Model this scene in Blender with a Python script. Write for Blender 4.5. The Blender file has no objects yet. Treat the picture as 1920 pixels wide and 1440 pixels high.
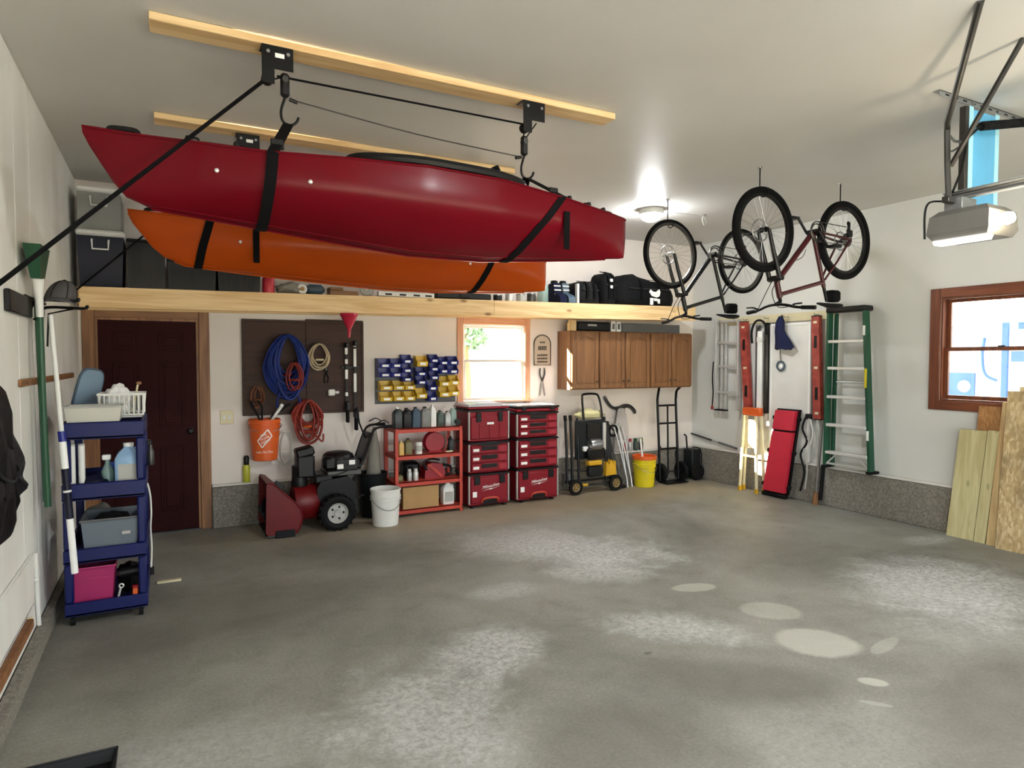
import bpy, bmesh, math, random
from mathutils import Matrix, Vector, Euler
from math import sin, cos, pi, radians, sqrt
random.seed(7)
scene = bpy.context.scene
COL = scene.collection

# ------------------------------------------------------------------ camera, world, sun, exposure
cam_d = bpy.data.cameras.new('camera'); cam = bpy.data.objects.new('camera', cam_d); COL.objects.link(cam)
cam_d.sensor_fit = 'HORIZONTAL'; cam_d.sensor_width = 36.0; cam_d.lens = 36.0 * 1218.0 / 1920.0
cam_d.clip_start = 0.05; cam_d.clip_end = 300
cam.location = (0.0, 0.0, 1.635)
cam.rotation_euler = (radians(90 - 2.07), 0.0, radians(-28.0))
scene.camera = cam

world = bpy.data.worlds.new('sky_world'); scene.world = world; world.use_nodes = True
wn = world.node_tree.nodes; wl = world.node_tree.links
bgn = wn['Background']; bgn.inputs['Color'].default_value = (0.82, 0.92, 1.0, 1); bgn.inputs['Strength'].default_value = 2.3

sun_d = bpy.data.lights.new('sun', 'SUN'); sun = bpy.data.objects.new('sun', sun_d); COL.objects.link(sun)
sun_d.energy = 70.0; sun_d.color = (1.0, 0.90, 0.72); sun_d.angle = radians(0.6)
sun.location = (-6, 14, 6)
sun.rotation_euler = Vector((3.0, -1.32, -1.10)).to_track_quat('-Z', 'Y').to_euler()

def portal(name, loc, rot, sx, sy):
    d = bpy.data.lights.new(name, 'AREA'); o = bpy.data.objects.new(name, d); COL.objects.link(o)
    d.shape = 'RECTANGLE'; d.size = sx; d.size_y = sy; d.cycles.is_portal = True
    o.location = loc; o.rotation_euler = rot
portal('portal_garage_doorway', (2.95, -2.28, 1.15), (radians(90), 0, 0), 6.6, 2.3)
portal('portal_back_window', (3.44, 7.10, 1.61), (radians(-90), 0, 0), 0.8, 0.9)
portal('portal_side_window', (6.75, 3.08, 1.75), (0, radians(90), 0), 1.0, 1.0)

vs = scene.view_settings
vs.view_transform = 'Standard'; vs.look = 'None'; vs.gamma = 1.0; vs.use_curve_mapping = False
vs.exposure = 0.93
LAMP_E, ADDED_LAMP_E, LENS_E, BULB_E = 160.0, 470.0, 3.0, 110.0        # brightness of ceiling lamp, added unseen lamp, opener lens and opener bulb

# ------------------------------------------------------------------ materials
def lin(c):
    return tuple(((x / 255.0) / 12.92 if x / 255.0 <= 0.04045 else ((x / 255.0 + 0.055) / 1.055) ** 2.4) for x in c)
MATS = {}
def mat(name, rgb, rough=0.5, metal=0.0, var=0.12, scale=6.0, bump=0.0, bscale=40.0, coat=0.0, stretch=None, rgb2=None, emit=0.0, alpha=None, spec=0.5):
    """Principled material; colour wanders between two tones with object-space noise."""
    if name in MATS: return MATS[name]
    m = bpy.data.materials.new(name); m.use_nodes = True; nt = m.node_tree; N = nt.nodes; Lk = nt.links
    b = N['Principled BSDF']; c = lin(rgb)
    c2 = lin(rgb2) if rgb2 else tuple(x * (1 - var) for x in c)
    tc = N.new('ShaderNodeTexCoord'); mp = N.new('ShaderNodeMapping')
    if stretch: mp.inputs['Scale'].default_value = stretch
    Lk.new(tc.outputs['Object'], mp.inputs['Vector'])
    nz = N.new('ShaderNodeTexNoise'); nz.inputs['Scale'].default_value = scale; nz.inputs['Detail'].default_value = 4
    Lk.new(mp.outputs['Vector'], nz.inputs['Vector'])
    rp = N.new('ShaderNodeValToRGB'); rp.color_ramp.elements[0].position = 0.35; rp.color_ramp.elements[1].position = 0.65
    rp.color_ramp.elements[0].color = (*c2, 1); rp.color_ramp.elements[1].color = (*c, 1)
    Lk.new(nz.outputs['Fac'], rp.inputs['Fac']); Lk.new(rp.outputs['Color'], b.inputs['Base Color'])
    b.inputs['Roughness'].default_value = rough; b.inputs['Metallic'].default_value = metal
    b.inputs['Specular IOR Level'].default_value = spec
    if coat: b.inputs['Coat Weight'].default_value = coat; b.inputs['Coat Roughness'].default_value = 0.12
    if emit: b.inputs['Emission Color'].default_value = (*c, 1); b.inputs['Emission Strength'].default_value = emit
    if alpha is not None: b.inputs['Alpha'].default_value = alpha
    if bump:
        n2 = N.new('ShaderNodeTexNoise'); n2.inputs['Scale'].default_value = bscale; n2.inputs['Detail'].default_value = 5
        Lk.new(mp.outputs['Vector'], n2.inputs['Vector'])
        bp = N.new('ShaderNodeBump'); bp.inputs['Strength'].default_value = bump; bp.inputs['Distance'].default_value = 0.01
        Lk.new(n2.outputs['Fac'], bp.inputs['Height']); Lk.new(bp.outputs['Normal'], b.inputs['Normal'])
    MATS[name] = m
    return m

def wood_mat(name, light, dark, axis='X', rough=0.6, knots=True, gs=1.0):
    """Sawn timber: stretched grain along one axis plus round knots."""
    m = bpy.data.materials.new(name); m.use_nodes = True; nt = m.node_tree; N = nt.nodes; Lk = nt.links
    b = N['Principled BSDF']; b.inputs['Roughness'].default_value = rough
    tc = N.new('ShaderNodeTexCoord'); mp = N.new('ShaderNodeMapping')
    s = {'X': (0.9, 14, 14), 'Y': (14, 0.9, 14), 'Z': (14, 14, 0.9)}[axis]
    mp.inputs['Scale'].default_value = tuple(x * gs for x in s); Lk.new(tc.outputs['Object'], mp.inputs['Vector'])
    nz = N.new('ShaderNodeTexNoise'); nz.inputs['Scale'].default_value = 1.6; nz.inputs['Detail'].default_value = 6; nz.inputs['Distortion'].default_value = 0.8
    Lk.new(mp.outputs['Vector'], nz.inputs['Vector'])
    rp = N.new('ShaderNodeValToRGB'); rp.color_ramp.elements[0].position = 0.36; rp.color_ramp.elements[1].position = 0.62
    rp.color_ramp.elements[0].color = (*lin(dark), 1); rp.color_ramp.elements[1].color = (*lin(light), 1)
    Lk.new(nz.outputs['Fac'], rp.inputs['Fac'])
    out = rp.outputs['Color']
    if knots:
        mp2 = N.new('ShaderNodeMapping'); s2 = {'X': (2.2, 5, 5), 'Y': (5, 2.2, 5), 'Z': (5, 5, 2.2)}[axis]; mp2.inputs['Scale'].default_value = s2
        Lk.new(tc.outputs['Object'], mp2.inputs['Vector'])
        vo = N.new('ShaderNodeTexVoronoi'); vo.inputs['Scale'].default_value = 1.0; Lk.new(mp2.outputs['Vector'], vo.inputs['Vector'])
        r2 = N.new('ShaderNodeValToRGB'); r2.color_ramp.elements[0].position = 0.05; r2.color_ramp.elements[1].position = 0.13
        r2.color_ramp.elements[0].color = (*[x * 0.45 for x in lin(dark)], 1); r2.color_ramp.elements[1].color = (1, 1, 1, 1)
        Lk.new(vo.outputs['Distance'], r2.inputs['Fac'])
        mx = N.new('ShaderNodeMix'); mx.data_type = 'RGBA'; mx.blend_type = 'MULTIPLY'; mx.inputs[0].default_value = 0.9
        Lk.new(out, mx.inputs[6]); Lk.new(r2.outputs['Color'], mx.inputs[7]); out = mx.outputs[2]
    Lk.new(out, b.inputs['Base Color'])
    bp = N.new('ShaderNodeBump'); bp.inputs['Strength'].default_value = 0.15; bp.inputs['Distance'].default_value = 0.004
    Lk.new(nz.outputs['Fac'], bp.inputs['Height']); Lk.new(bp.outputs['Normal'], b.inputs['Normal'])
    MATS[name] = m
    return m

def glass_mat(name, tint=(1, 1, 1), refl=0.06, rough=0.02):
    m = bpy.data.materials.new(name); m.use_nodes = True; nt = m.node_tree; N = nt.nodes; Lk = nt.links
    N.remove(N['Principled BSDF'])
    t = N.new('ShaderNodeBsdfTransparent'); t.inputs['Color'].default_value = (*tint, 1)
    g = N.new('ShaderNodeBsdfGlossy'); g.inputs['Roughness'].default_value = rough
    mx = N.new('ShaderNodeMixShader'); mx.inputs[0].default_value = refl
    Lk.new(t.outputs[0], mx.inputs[1]); Lk.new(g.outputs[0], mx.inputs[2]); Lk.new(mx.outputs[0], N['Material Output'].inputs['Surface'])
    MATS[name] = m
    return m

def clear_plastic(name, rgb, body=0.5, rough=0.25):
    """Cloudy see-through plastic: a share of tinted diffuse over plain transparency."""
    m = bpy.data.materials.new(name); m.use_nodes = True; nt = m.node_tree; N = nt.nodes; Lk = nt.links
    b = N['Principled BSDF']; b.inputs['Base Color'].default_value = (*lin(rgb), 1); b.inputs['Roughness'].default_value = rough
    t = N.new('ShaderNodeBsdfTransparent'); mx = N.new('ShaderNodeMixShader'); mx.inputs[0].default_value = body
    Lk.new(t.outputs[0], mx.inputs[1]); Lk.new(b.outputs[0], mx.inputs[2]); Lk.new(mx.outputs[0], N['Material Output'].inputs['Surface'])
    MATS[name] = m
    return m

# ------------------------------------------------------------------ mesh helpers
WM = {}
def V(*a): return Vector(a)
class MB:
    """Collects shapes and links them as one mesh object."""
    def __init__(s): s.v = []; s.f = []; s.M = Matrix()
    def add(s, vs_, fs):
        n = len(s.v); s.v += [s.M @ Vector(p) for p in vs_]; s.f += [tuple(i + n for i in f) for f in fs]; return s
    def box(s, x0, x1, y0, y1, z0, z1, b=0.0, rot=None):
        if x0 > x1: x0, x1 = x1, x0
        if y0 > y1: y0, y1 = y1, y0
        if z0 > z1: z0, z1 = z1, z0
        b = min(b, (x1 - x0) * .45, (y1 - y0) * .45, (z1 - z0) * .45)
        c = Vector(((x0 + x1) / 2, (y0 + y1) / 2, (z0 + z1) / 2)); h = ((x1 - x0) / 2, (y1 - y0) / 2, (z1 - z0) / 2)
        R = rot.to_matrix() if rot else Matrix.Identity(3)
        if b <= 0:
            vs_ = [c + R @ Vector((sx * h[0], sy * h[1], sz * h[2])) for sx in (-1, 1) for sy in (-1, 1) for sz in (-1, 1)]
            return s.add(vs_, [(0, 1, 3, 2), (4, 6, 7, 5), (0, 4, 5, 1), (2, 3, 7, 6), (0, 2, 6, 4), (1, 5, 7, 3)])
        vs_ = []; idx = {}
        for sx in (-1, 1):
            for sy in (-1, 1):
                for sz in (-1, 1):
                    for a in range(3):
                        p = [sx * (h[0] - b), sy * (h[1] - b), sz * (h[2] - b)]; sg = (sx, sy, sz); p[a] = sg[a] * h[a]
                        idx[(sx, sy, sz, a)] = len(vs_); vs_.append(c + R @ Vector(p))
        fs = []
        for a in range(3):
            o = [k for k in range(3) if k != a]
            for sg in (-1, 1):
                q = []
                for (u, w) in ((-1, -1), (1, -1), (1, 1), (-1, 1)):
                    k = [0, 0, 0]; k[a] = sg; k[o[0]] = u; k[o[1]] = w; q.append(idx[(k[0], k[1], k[2], a)])
                fs.append(q)
            for u in (-1, 1):
                for w in (-1, 1):
                    k0 = [0, 0, 0]; k0[a] = -1; k0[o[0]] = u; k0[o[1]] = w; k1 = list(k0); k1[a] = 1
                    fs.append((idx[(*k0, o[0])], idx[(*k1, o[0])], idx[(*k1, o[1])], idx[(*k0, o[1])]))
        for sx in (-1, 1):
            for sy in (-1, 1):
                for sz in (-1, 1): fs.append((idx[(sx, sy, sz, 0)], idx[(sx, sy, sz, 1)], idx[(sx, sy, sz, 2)]))
        return s.add(vs_, fs)
    def cbox(s, c, size, b=0.0, rot=None):
        return s.box(c[0] - size[0] / 2, c[0] + size[0] / 2, c[1] - size[1] / 2, c[1] + size[1] / 2, c[2] - size[2] / 2, c[2] + size[2] / 2, b, rot)
    def loft(s, rings, closed=True, cap=True):
        n = len(rings[0]); vs_ = [p for r in rings for p in r]; fs = []
        m = n if closed else n - 1
        for i in range(len(rings) - 1):
            for j in range(m):
                k = (j + 1) % n; fs.append((i * n + j, i * n + k, (i + 1) * n + k, (i + 1) * n + j))
        if cap and closed: fs.append(tuple(range(n))); fs.append(tuple((len(rings) - 1) * n + j for j in range(n)))
        return s.add(vs_, fs)
    def tube(s, path, r, n=8, closed=False):
        P = [Vector(p) for p in path]; k = len(P); rr = r if isinstance(r, (list, tuple)) else [r] * k
        rings = []; up = None
        for i in range(k):
            if closed: t = (P[(i + 1) % k] - P[i - 1])
            else: t = P[min(i + 1, k - 1)] - P[max(i - 1, 0)]
            t.normalize()
            if up is None: up = Vector((0, 0, 1)) if abs(t.z) < 0.9 else Vector((1, 0, 0))
            a = t.cross(up)
            if a.length < 1e-5: a = t.orthogonal()
            a.normalize(); up = a.cross(t).normalized()
            rings.append([P[i] + (a * cos(2 * pi * j / n) + up * sin(2 * pi * j / n)) * rr[i] for j in range(n)])
        if closed:
            vs_ = [p for q in rings for p in q]; fs = []
            for i in range(k):
                i2 = (i + 1) % k
                for j in range(n): fs.append((i * n + j, i * n + (j + 1) % n, i2 * n + (j + 1) % n, i2 * n + j))
            return s.add(vs_, fs)
        return s.loft(rings)
    def cyl(s, p0, p1, r0, r1=None, n=16):
        return s.tube([p0, p1], [r0, r0 if r1 is None else r1], n)
    def lathe(s, prof, c=(0, 0, 0), n=24, axis='Z'):
        rings = []; ring_shape = abs(prof[0][0] - prof[-1][0]) + abs(prof[0][1] - prof[-1][1]) < 1e-6
        for r, z in prof:
            ring = []
            for j in range(n):
                a = 2 * pi * j / n; x, y = max(r, 1e-4) * cos(a), max(r, 1e-4) * sin(a)
                q = {'Z': (x, y, z), 'Y': (x, z, y), 'X': (z, x, y)}[axis]; ring.append((c[0] + q[0], c[1] + q[1], c[2] + q[2]))
            rings.append(ring)
        return s.loft(rings, cap=not ring_shape)
    def prism(s, poly, axis, a0, a1):
        def p3(u, w, a): return {'X': (a, u, w), 'Y': (u, a, w), 'Z': (u, w, a)}[axis]
        return s.loft([[p3(u, w, a0) for u, w in poly], [p3(u, w, a1) for u, w in poly]])
    def ell(s, c, r, n=16, m=10):
        rings = []
        for i in range(m + 1):
            a = -pi / 2 + pi * i / m; rings.append([(c[0] + r[0] * max(cos(a), 1e-3) * cos(2 * pi * j / n), c[1] + r[1] * max(cos(a), 1e-3) * sin(2 * pi * j / n), c[2] + r[2] * sin(a)) for j in range(n)])
        return s.loft(rings)
    def torus(s, c, R, r, axis='Z', n=32, m=8, sq=1.0):
        path = []
        for j in range(n):
            a = 2 * pi * j / n; u, w = R * cos(a), R * sin(a) * sq
            q = {'Z': (u, w, 0), 'Y': (u, 0, w), 'X': (0, u, w)}[axis]; path.append((c[0] + q[0], c[1] + q[1], c[2] + q[2]))
        return s.tube(path, r, m, closed=True)
    def ribbon(s, path, wdir, w, t, closed=False):
        P = [Vector(p) for p in path]; wd = Vector(wdir).normalized(); rings = []; k = len(P)
        for i in range(k):
            tg = (P[(i + 1) % k] - P[i - 1]) if closed else (P[min(i + 1, k - 1)] - P[max(i - 1, 0)])
            nn = tg.cross(wd).normalized() * (t / 2); ww = wd * (w / 2)
            rings.append([P[i] - ww - nn, P[i] + ww - nn, P[i] + ww + nn, P[i] - ww + nn])
        if closed: rings.append(rings[0])
        return s.loft(rings, cap=not closed)
    def build(s, name, m, parent=None, local=False, origin=None, sm=38):
        me = bpy.data.meshes.new(name)
        Mi = Matrix()
        if parent is not None and not local: Mi = WM[parent].inverted()
        elif origin is not None: Mi = Matrix.Translation(-Vector(origin))
        me.from_pydata([tuple(Mi @ p) for p in s.v], [], s.f)
        bm = bmesh.new(); bm.from_mesh(me); bmesh.ops.remove_doubles(bm, verts=bm.verts, dist=1e-6)
        bmesh.ops.recalc_face_normals(bm, faces=bm.faces); bm.to_mesh(me); bm.free()
        me.shade_smooth()
        try: me.set_sharp_from_angle(angle=radians(sm))
        except Exception: pass
        me.materials.append(MATS[m] if isinstance(m, str) else m)
        o = bpy.data.objects.new(name, me); COL.objects.link(o)
        if parent is not None: o.parent = parent; WM[o] = WM[parent].copy()
        elif origin is not None: o.location = origin; WM[o] = Matrix.Translation(Vector(origin))
        else: WM[o] = Matrix()
        return o

def tag(o, label, cat, group=None, kind=None):
    o['label'] = label; o['category'] = cat
    if group: o['group'] = group
    if kind: o['kind'] = kind
    return o
def thing(name, label, cat, loc=(0, 0, 0), rot=(0, 0, 0), group=None):
    o = bpy.data.objects.new(name, None); COL.objects.link(o); o.location = loc; o.rotation_euler = rot; o.empty_display_size = 0.1
    WM[o] = Matrix.LocRotScale(Vector(loc), Euler(rot), Vector((1, 1, 1)))
    return tag(o, label, cat, group)
def struct(o, label=None, cat=None):
    o['kind'] = 'structure'
    if label: o['label'] = label
    if cat: o['category'] = cat
    return o
def text_mesh(txt, size, name, m, parent, matrix, shear=0.0, ext=0.001):
    """Flat lettering as a real thin mesh, placed by a world matrix."""
    cu = bpy.data.curves.new('lettering', 'FONT'); cu.body = txt; cu.size = size; cu.extrude = ext; cu.align_x = 'CENTER'; cu.align_y = 'CENTER'; cu.shear = shear; cu.resolution_u = 2
    tmp = bpy.data.objects.new('lettering_tmp', cu); COL.objects.link(tmp)
    me = bpy.data.meshes.new_from_object(tmp.evaluated_get(bpy.context.evaluated_depsgraph_get()))
    bpy.data.objects.remove(tmp)
    me.transform(WM[parent].inverted() @ matrix)
    me.materials.clear(); me.materials.append(MATS[m] if isinstance(m, str) else m)
    o = bpy.data.objects.new(name, me); COL.objects.link(o); o.parent = parent; WM[o] = WM[parent].copy()
    return o
FACE_Y = Matrix(((1, 0, 0, 0), (0, 0, -1, 0), (0, 1, 0, 0), (0, 0, 0, 1)))      # lettering that faces -Y, upright
def at_face(x, y, z): return Matrix.Translation((x, y, z)) @ FACE_Y
def smooth_path(P, k=6, closed=False):
    """Catmull-Rom through the given points."""
    P = [Vector(p) for p in P]; n = len(P); out = []
    rng = range(n) if closed else range(n - 1)
    for i in rng:
        p0 = P[i - 1] if (closed or i > 0) else P[i]; p1 = P[i]; p2 = P[(i + 1) % n]; p3 = P[(i + 2) % n] if (closed or i + 2 < n) else P[min(i + 1, n - 1)]
        for j in range(k):
            t = j / k
            out.append(0.5 * ((2 * p1) + (p2 - p0) * t + (2 * p0 - 5 * p1 + 4 * p2 - p3) * t * t + (3 * p1 - p0 - 3 * p2 + p3) * t ** 3))
    if not closed: out.append(P[-1])
    return out
def interp(xs, ys, x):
    if x <= xs[0]: return ys[0]
    for i in range(len(xs) - 1):
        if x <= xs[i + 1]:
            t = (x - xs[i]) / (xs[i + 1] - xs[i]); return ys[i] + (ys[i + 1] - ys[i]) * t
    return ys[-1]

# the palette
mat('black_plastic', (15, 15, 16), 0.45, var=0.2, spec=0.35)
mat('black_rubber', (14, 14, 15), 0.75, var=0.25, bump=0.2, spec=0.25)
mat('black_metal', (14, 14, 15), 0.4, 0.3, var=0.2, spec=0.35)
mat('black_web', (8, 8, 9), 0.9, var=0.2, bump=0.3, bscale=300, spec=0.15)
mat('steel', (165, 165, 165), 0.32, 0.9, var=0.15)
mat('dark_steel', (85, 84, 82), 0.4, 0.85, var=0.3)
mat('aluminium', (212, 212, 209), 0.4, 0.45, var=0.1)
mat('white_plastic', (228, 228, 222), 0.45, var=0.06)
mat('white_paint', (226, 222, 214), 0.55, var=0.06, scale=2.0)
mat('grey_plastic', (96, 97, 97), 0.5, var=0.12)
mat('pale_grey_plastic', (176, 176, 170), 0.5, var=0.1)
mat('blue_plastic', (10, 22, 84), 0.45, var=0.15, spec=0.35)
mat('navy_plastic', (8, 13, 38), 0.45, var=0.15, spec=0.3)
mat('bin_blue', (22, 32, 128), 0.35, var=0.12)
mat('bin_yellow', (226, 186, 52), 0.4, var=0.1)
mat('yellow_plastic', (222, 204, 26), 0.4, var=0.08)
mat('machine_yellow', (216, 166, 30), 0.45, var=0.15)
mat('tool_red', (132, 14, 30), 0.45, var=0.1, spec=0.35)
mat('shelf_red', (190, 62, 44), 0.5, var=0.15)
mat('blower_red', (104, 8, 14), 0.4, var=0.15, spec=0.35)
mat('orange_plastic', (222, 96, 34), 0.45, var=0.1)
mat('pink_plastic', (168, 40, 98), 0.45, var=0.1)
mat('green_plastic', (20, 74, 46), 0.45, var=0.15)
mat('ladder_green', (22, 78, 54), 0.5, var=0.15)
mat('cardboard', (176, 140, 92), 0.8, var=0.1)
mat('rail_red', (180, 78, 66), 0.5, var=0.15, rgb2=(146, 56, 48), scale=12)
mat('creeper_red', (204, 44, 66), 0.4, var=0.1)
mat('bright_white', (244, 244, 240), 0.6, var=0.03)
mat('cream', (224, 214, 176), 0.5, var=0.1)
mat('concrete', (146, 141, 130), 0.9, var=0.3, scale=55, bump=0.8, bscale=90, rgb2=(112, 108, 99))
mat('drywall_back', (233, 225, 217), 0.6, scale=0.9, rgb2=(222, 213, 204), bump=0.05, bscale=8)
mat('drywall_right', (220, 221, 217), 0.6, scale=0.8, rgb2=(210, 211, 206), bump=0.05, bscale=8)
mat('panel_white', (245, 245, 240), 0.55, scale=3, rgb2=(234, 233, 225), stretch=(1, 1, 0.25), bump=0.06, bscale=10)
mat('ceiling_paint', (214, 213, 210), 0.44, scale=0.7, rgb2=(205, 203, 198), bump=0.14, bscale=5, spec=0.3)
wood_mat('pine', (234, 204, 154), (214, 176, 122), 'X')
wood_mat('pine_z', (214, 190, 140), (190, 156, 106), 'Z')
wood_mat('oak_z', (136, 95, 59), (112, 75, 44), 'Z', rough=0.45, knots=False)
wood_mat('oak_x', (136, 95, 59), (112, 75, 44), 'X', rough=0.45, knots=False)
wood_mat('casing_z', (150, 104, 62), (118, 76, 42), 'Z', rough=0.5, knots=False)
wood_mat('casing_x', (150, 104, 62), (118, 76, 42), 'X', rough=0.5, knots=False)
wood_mat('redwood_z', (128, 72, 44), (98, 52, 32), 'Z', rough=0.45, knots=False)
wood_mat('redwood_y', (128, 72, 44), (98, 52, 32), 'Y', rough=0.45, knots=False)
wood_mat('salmon_z', (214, 164, 132), (200, 144, 110), 'Z', rough=0.5, knots=False)
wood_mat('salmon_x', (214, 164, 132), (200, 144, 110), 'X', rough=0.5, knots=False)
mat('door_maroon', (48, 13, 14), 0.6, var=0.15, spec=0.1)
glass_mat('window_glass')

# ================================================================== THE ROOM
XL, XR, YB, YF, ZC = -0.69, 6.60, 6.95, -2.2, 3.24

def floor_material():
    m = bpy.data.materials.new('floor_concrete'); m.use_nodes = True; nt = m.node_tree; N = nt.nodes; Lk = nt.links
    b = N['Principled BSDF']; b.inputs['Roughness'].default_value = 0.62; b.inputs['Specular IOR Level'].default_value = 0.35
    tc = N.new('ShaderNodeTexCoord')
    def noise(sc, det=5, dist=0.0, rough=0.6):
        n = N.new('ShaderNodeTexNoise'); n.inputs['Scale'].default_value = sc; n.inputs['Detail'].default_value = det; n.inputs['Distortion'].default_value = dist; n.inputs['Roughness'].default_value = rough
        Lk.new(tc.outputs['Object'], n.inputs['Vector']); return n
    def mth(op, a, c=None, d=None):
        n = N.new('ShaderNodeMath'); n.operation = op
        for i, x in enumerate((a, c, d)):
            if x is None: continue
            if isinstance(x, (int, float)): n.inputs[i].default_value = x
            else: Lk.new(x, n.inputs[i])
        return n.outputs[0]
    def ramp(fac, stops):
        r = N.new('ShaderNodeValToRGB'); e = r.color_ramp.elements
        e[0].position, e[0].color = stops[0][0], (*stops[0][1], 1); e[1].position, e[1].color = stops[-1][0], (*stops[-1][1], 1)
        for p, c in stops[1:-1]:
            k = e.new(p); k.color = (*c, 1)
        Lk.new(fac, r.inputs['Fac']); return r.outputs['Color']
    def mix(f, a, c, mode='MIX'):
        n = N.new('ShaderNodeMix'); n.data_type = 'RGBA'; n.blend_type = mode
        if isinstance(f, (int, float)): n.inputs[0].default_value = f
        else: Lk.new(f, n.inputs[0])
        Lk.new(a, n.inputs[6])
        if isinstance(c, tuple): n.inputs[7].default_value = (*c, 1)
        else: Lk.new(c, n.inputs[7])
        return n.outputs[2]
    n1 = noise(0.55, 6, 0.6); n2 = noise(3.2, 8, 0.4, 0.7); n3 = noise(60, 3); nedge = noise(2.8, 8, 0.6, 0.75)
    base = ramp(n1.outputs['Fac'], [(0.28, lin((108, 107, 99))), (0.5, lin((134, 133, 125))), (0.7, lin((154, 153, 146)))])
    tone = ramp(n2.outputs['Fac'], [(0.3, (0.80, 0.79, 0.77)), (0.5, (1, 1, 1)), (0.72, (1.12, 1.12, 1.12))])
    col = mix(0.9, base, tone, 'MULTIPLY')
    grit = ramp(n3.outputs['Fac'], [(0.32, (0.80, 0.80, 0.80)), (0.55, (1, 1, 1)), (0.74, (1.25, 1.25, 1.25))])
    col = mix(0.75, col, grit, 'MULTIPLY')
    def mask(cx, cy, rx, ry, rot, lo, hi, wob):
        """1 inside a turned ellipse, 0 outside; the border wanders with noise."""
        mp = N.new('ShaderNodeMapping'); mp.vector_type = 'TEXTURE'
        mp.inputs['Location'].default_value = (cx, cy, 0); mp.inputs['Rotation'].default_value = (0, 0, radians(rot)); mp.inputs['Scale'].default_value = (rx, ry, 1000)
        Lk.new(tc.outputs['Object'], mp.inputs['Vector'])
        ln = N.new('ShaderNodeVectorMath'); ln.operation = 'LENGTH'; Lk.new(mp.outputs['Vector'], ln.inputs[0])
        d = mth('ADD', ln.outputs['Value'], mth('MULTIPLY', mth('SUBTRACT', nedge.outputs['Fac'], 0.5), wob))
        mr = N.new('ShaderNodeMapRange'); mr.interpolation_type = 'SMOOTHSTEP'; mr.inputs['From Min'].default_value = lo; mr.inputs['From Max'].default_value = hi; mr.inputs['To Min'].default_value = 1; mr.inputs['To Max'].default_value = 0
        Lk.new(d, mr.inputs['Value']); return mr.outputs['Result']
    speck = ramp(noise(26, 6, 0.2, 0.8).outputs['Fac'], [(0.36, (0.12, 0.12, 0.12)), (0.6, (1, 1, 1))])
    # pale dust where the cars have dried, tyre lanes, old patches of filler
    for (cx, cy, rx, ry, rot, wob, amt) in ((3.05, 4.70, 1.0, 0.50, -42, 1.7, 0.80), (2.75, 5.25, .6, .4, 0, 1.8, .45), (3.0, 4.1, .45, .3, -20, 1.8, .6), (4.95, 2.65, 0.8, 0.62, 15, 1.8, 0.75), (4.3, 2.2, .6, .4, 0, 1.6, .25), (2.1, 4.05, 0.28, 0.16, 0, 1.4, 0.4), (1.6, 3.25, 0.36, 0.3, 20, 2.2, 0.6),
                                           (1.05, 2.75, 0.4, 0.55, 10, 2.2, 0.5), (2.72, 3.0, 0.5, 0.24, -42, 2.0, 0.6), (6.1, 3.4, 0.3, .14, 0, 1.3, 0.4), (2.55, 1.75, .7, .4, 20, 1.7, .12), (0.1, 2.9, .6, .3, 0, 1.7, .25)):
        mk = mask(cx, cy, rx, ry, rot, 0.35, 1.25, wob)
        sp = N.new('ShaderNodeMath'); sp.operation = 'MULTIPLY'; Lk.new(mk, sp.inputs[0]); Lk.new(speck, sp.inputs[1])
        col = mix(mth('MULTIPLY', sp.outputs[0], amt), col, lin((212, 213, 212)))
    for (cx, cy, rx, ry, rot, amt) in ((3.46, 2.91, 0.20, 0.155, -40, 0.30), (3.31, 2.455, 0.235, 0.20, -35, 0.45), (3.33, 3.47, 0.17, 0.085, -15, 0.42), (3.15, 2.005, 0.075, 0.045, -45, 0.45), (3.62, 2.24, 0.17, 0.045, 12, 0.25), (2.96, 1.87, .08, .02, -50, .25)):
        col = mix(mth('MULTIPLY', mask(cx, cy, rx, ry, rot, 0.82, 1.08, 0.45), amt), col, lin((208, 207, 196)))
    for (cx, cy, rx, ry, rot, amt) in ((2.35, 2.80, 0.03, 0.018, 0, 0.7), (0.3, 4.6, 1.2, .7, 10, .35), (2.0, 5.4, 1.5, .45, -10, .25), (5.0, 4.4, 1.2, .7, 30, .22), (2.6, 2.3, .6, .25, -40, .4), (3.4, 1.5, .9, .5, 20, .35), (1.7, 2.2, .5, .4, 0, .3), (-.3, 3.9, .5, .5, 0, .35)):
        col = mix(mth('MULTIPLY', mask(cx, cy, rx, ry, rot, 0.4, 1.2, 1.0), amt), col, lin((78, 73, 62)))
    # warmer tan tone along the back wall
    col = mix(mth('MULTIPLY', mask(3.6, 6.4, 3.6, 0.75, 0, 0.5, 1.15, 0.5), 0.4), col, lin((170, 148, 112)))
    Lk.new(col, b.inputs['Base Color'])
    bp = N.new('ShaderNodeBump'); bp.inputs['Strength'].default_value = 0.25; bp.inputs['Distance'].default_value = 0.006
    Lk.new(n3.outputs['Fac'], bp.inputs['Height']); Lk.new(bp.outputs['Normal'], b.inputs['Normal'])
    return m

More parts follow.
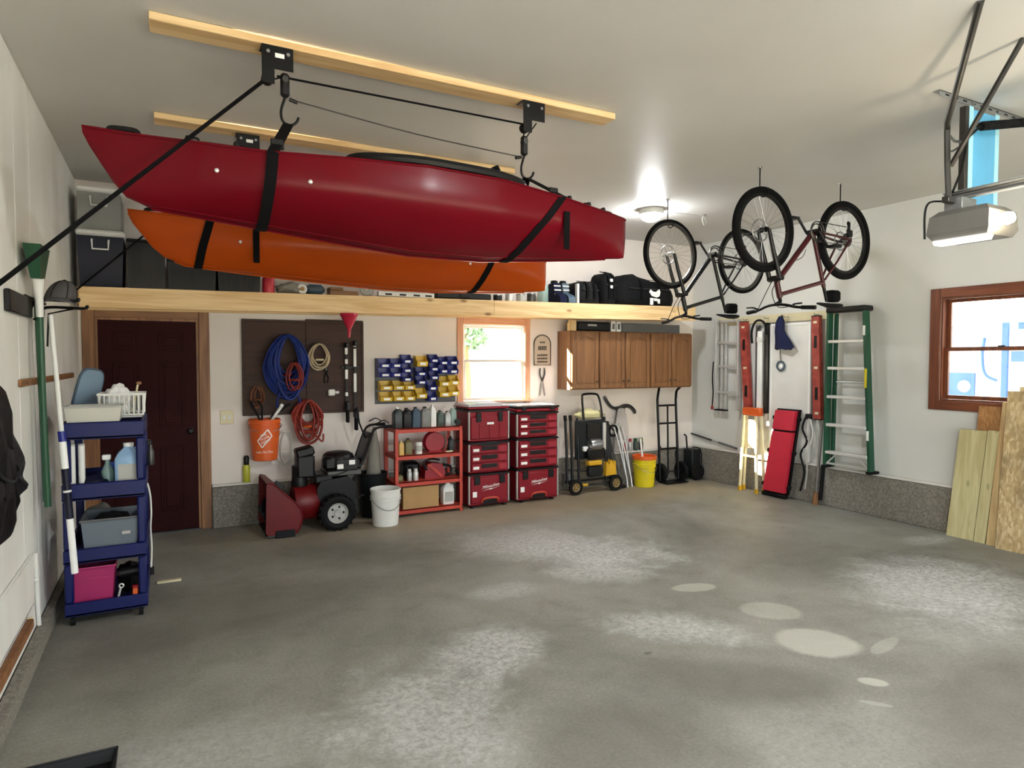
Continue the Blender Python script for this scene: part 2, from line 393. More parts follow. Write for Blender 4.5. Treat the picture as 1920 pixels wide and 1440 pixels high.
struct(MB().box(XL - .1, XR + .1, YF - .1, YB + .1, -0.12, 0).build('floor', floor_material()), 'worn grey concrete garage floor with pale dusty patches', 'floor')
struct(MB().box(XL - .1, XR + .1, YF - .1, YB + .1, ZC, ZC + 0.12).build('ceiling', 'ceiling_paint'), 'off-white painted garage ceiling', 'ceiling')
T = 0.06
w = MB()
DX0, DX1, DZ = -0.575, 0.285, 2.035
WX0, WX1, WZ0, WZ1 = 3.045, 3.865, 1.16, 2.06
w.box(XL - .1, DX0, YB, YB + T, 0, ZC); w.box(DX0, DX1, YB, YB + T, DZ, ZC); w.box(DX1, WX0, YB, YB + T, 0, ZC)
w.box(WX0, WX1, YB, YB + T, 0, WZ0); w.box(WX0, WX1, YB, YB + T, WZ1, ZC); w.box(WX1, XR + .1, YB, YB + T, 0, ZC)
struct(w.build('wall_back', 'drywall_back'), 'off-white back wall of the garage', 'wall')
w = MB(); RY0, RY1, RZ0, RZ1 = 2.55, 3.60, 1.25, 2.235
w.box(XR, XR + .12, YF - .1, RY0, 0, ZC); w.box(XR, XR + .12, RY1, YB, 0, ZC); w.box(XR, XR + .12, RY0, RY1, 0, RZ0); w.box(XR, XR + .12, RY0, RY1, RZ1, ZC)
struct(w.build('wall_right', 'drywall_right'), 'off-white side wall with the brown window', 'wall')
wl_o = struct(MB().box(XL - .1, XL - .012, YF - .1, YB, 0, ZC).build('wall_left', 'panel_white'), 'white panelled wall beside the blue cart', 'wall')
for (y0, y1) in ((-2.2, 0.2), (.206, 1.60), (1.606, 2.95), (2.956, 4.27), (4.276, 4.70), (4.706, 5.90), (5.906, 6.948)):      # upright sheets with open joints
    MB().box(XL - .012, XL, y0, y1, 0.10, ZC - .002, 0.003).build('panel', 'panel_white', wl_o)
w = MB()
w.box(XL - .1, -.35, YF - .12, YF, 0, ZC); w.box(6.25, XR + .1, YF - .12, YF, 0, ZC); w.box(-.35, 6.25, YF - .12, YF, 2.3, ZC)
struct(w.build('wall_front', 'drywall_back'), 'wall with the wide garage doorway behind the viewer', 'wall')
# poured foundation that stands proud of the walls, with a white strip on its ledge
CB, CR, CL = 6.885, 6.535, -0.635
c = MB(); c.box(DX1 + .09, XR, CB, YB, 0, 0.40, .006); struct(c.build('baseboard_back', 'concrete'), 'grey concrete foundation curb along the back wall', 'curb')
c = MB(); c.box(CR, XR, YF, CB, 0, 0.42, .006); struct(c.build('baseboard_right', 'concrete'), 'grey concrete foundation curb under the brown window', 'curb')
c = MB(); c.box(XL, CL, YF, 6.85, 0, 0.10, .006); struct(c.build('baseboard_left', 'concrete'), 'low grey concrete curb along the white panelled wall', 'curb')
struct(MB().box(DX1 + .09, XR, YB - .05, YB - .002, .402, .425, .004).build('trim_1', 'white_paint'), 'white ledge strip on top of the back curb', 'trim')
struct(MB().box(XR - .05, XR - .002, YF, YB - .06, .422, .447, .004).build('trim_2', 'white_paint'), 'white ledge strip on top of the side curb', 'trim')

# door in the back wall: six raised panels, brown casing
d = struct(MB().box(DX0 + .03, DX1 - .03, YB + .012, YB + .05, 0.012, DZ - .03, .002).build('door_1', 'door_maroon'), 'dark maroon six-panel door in the back wall', 'door')
dw = DX1 - DX0 - .06
for ix in range(2):
    px0 = DX0 + .03 + .11 + ix * (dw / 2 - .03); px1 = px0 + dw / 2 - .19 + .0
    for (z0, z1) in ((0.20, 0.82), (1.00, 1.62), (1.72, 1.90)):
        p = MB(); fr = 0.022
        p.box(px0, px1, YB + .004, YB + .012, z0, z0 + fr, .003); p.box(px0, px1, YB + .004, YB + .012, z1 - fr, z1, .003)
        p.box(px0, px0 + fr, YB + .004, YB + .012, z0 + fr, z1 - fr, .003); p.box(px1 - fr, px1, YB + .004, YB + .012, z0 + fr, z1 - fr, .003)
        p.box(px0 + .045, px1 - .045, YB + .005, YB + .012, z0 + .045, z1 - .045, .004)
        p.build('panel', 'door_maroon', d)
MB().lathe([(0, -.06), (.018, -.058), (.028, -.045), (.026, -.03), (.012, -.022), (.012, -.008), (.03, -.004), (.03, 0)], (DX1 - .09, YB + .012, .96), 20, 'Y').build('knob', 'black_metal', d)
k = MB(); k.box(DX0, DX0 + .03, YB, YB + .058, 0, DZ); k.box(DX1 - .03, DX1, YB, YB + .058, 0, DZ); k.box(DX0 + .03, DX1 - .03, YB, YB + .058, DZ - .03, DZ)
k.build('jamb', 'casing_z', d)
MB().box(DX0, DX1, YB - .01, YB + .06, 0, .0125).build('threshold', 'dark_steel', d)
k = MB(); k.box(DX0 - .09, DX0 + .008, YB - .02, YB - .001, 0, DZ + .085, .004); struct(k.build('trim_3', 'casing_z'), 'brown upright door casing in the corner beside the cart', 'trim')
k = MB(); k.box(DX1 - .008, DX1 + .085, YB - .02, YB - .001, 0, DZ + .085, .004); struct(k.build('trim_4', 'casing_z'), 'brown upright door casing on the knob side', 'trim')
k = MB(); k.box(DX0 + .01, DX1 - .01, YB - .02, YB - .001, DZ - .008, DZ + .085, .004); struct(k.build('trim_5', 'casing_x'), 'brown door casing across the top of the door', 'trim')

# back window: double hung, pale wood trim
wn1 = MB(); wn1.box(WX0 - .075, WX0, YB - .02, YB - .001, WZ0 - .08, WZ1 + .085, .004); wn1.box(WX1, WX1 + .075, YB - .02, YB - .001, WZ0 - .08, WZ1 + .085, .004)
w1 = struct(wn1.build('window_1', 'salmon_z'), 'bright double-hung window in the back wall', 'window')
MB().box(WX0, WX1, YB - .021, YB - .001, WZ1, WZ1 + .085, .004).build('head_casing', 'salmon_x', w1)
MB().box(WX0 - .09, WX1 + .09, YB - .06, YB + .02, WZ0 - .02, WZ0, .004).build('sill', 'salmon_x', w1)
j = MB(); j.box(WX0, WX0 + .012, YB, YB + .06, WZ0, WZ1); j.box(WX1 - .012, WX1, YB, YB + .06, WZ0, WZ1); j.box(WX0, WX1, YB, YB + .06, WZ1 - .012, WZ1); j.build('jamb', 'white_paint', w1)
for (z0, z1, yo) in ((WZ0 + .005, 1.645, .012), (1.615, WZ1 - .014, .034)):
    sh = MB(); a = .03; x0, x1 = WX0 + .014, WX1 - .014
    sh.box(x0, x0 + a, YB + yo, YB + yo + .02, z0, z1, .003); sh.box(x1 - a, x1, YB + yo, YB + yo + .02, z0, z1, .003)
    sh.box(x0 + a, x1 - a, YB + yo, YB + yo + .02, z0, z0 + a, .003); sh.box(x0 + a, x1 - a, YB + yo, YB + yo + .02, z1 - a, z1, .003)
    so = sh.build('sash', 'white_paint', w1)
    MB().box(x0 + a, x1 - a, YB + yo + .008, YB + yo + .012, z0 + a, z1 - a).build('pane', 'window_glass', so)
# side window: brown wood
wn2 = MB(); wn2.box(XR - .022, XR - .001, RY1, RY1 + .095, RZ0 - .09, RZ1 + .09, .004); wn2.box(XR - .022, XR - .001, RY0 - .095, RY0, RZ0 - .09, RZ1 + .09, .004)
w2 = struct(wn2.build('window_2', 'redwood_z'), 'brown wooden double-hung window in the side wall', 'window')
MB().box(XR - .023, XR - .001, RY0, RY1, RZ1, RZ1 + .09, .004).build('head_casing', 'redwood_y', w2)
MB().box(XR - .023, XR - .001, RY0, RY1, RZ0 - .09, RZ0, .004).build('sill_casing', 'redwood_y', w2)
j = MB(); j.box(XR, XR + .12, RY0, RY0 + .014, RZ0, RZ1); j.box(XR, XR + .12, RY1 - .014, RY1, RZ0, RZ1); j.box(XR, XR + .12, RY0 + .014, RY1 - .014, RZ1 - .014, RZ1); j.box(XR, XR + .12, RY0 + .014, RY1 - .014, RZ0, RZ0 + .014); j.build('jamb', 'redwood_z', w2)
for (z0, z1, xo) in ((RZ0 + .016, 1.755, .03), (1.725, RZ1 - .016, .065)):
    sh = MB(); a = .038; y0, y1 = RY0 + .016, RY1 - .016
    sh.box(XR + xo, XR + xo + .03, y0, y0 + a, z0, z1, .003); sh.box(XR + xo, XR + xo + .03, y1 - a, y1, z0, z1, .003)
    sh.box(XR + xo, XR + xo + .03, y0 + a, y1 - a, z0, z0 + a, .003); sh.box(XR + xo, XR + xo + .03, y0 + a, y1 - a, z1 - .03, z1, .003)
    so = sh.build('sash', 'redwood_z', w2)
    MB().box(XR + xo + .012, XR + xo + .016, y0 + a, y1 - a, z0 + a, z1 - .03).build('pane', 'window_glass', so)
MB().box(XR + .008, XR + .03, 3.06, 3.12, 1.756, 1.772, .004).build('latch', 'dark_steel', w2)

# outside
mat('outside_ground', (188, 184, 172), 0.9, scale=0.6)
mat('camper_white', (240, 240, 238), 0.5, var=0.03)
mat('camper_blue', (64, 104, 166), 0.5, var=0.1)
mat('leaf_green', (112, 150, 104), 0.6, var=0.4, scale=9)
g = MB(); g.box(-40, XL - .12, -40, 40, -.2, -.05); g.box(XR + .14, 40, -40, 40, -.2, -.05); g.box(XL - .12, XR + .14, YB + .12, 40, -.2, -.05); g.box(XL - .12, XR + .14, -40, YF - .14, -.2, -.05)
struct(g.build('ground', 'outside_ground'), 'sunlit driveway and yard outside the garage', 'ground')
cp = thing('camper_trailer', 'white camper trailer parked outside the brown window', 'trailer', (11, 5, -.05))
MB().box(10, 12.3, 2.2, 9.4, .42, 3.3, .08).build('body', 'camper_white', cp)
MB().box(9.985, 10, 4.98, 5.47, 1.12, 1.46, .006).build('blue_panel', 'camper_blue', cp)
MB().lathe([(0, -.02), (.075, -.02), (.085, 0)], (9.984, 5.12, 1.27), 20, 'X').build('filler_cap', 'camper_white', cp)
MB().box(9.97, 10, 4.58, 4.66, .9, 2.75, .006).build('awning_post', 'camper_blue', cp)
MB().box(9.985, 10, 3.4, 4.48, 2.05, 2.72, .01).build('window', 'camper_blue', cp)
MB().box(9.985, 10, 4.1, 4.55, 1.62, 1.76, .004).build('stripe', 'camper_blue', cp)
MB().tube(smooth_path([(9.96, 4.86, 1.95), (9.95, 4.88, 1.7), (9.95, 4.84, 1.45), (9.96, 4.7, 1.36)], 5), .02, 8).build('hose', 'camper_blue', cp)
for yy in (4.4, 6.9):
    MB().torus((10.1, yy, .27), .24, .09, 'X', 24, 8).build('wheel', 'black_rubber', cp)
MB().box(10.4, 11.9, 2.6, 9.0, .28, .44).build('chassis', 'dark_steel', cp)
tr = thing('garden_tree', 'green garden tree outside the bright back window', 'tree', (6.0, 13.5, -.05))
MB().tube([(6.0, 13.5, -.05), (6.03, 13.5, 1.2), (5.95, 13.5, 2.5)], [.12, .09, .05], 8).build('trunk', 'casing_z', tr)
lf = MB(); rnd = random.Random(3)
for i in range(420):
    a = rnd.uniform(0, 2 * pi); rr = rnd.uniform(0, 1) ** .5; zz = rnd.uniform(-1, 1)
    c = Vector((6.0 + .55 * rr * cos(a) * sqrt(1 - zz * zz * .8), 13.5 + .55 * rr * sin(a), 2.35 + .45 * zz)); u = Vector((rnd.uniform(-1, 1), rnd.uniform(-1, 1), rnd.uniform(-1, 1))).normalized() * .11; v2 = u.orthogonal().normalized() * .05
    lf.add([c - u, c + v2, c + u, c - v2], [(0, 1, 2, 3)])
lo = lf.build('leaves', 'leaf_green', tr)

# ================================================================== KAYAKS AND HOISTS
mat('kayak_red', (96, 4, 18), 0.27, var=0.12, scale=2.5, spec=0.14, stretch=(0.5, 1, 2), bump=0.02, bscale=6)
mat('kayak_orange', (168, 68, 12), 0.26, var=0.12, scale=2.5, spec=0.14, stretch=(0.5, 1, 2), bump=0.02, bscale=6)
SEC = [(1.0, 0.0), (1.005, .16), (1.0, .32), (.975, .45), (.90, .57), (.74, .71), (.52, .85), (.28, .955), (.10, .993), (0.0, 1.0)]   # half section: share of half width, share of depth
def hull_pt(st, x, a, yc, off=0.0):
    """Point on the hull surface: a = 0 near gunwale, pi/2 keel, pi far gunwale."""
    xs = [q[0] for q in st]; wv = interp(xs, [q[1] for q in st], x) + off; k = interp(xs, [q[2] for q in st], x) - off; s = interp(xs, [q[3] for q in st], x)
    f = a / (pi / 2) if a <= pi / 2 else 2 - a / (pi / 2); u = max(0.0, min(1.0, f)) * (len(SEC) - 1); i = min(int(u), len(SEC) - 2); t = u - i
    cy = SEC[i][0] * (1 - t) + SEC[i + 1][0] * t; cz = SEC[i][1] * (1 - t) + SEC[i + 1][1] * t
    return Vector((x, yc + (-wv if a <= pi / 2 else wv) * cy, s - (s - k) * cz))
def kayak(name, label, st, yc, m, pit, rivets):
    zc = st[len(st) // 2][2]
    t = thing(name, label, 'kayak', (1.3, yc, zc))
    xs = [q[0] for q in st]
    X = []
    for i in range(len(xs) - 1):
        k = max(1, int(round((xs[i + 1] - xs[i]) / .06)))
        X += [xs[i] + (xs[i + 1] - xs[i]) * j / k for j in range(k)]
    X.append(xs[-1]); n = 36
    h = MB(); h.loft([[hull_pt(st, x, pi * j / n, yc) for j in range(n + 1)] for x in X], closed=False)
    ends = [[hull_pt(st, X[-1], pi * j / n, yc) for j in range(n + 1)]]
    h.add(ends[0], [tuple(range(n + 1))])
    ho = h.build('hull', m, t, sm=60)
    # keel and chine strakes
    for a, r in ((pi / 2, .008), (pi * .40, .005), (pi * .60, .005)):
        MB().tube([hull_pt(st, x, a, yc) for x in X if X[0] + .25 < x < X[-1] - .15], r, 6).build('strake', m, t)
    # deck with a cockpit hole
    px0, px1, pw = pit; pc = (px0 + px1) / 2; ph = (px1 - px0) / 2; mm = 14
    def deck(x, u):
        wv = interp(xs, [q[1] for q in st], x); s = interp(xs, [q[3] for q in st], x); return Vector((x, yc + wv * u, s + (.055 * (1 - u * u)) * min(1, wv / .2)))
    g = [[deck(x, -1 + 2 * j / mm) for j in range(mm + 1)] for x in X]
    dk = MB(); vs_ = [p for r in g for p in r]; fs = []
    for i in range(len(X) - 1):
        for j in range(mm):
            cc = (g[i][j] + g[i + 1][j + 1]) / 2
            if ((cc.x - pc) / ph) ** 2 + ((cc.y - yc) / pw) ** 2 < 0.98: continue
            fs.append((i * (mm + 1) + j, i * (mm + 1) + j + 1, (i + 1) * (mm + 1) + j + 1, (i + 1) * (mm + 1) + j))
    dk.add(vs_, fs); dk.build('deck', m, t, sm=60)
    rim = []
    for i in range(40):
        a = 2 * pi * i / 40; x = pc + ph * cos(a); y = pw * sin(a); wv = interp(xs, [q[1] for q in st], x); p = deck(x, max(-1, min(1, y / wv))); rim.append(p + Vector((0, 0, .034)))
    MB().tube(rim, .026, 8, closed=True).build('cockpit_rim', 'black_plastic', t)
    sk = MB(); sk.loft([rim + [rim[0]], [p - Vector((0, 0, .10)) for p in rim] + [rim[0] - Vector((0, 0, .10))]], closed=False); sk.build('cockpit_wall', 'black_plastic', t)
    s = interp(xs, [q[3] for q in st], pc)
    sb = MB(); sb.M = Matrix.Translation((pc + ph * .45, yc, s - .02)) @ Matrix.Rotation(radians(18), 4, 'Y'); sb.box(-.025, .025, -.19, .19, -.16, .15, .02); sb.build('seat_back', 'black_web', t)
    MB().box(pc - .12, pc + ph * .42, yc - .2, yc + .2, s - .26, s - .2, .03).build('seat_base', 'black_plastic', t)
    # gunwale seam
    for u in (0, pi): MB().tube([hull_pt(st, x, u, yc, .002) for x in X], .006, 6).build('gunwale_seam', m, t)
    # grab handles, bungee cords and fittings
    for x, dx in ((X[0] + .10, .05), (X[-1] - .10, -.05)):
        p = deck(x, 0); MB().tube(smooth_path([p, p + Vector((dx * .3, 0, .014)), p + Vector((dx * 2, 0, .016)), p + Vector((dx * 2.4, 0, .0))], 5), .012, 8).build('grab_handle', 'black_rubber', t)
    for x in (X[0] + .42, X[0] + .62, X[-1] - .55, X[-1] - .38, X[-1] - .24):
        cords = MB(); cords.tube(smooth_path([deck(x, -.85) + V(0, 0, .006), deck(x + .03, -.4) + V(0, 0, .012), deck(x + .05, 0) + V(0, 0, .014), deck(x + .03, .4) + V(0, 0, .012), deck(x, .85) + V(0, 0, .006)], 4), .006, 6); cords.build('bungee_cord', 'black_rubber', t)
        for u in (-.85, .85):
            p = deck(x, u); MB().lathe([(0, .022), (.010, .02), (.014, .008), (.014, 0)], tuple(p), 10).build('deck_fitting', 'black_plastic', t)
    for (x, a) in rivets:
        p = hull_pt(st, x, a, yc, .001); MB().ell(tuple(p), (.011, .006, .011), 10, 6).build('rivet', 'aluminium', t)
    return t
RED = [(-0.315, 0.006, 2.655, 2.68), (-0.29, 0.014, 2.6, 2.678), (-0.25, 0.026, 2.531, 2.674), (-0.2, 0.04, 2.448, 2.668), (-0.15, 0.055, 2.386, 2.662), (-0.05, 0.095, 2.345, 2.65), (0.2, 0.19, 2.32, 2.625), (0.45, 0.265, 2.294, 2.607), (0.8, 0.325, 2.258, 2.612), (1.2, 0.345, 2.222, 2.622), (1.65, 0.325, 2.222, 2.615), (2.05, 0.255, 2.253, 2.59), (2.35, 0.165, 2.278, 2.575), (2.55, 0.095, 2.299, 2.568), (2.66, 0.05, 2.309, 2.565), (2.7, 0.022, 2.317, 2.563)]
ORA = [(-0.205, 0.006, 2.585, 2.612), (-0.18, 0.015, 2.53, 2.61), (-0.13, 0.028, 2.462, 2.606), (-0.07, 0.045, 2.381, 2.6), (0.0, 0.065, 2.32, 2.595), (0.12, 0.11, 2.274, 2.585), (0.35, 0.19, 2.254, 2.57), (0.7, 0.275, 2.228, 2.56), (1.1, 0.33, 2.203, 2.56), (1.5, 0.34, 2.183, 2.56), (1.9, 0.32, 2.183, 2.55), (2.3, 0.25, 2.198, 2.53), (2.6, 0.165, 2.213, 2.51), (2.8, 0.095, 2.228, 2.5), (2.9, 0.05, 2.239, 2.495), (2.94, 0.022, 2.247, 2.493)]
kayak('red_kayak', 'glossy red kayak hanging nearest the viewer under the ceiling', RED, 3.5, 'kayak_red', (.88, 1.92, .215), [(.22, .42), (.62, .42), (2.1, .5)])
kayak('orange_kayak', 'orange kayak hanging behind the red one above the loft shelf', ORA, 4.92, 'kayak_orange', (1.05, 2.05, .21), [(.45, .5), (2.1, .5)])
for (y, lab) in ((3.53, 'long pine board on the ceiling above the red kayak'), (4.90, 'long pine board on the ceiling above the orange kayak')):
    tag(MB().box(-.045, 2.60, y - .07, y + .07, ZC - .04, ZC - .001, .003).build('pine_board', 'pine', origin=(1.28, y, ZC - .04)), lab, 'board', kind='thing')

def hoist(label, yb, st, spec, wall_pt, tails):
    """Pulley hoist: two bracket plates on the board, pulley blocks, hooks, straps and the hauling rope."""
    t = thing('kayak_hoist', label, 'hoist', (1.2, yb, ZC - .04)); zb = ZC - .04
    for i, (xb, xk, x_top, x_bot) in enumerate(spec):
        b = MB(); b.box(xb - .075, xb + .075, yb - .045, yb - .040, zb - .115, zb - .004, .002); b.box(xb - .075, xb + .075, yb - .045, yb + .045, zb - .007, zb - .001, .001); b.box(xb - .075, xb - .015, yb - .046, yb - .041, zb - .19, zb - .11, .002)
        bo = b.build('bracket', 'black_metal', t)
        for q in (-.045, .05): MB().cyl((xb + q, yb - .052, zb - .035), (xb + q, yb - .044, zb - .035), .009, n=8).build('bolt', 'steel', bo)
        if i == 0: MB().box(xb - .012, xb + .032, yb - .0465, yb - .045, zb - .058, zb - .036).build('sticker', 'bright_white', bo)
        MB().cyl((xb - .045, yb - .03, zb - .155), (xb - .045, yb + .01, zb - .155), .03, n=14).build('pulley_wheel', 'black_plastic', bo)
        hz = (3.02, 2.93)[i]
        pb = MB(); pb.box(xk - .022, xk + .022, yb - .018, yb + .018, hz - .05, hz + .07, .012); po = pb.build('pulley_block', 'black_plastic', t)
        MB().cyl((xk, yb - .022, hz + .035), (xk, yb + .022, hz + .035), .016, n=10).build('axle', 'dark_steel', po)
        for (a, c) in (((xb - .04, yb, zb - .16), (xk - .01, yb, hz + .05)), ((xb + .04, yb, zb - .11), (xk + .012, yb, hz + .06))): MB().tube([a, c], .004, 6).build('rope', 'black_web', t)
        hk = MB(); hk.tube(smooth_path([(xk, yb, hz - .05), (xk - .02, yb, hz - .12), (xk - .012, yb, hz - .17), (xk + .025, yb, hz - .185), (xk + .055, yb, hz - .165), (xk + .065, yb, hz - .14)], 5), [.007] * 26, 8); hk.build('hook', 'black_metal', t)
        hp = V(xk + .015, yb, hz - .18)
        # strap loop: hook -> near gunwale -> round the hull -> far gunwale -> hook
        path = []; g0 = hull_pt(st, x_top, 0, yb, .008)
        path += [hp.lerp(g0, q / 4) for q in range(4)]
        for j in range(15):
            a = pi * j / 14; f = sin(a); path.append(hull_pt(st, x_top + (x_bot - x_top) * f, a, yb, .008))
        g1 = hull_pt(st, x_top, pi, yb, .008); path += [g1.lerp(hp, q / 4) for q in range(1, 5)]
        MB().ribbon(path, (1, 0, 0), .052, .005).build('strap', 'black_web', t)
        bk = path[3]; MB().cbox(tuple(bk), (.06, .012, .05), .004).build('buckle', 'black_metal', t)
    (xa, ka, *_), (xb2, kb, *_) = spec
    MB().tube([(xa + .0, yb - .012, zb - .135), (xb2 - .04, yb - .012, zb - .135)], .0055, 6).build('rope', 'black_web', t)
    MB().tube([(ka + .02, yb, 2.965), (ka + .06, yb, 2.955)], .010, 8).build('rope_clamp', 'black_plastic', t)
    MB().tube([(kb - .06, yb, 2.86), (kb - .02, yb, 2.87)], .010, 8).build('rope_clamp', 'black_plastic', t)
    MB().tube(smooth_path([(ka + .02, yb, 2.965), ((ka + kb) / 2, yb, 2.90), (kb - .02, yb, 2.87)], 5), .0035, 6).build('rope', 'dark_steel', t)
    MB().tube([(xa - .045, yb - .02, zb - .155), wall_pt], .009 if yb < 4 else .007, 8).build('hauling_rope', 'black_web', t)
    for (x, a, ln) in tails:
        p = hull_pt(st, x, a, yb, .014); MB().ribbon([p, p - V(0, -.002, ln * .5), p - V(0, -.004, ln)], (1, 0, 0), .04, .004).build('strap_tail', 'black_web', t)
    return t
hoist('black pulley hoist with straps holding the red kayak', 3.5, RED, [(.515, .555, .455, .43), (1.99, 1.945, 2.06, 1.80)], (-.672, 2.80, 1.73), [(2.09, .25, .22)])
hoist('black pulley hoist with straps holding the orange kayak', 4.92, ORA, [(.525, .50, .275, .20), (2.25, 2.25, 2.34, 2.22)], (-.672, 6.44, 2.19), [(.545, .08, .25)])

# ================================================================== LOFT SHELF
def shz(x): return 2.245 + 0.0130 * (x + .63)       # the shelf runs slightly out of level
SY = 6.40; SX0, SX1 = -.675, 6.12
ls = thing('loft_shelf', 'long pine loft shelf over the door and window', 'shelf', (2.7, 6.6, 2.2))
def slab(m, x0, x1, y0, y1, zt, zb_): m.loft([[(x0, y0, shz(x0) + zb_), (x0, y1, shz(x0) + zb_), (x0, y1, shz(x0) + zt), (x0, y0, shz(x0) + zt)], [(x1, y0, shz(x1) + zb_), (x1, y1, shz(x1) + zb_), (x1, y1, shz(x1) + zt), (x1, y0, shz(x1) + zt)]])
m = MB(); slab(m, -.625, 3.18, SY, SY + .038, 0, -.172); m.build('front_board', 'pine', ls)
m = MB(); slab(m, 3.184, SX1, SY, SY + .038, 0, -.178); m.build('front_board', 'pine', ls)
m = MB(); slab(m, SX0, SX1, YB - .04, YB - .002, -.02, -.16); m.build('ledger', 'pine', ls)
wood_mat('ply', (196, 164, 116), (176, 142, 96), 'X', knots=False)
for i in range(3):
    a = SX0 + (SX1 - SX0) * i / 3; b_ = SX0 + (SX1 - SX0) * (i + 1) / 3 - .004
    m = MB(); slab(m, a, b_, SY + .04, YB - .004, 0, -.018); m.build('deck_sheet', 'ply', ls)
wood_mat('pine_y', (214, 180, 128), (190, 150, 98), 'Y')
for i in range(11):
    x = SX0 + .05 + i * (SX1 - SX0 - .1) / 10
    m = MB(); slab(m, x - .019, x + .019, SY + .04, YB - .042, -.02, -.14); m.build('joist', 'pine_y', ls)
# peeling plaster and wall strip above the door
def onshelf(x): return shz(x) + .002

# ---- things on the loft shelf
def cooler(label, x0, x1, y0, y1, z, h, body, lid, taper=.02, name='cooler'):
    t = thing(name, label, 'cooler', ((x0 + x1) / 2, (y0 + y1) / 2, z)); hb = h - .055
    def ring(zz, ins): return [(x0 + ins, y0 + ins, zz), (x1 - ins, y0 + ins, zz), (x1 - ins, y1 - ins, zz), (x0 + ins, y1 - ins, zz)]
    MB().loft([ring(z, taper + .008), ring(z + .012, taper), ring(z + hb - .03, .004), ring(z + hb, .004)]).build('body', body, t)
    MB().box(x0 - .006, x1 + .006, y0 - .006, y1 + .006, z + hb + .001, z + h, .018).build('lid', lid, t)
    xc = (x0 + x1) / 2
    hd = MB(); hd.tube([(xc - .06, y0 + .002, z + hb - .03), (xc - .06, y0 - .018, z + hb - .04), (xc - .056, y0 - .02, z + hb - .11), (xc + .056, y0 - .02, z + hb - .11), (xc + .06, y0 - .018, z + hb - .04), (xc + .06, y0 + .002, z + hb - .03)], .008, 8); hd.build('handle', lid, t)
    return t
mat('cooler_grey', (138, 138, 134), .5)
cooler('navy blue cooler with white lid and bail handle on the loft shelf', -.640, -.30, 6.43, 6.9, onshelf(-.3), .475, 'navy_plastic', 'white_plastic')
t = cooler('grey cooler with white lid stacked on the navy cooler', -.635, -.315, 6.45, 6.88, onshelf(-.3) + .478, .36, 'cooler_grey', 'white_plastic', .005)
def tote(label, x0, x1, y0, y1, z, h, m='black_plastic', lidm='black_plastic', name='storage_tote', ribs=5, lid=True):
    t = thing(name, label, 'tote', ((x0 + x1) / 2, (y0 + y1) / 2, z))
    def ring(zz, ins): return [(x0 + ins, y0 + ins, zz), (x1 - ins, y0 + ins, zz), (x1 - ins, y1 - ins, zz), (x0 + ins, y1 - ins, zz)]
    lh = .03 if lid else 0
    MB().loft([ring(z, .012), ring(z + h - lh, .004)]).build('body', m, t)
    for i in range(ribs):
        x = x0 + .06 + (x1 - x0 - .12) * i / max(1, ribs - 1); MB().loft([[(x - .008, y0 + .006, z + .02), (x + .008, y0 + .006, z + .02), (x + .008, y0 + .02, z + .02), (x - .008, y0 + .02, z + .02)], [(x - .008, y0 + .002, z + h - lh - .01), (x + .008, y0 + .002, z + h - lh - .01), (x + .008, y0 + .02, z + h - lh - .01), (x - .008, y0 + .02, z + h - lh - .01)]]).build('rib', m, t)
    if lid: MB().box(x0, x1, y0, y1, z + h - lh + .001, z + h, .01).build('lid', lidm, t)
    return t
mat('charcoal', (24, 27, 29), 0.5, var=0.2, spec=0.3)
tote('tall black storage tote beside the navy cooler', -.287, .012, 6.44, 6.9, onshelf(0), .42)
tote('charcoal storage tote under the bow of the orange kayak', .016, .413, 6.44, 6.9, onshelf(.4), .27, 'charcoal', 'charcoal')
tote('low charcoal storage tote next to the red canister', .417, .79, 6.44, 6.9, onshelf(.78), .24, 'charcoal', 'black_plastic', ribs=7)
mat('can_red', (196, 44, 62), 0.4)
t = thing('red_canister', 'small red canister on the loft shelf', 'canister', (.86, 6.5, onshelf(.86)))
MB().lathe([(0, 0), (.052, 0), (.055, .008), (.055, .13), (.048, .15), (.03, .16), (0, .16)], (.86, 6.5, onshelf(.86)), 20).build('body', 'can_red', t)
MB().lathe([(.02, .16), (.02, .185), (0, .187)], (.86, 6.5, onshelf(.86)), 14).build('cap', 'white_plastic', t)
mat('cloth_grey', (146, 142, 132), 0.9, bump=0.5, bscale=30)
mat('slate', (62, 82, 98), 0.6)
def lump(name, label, cat, c, r, m, seed=0, amp=.18, extra=None):
    """Soft bundle: a ball pushed in and out by smooth noise, flat below."""
    from mathutils import noise as mn
    o = MB(); n, mm = 22, 12; rings = []
    for i in range(mm + 1):
        a = -pi / 2 + pi * i / mm; ring = []
        for j in range(n):
            d = Vector((max(cos(a), 1e-3) * cos(2 * pi * j / n), max(cos(a), 1e-3) * sin(2 * pi * j / n), sin(a))); k = 1 + amp * mn.noise(d * 2.2 + Vector((seed * 3.1, seed, 0)))
            ring.append((c[0] + r[0] * d.x * k, c[1] + r[1] * d.y * k, max(c[2], c[2] + r[2] + r[2] * d.z * k)))
        rings.append(ring)
    o.loft(rings); return tag(o.build(name, m, origin=c, sm=70), label, cat)
lump('drop_cloth', 'crumpled grey cloth on the loft shelf beside the red canister', 'cloth', (1.06, 6.53, onshelf(1.06)), (.13, .09, .055), 'cloth_grey', 2, .4)
t = thing('tape_roll', 'white roll lying on the grey cloth side of the loft shelf', 'roll', (1.16, 6.47, onshelf(1.16))); MB().torus((1.16, 6.47, onshelf(1.16) + .05), .032, .016, 'Y', 20, 8).build('winding', 'bright_white', t); MB().lathe([(.014, -.02), (.02, -.02), (.02, .02), (.014, .02)], (1.16, 6.47, onshelf(1.16) + .05), 16, 'Y').build('core', 'cardboard', t)
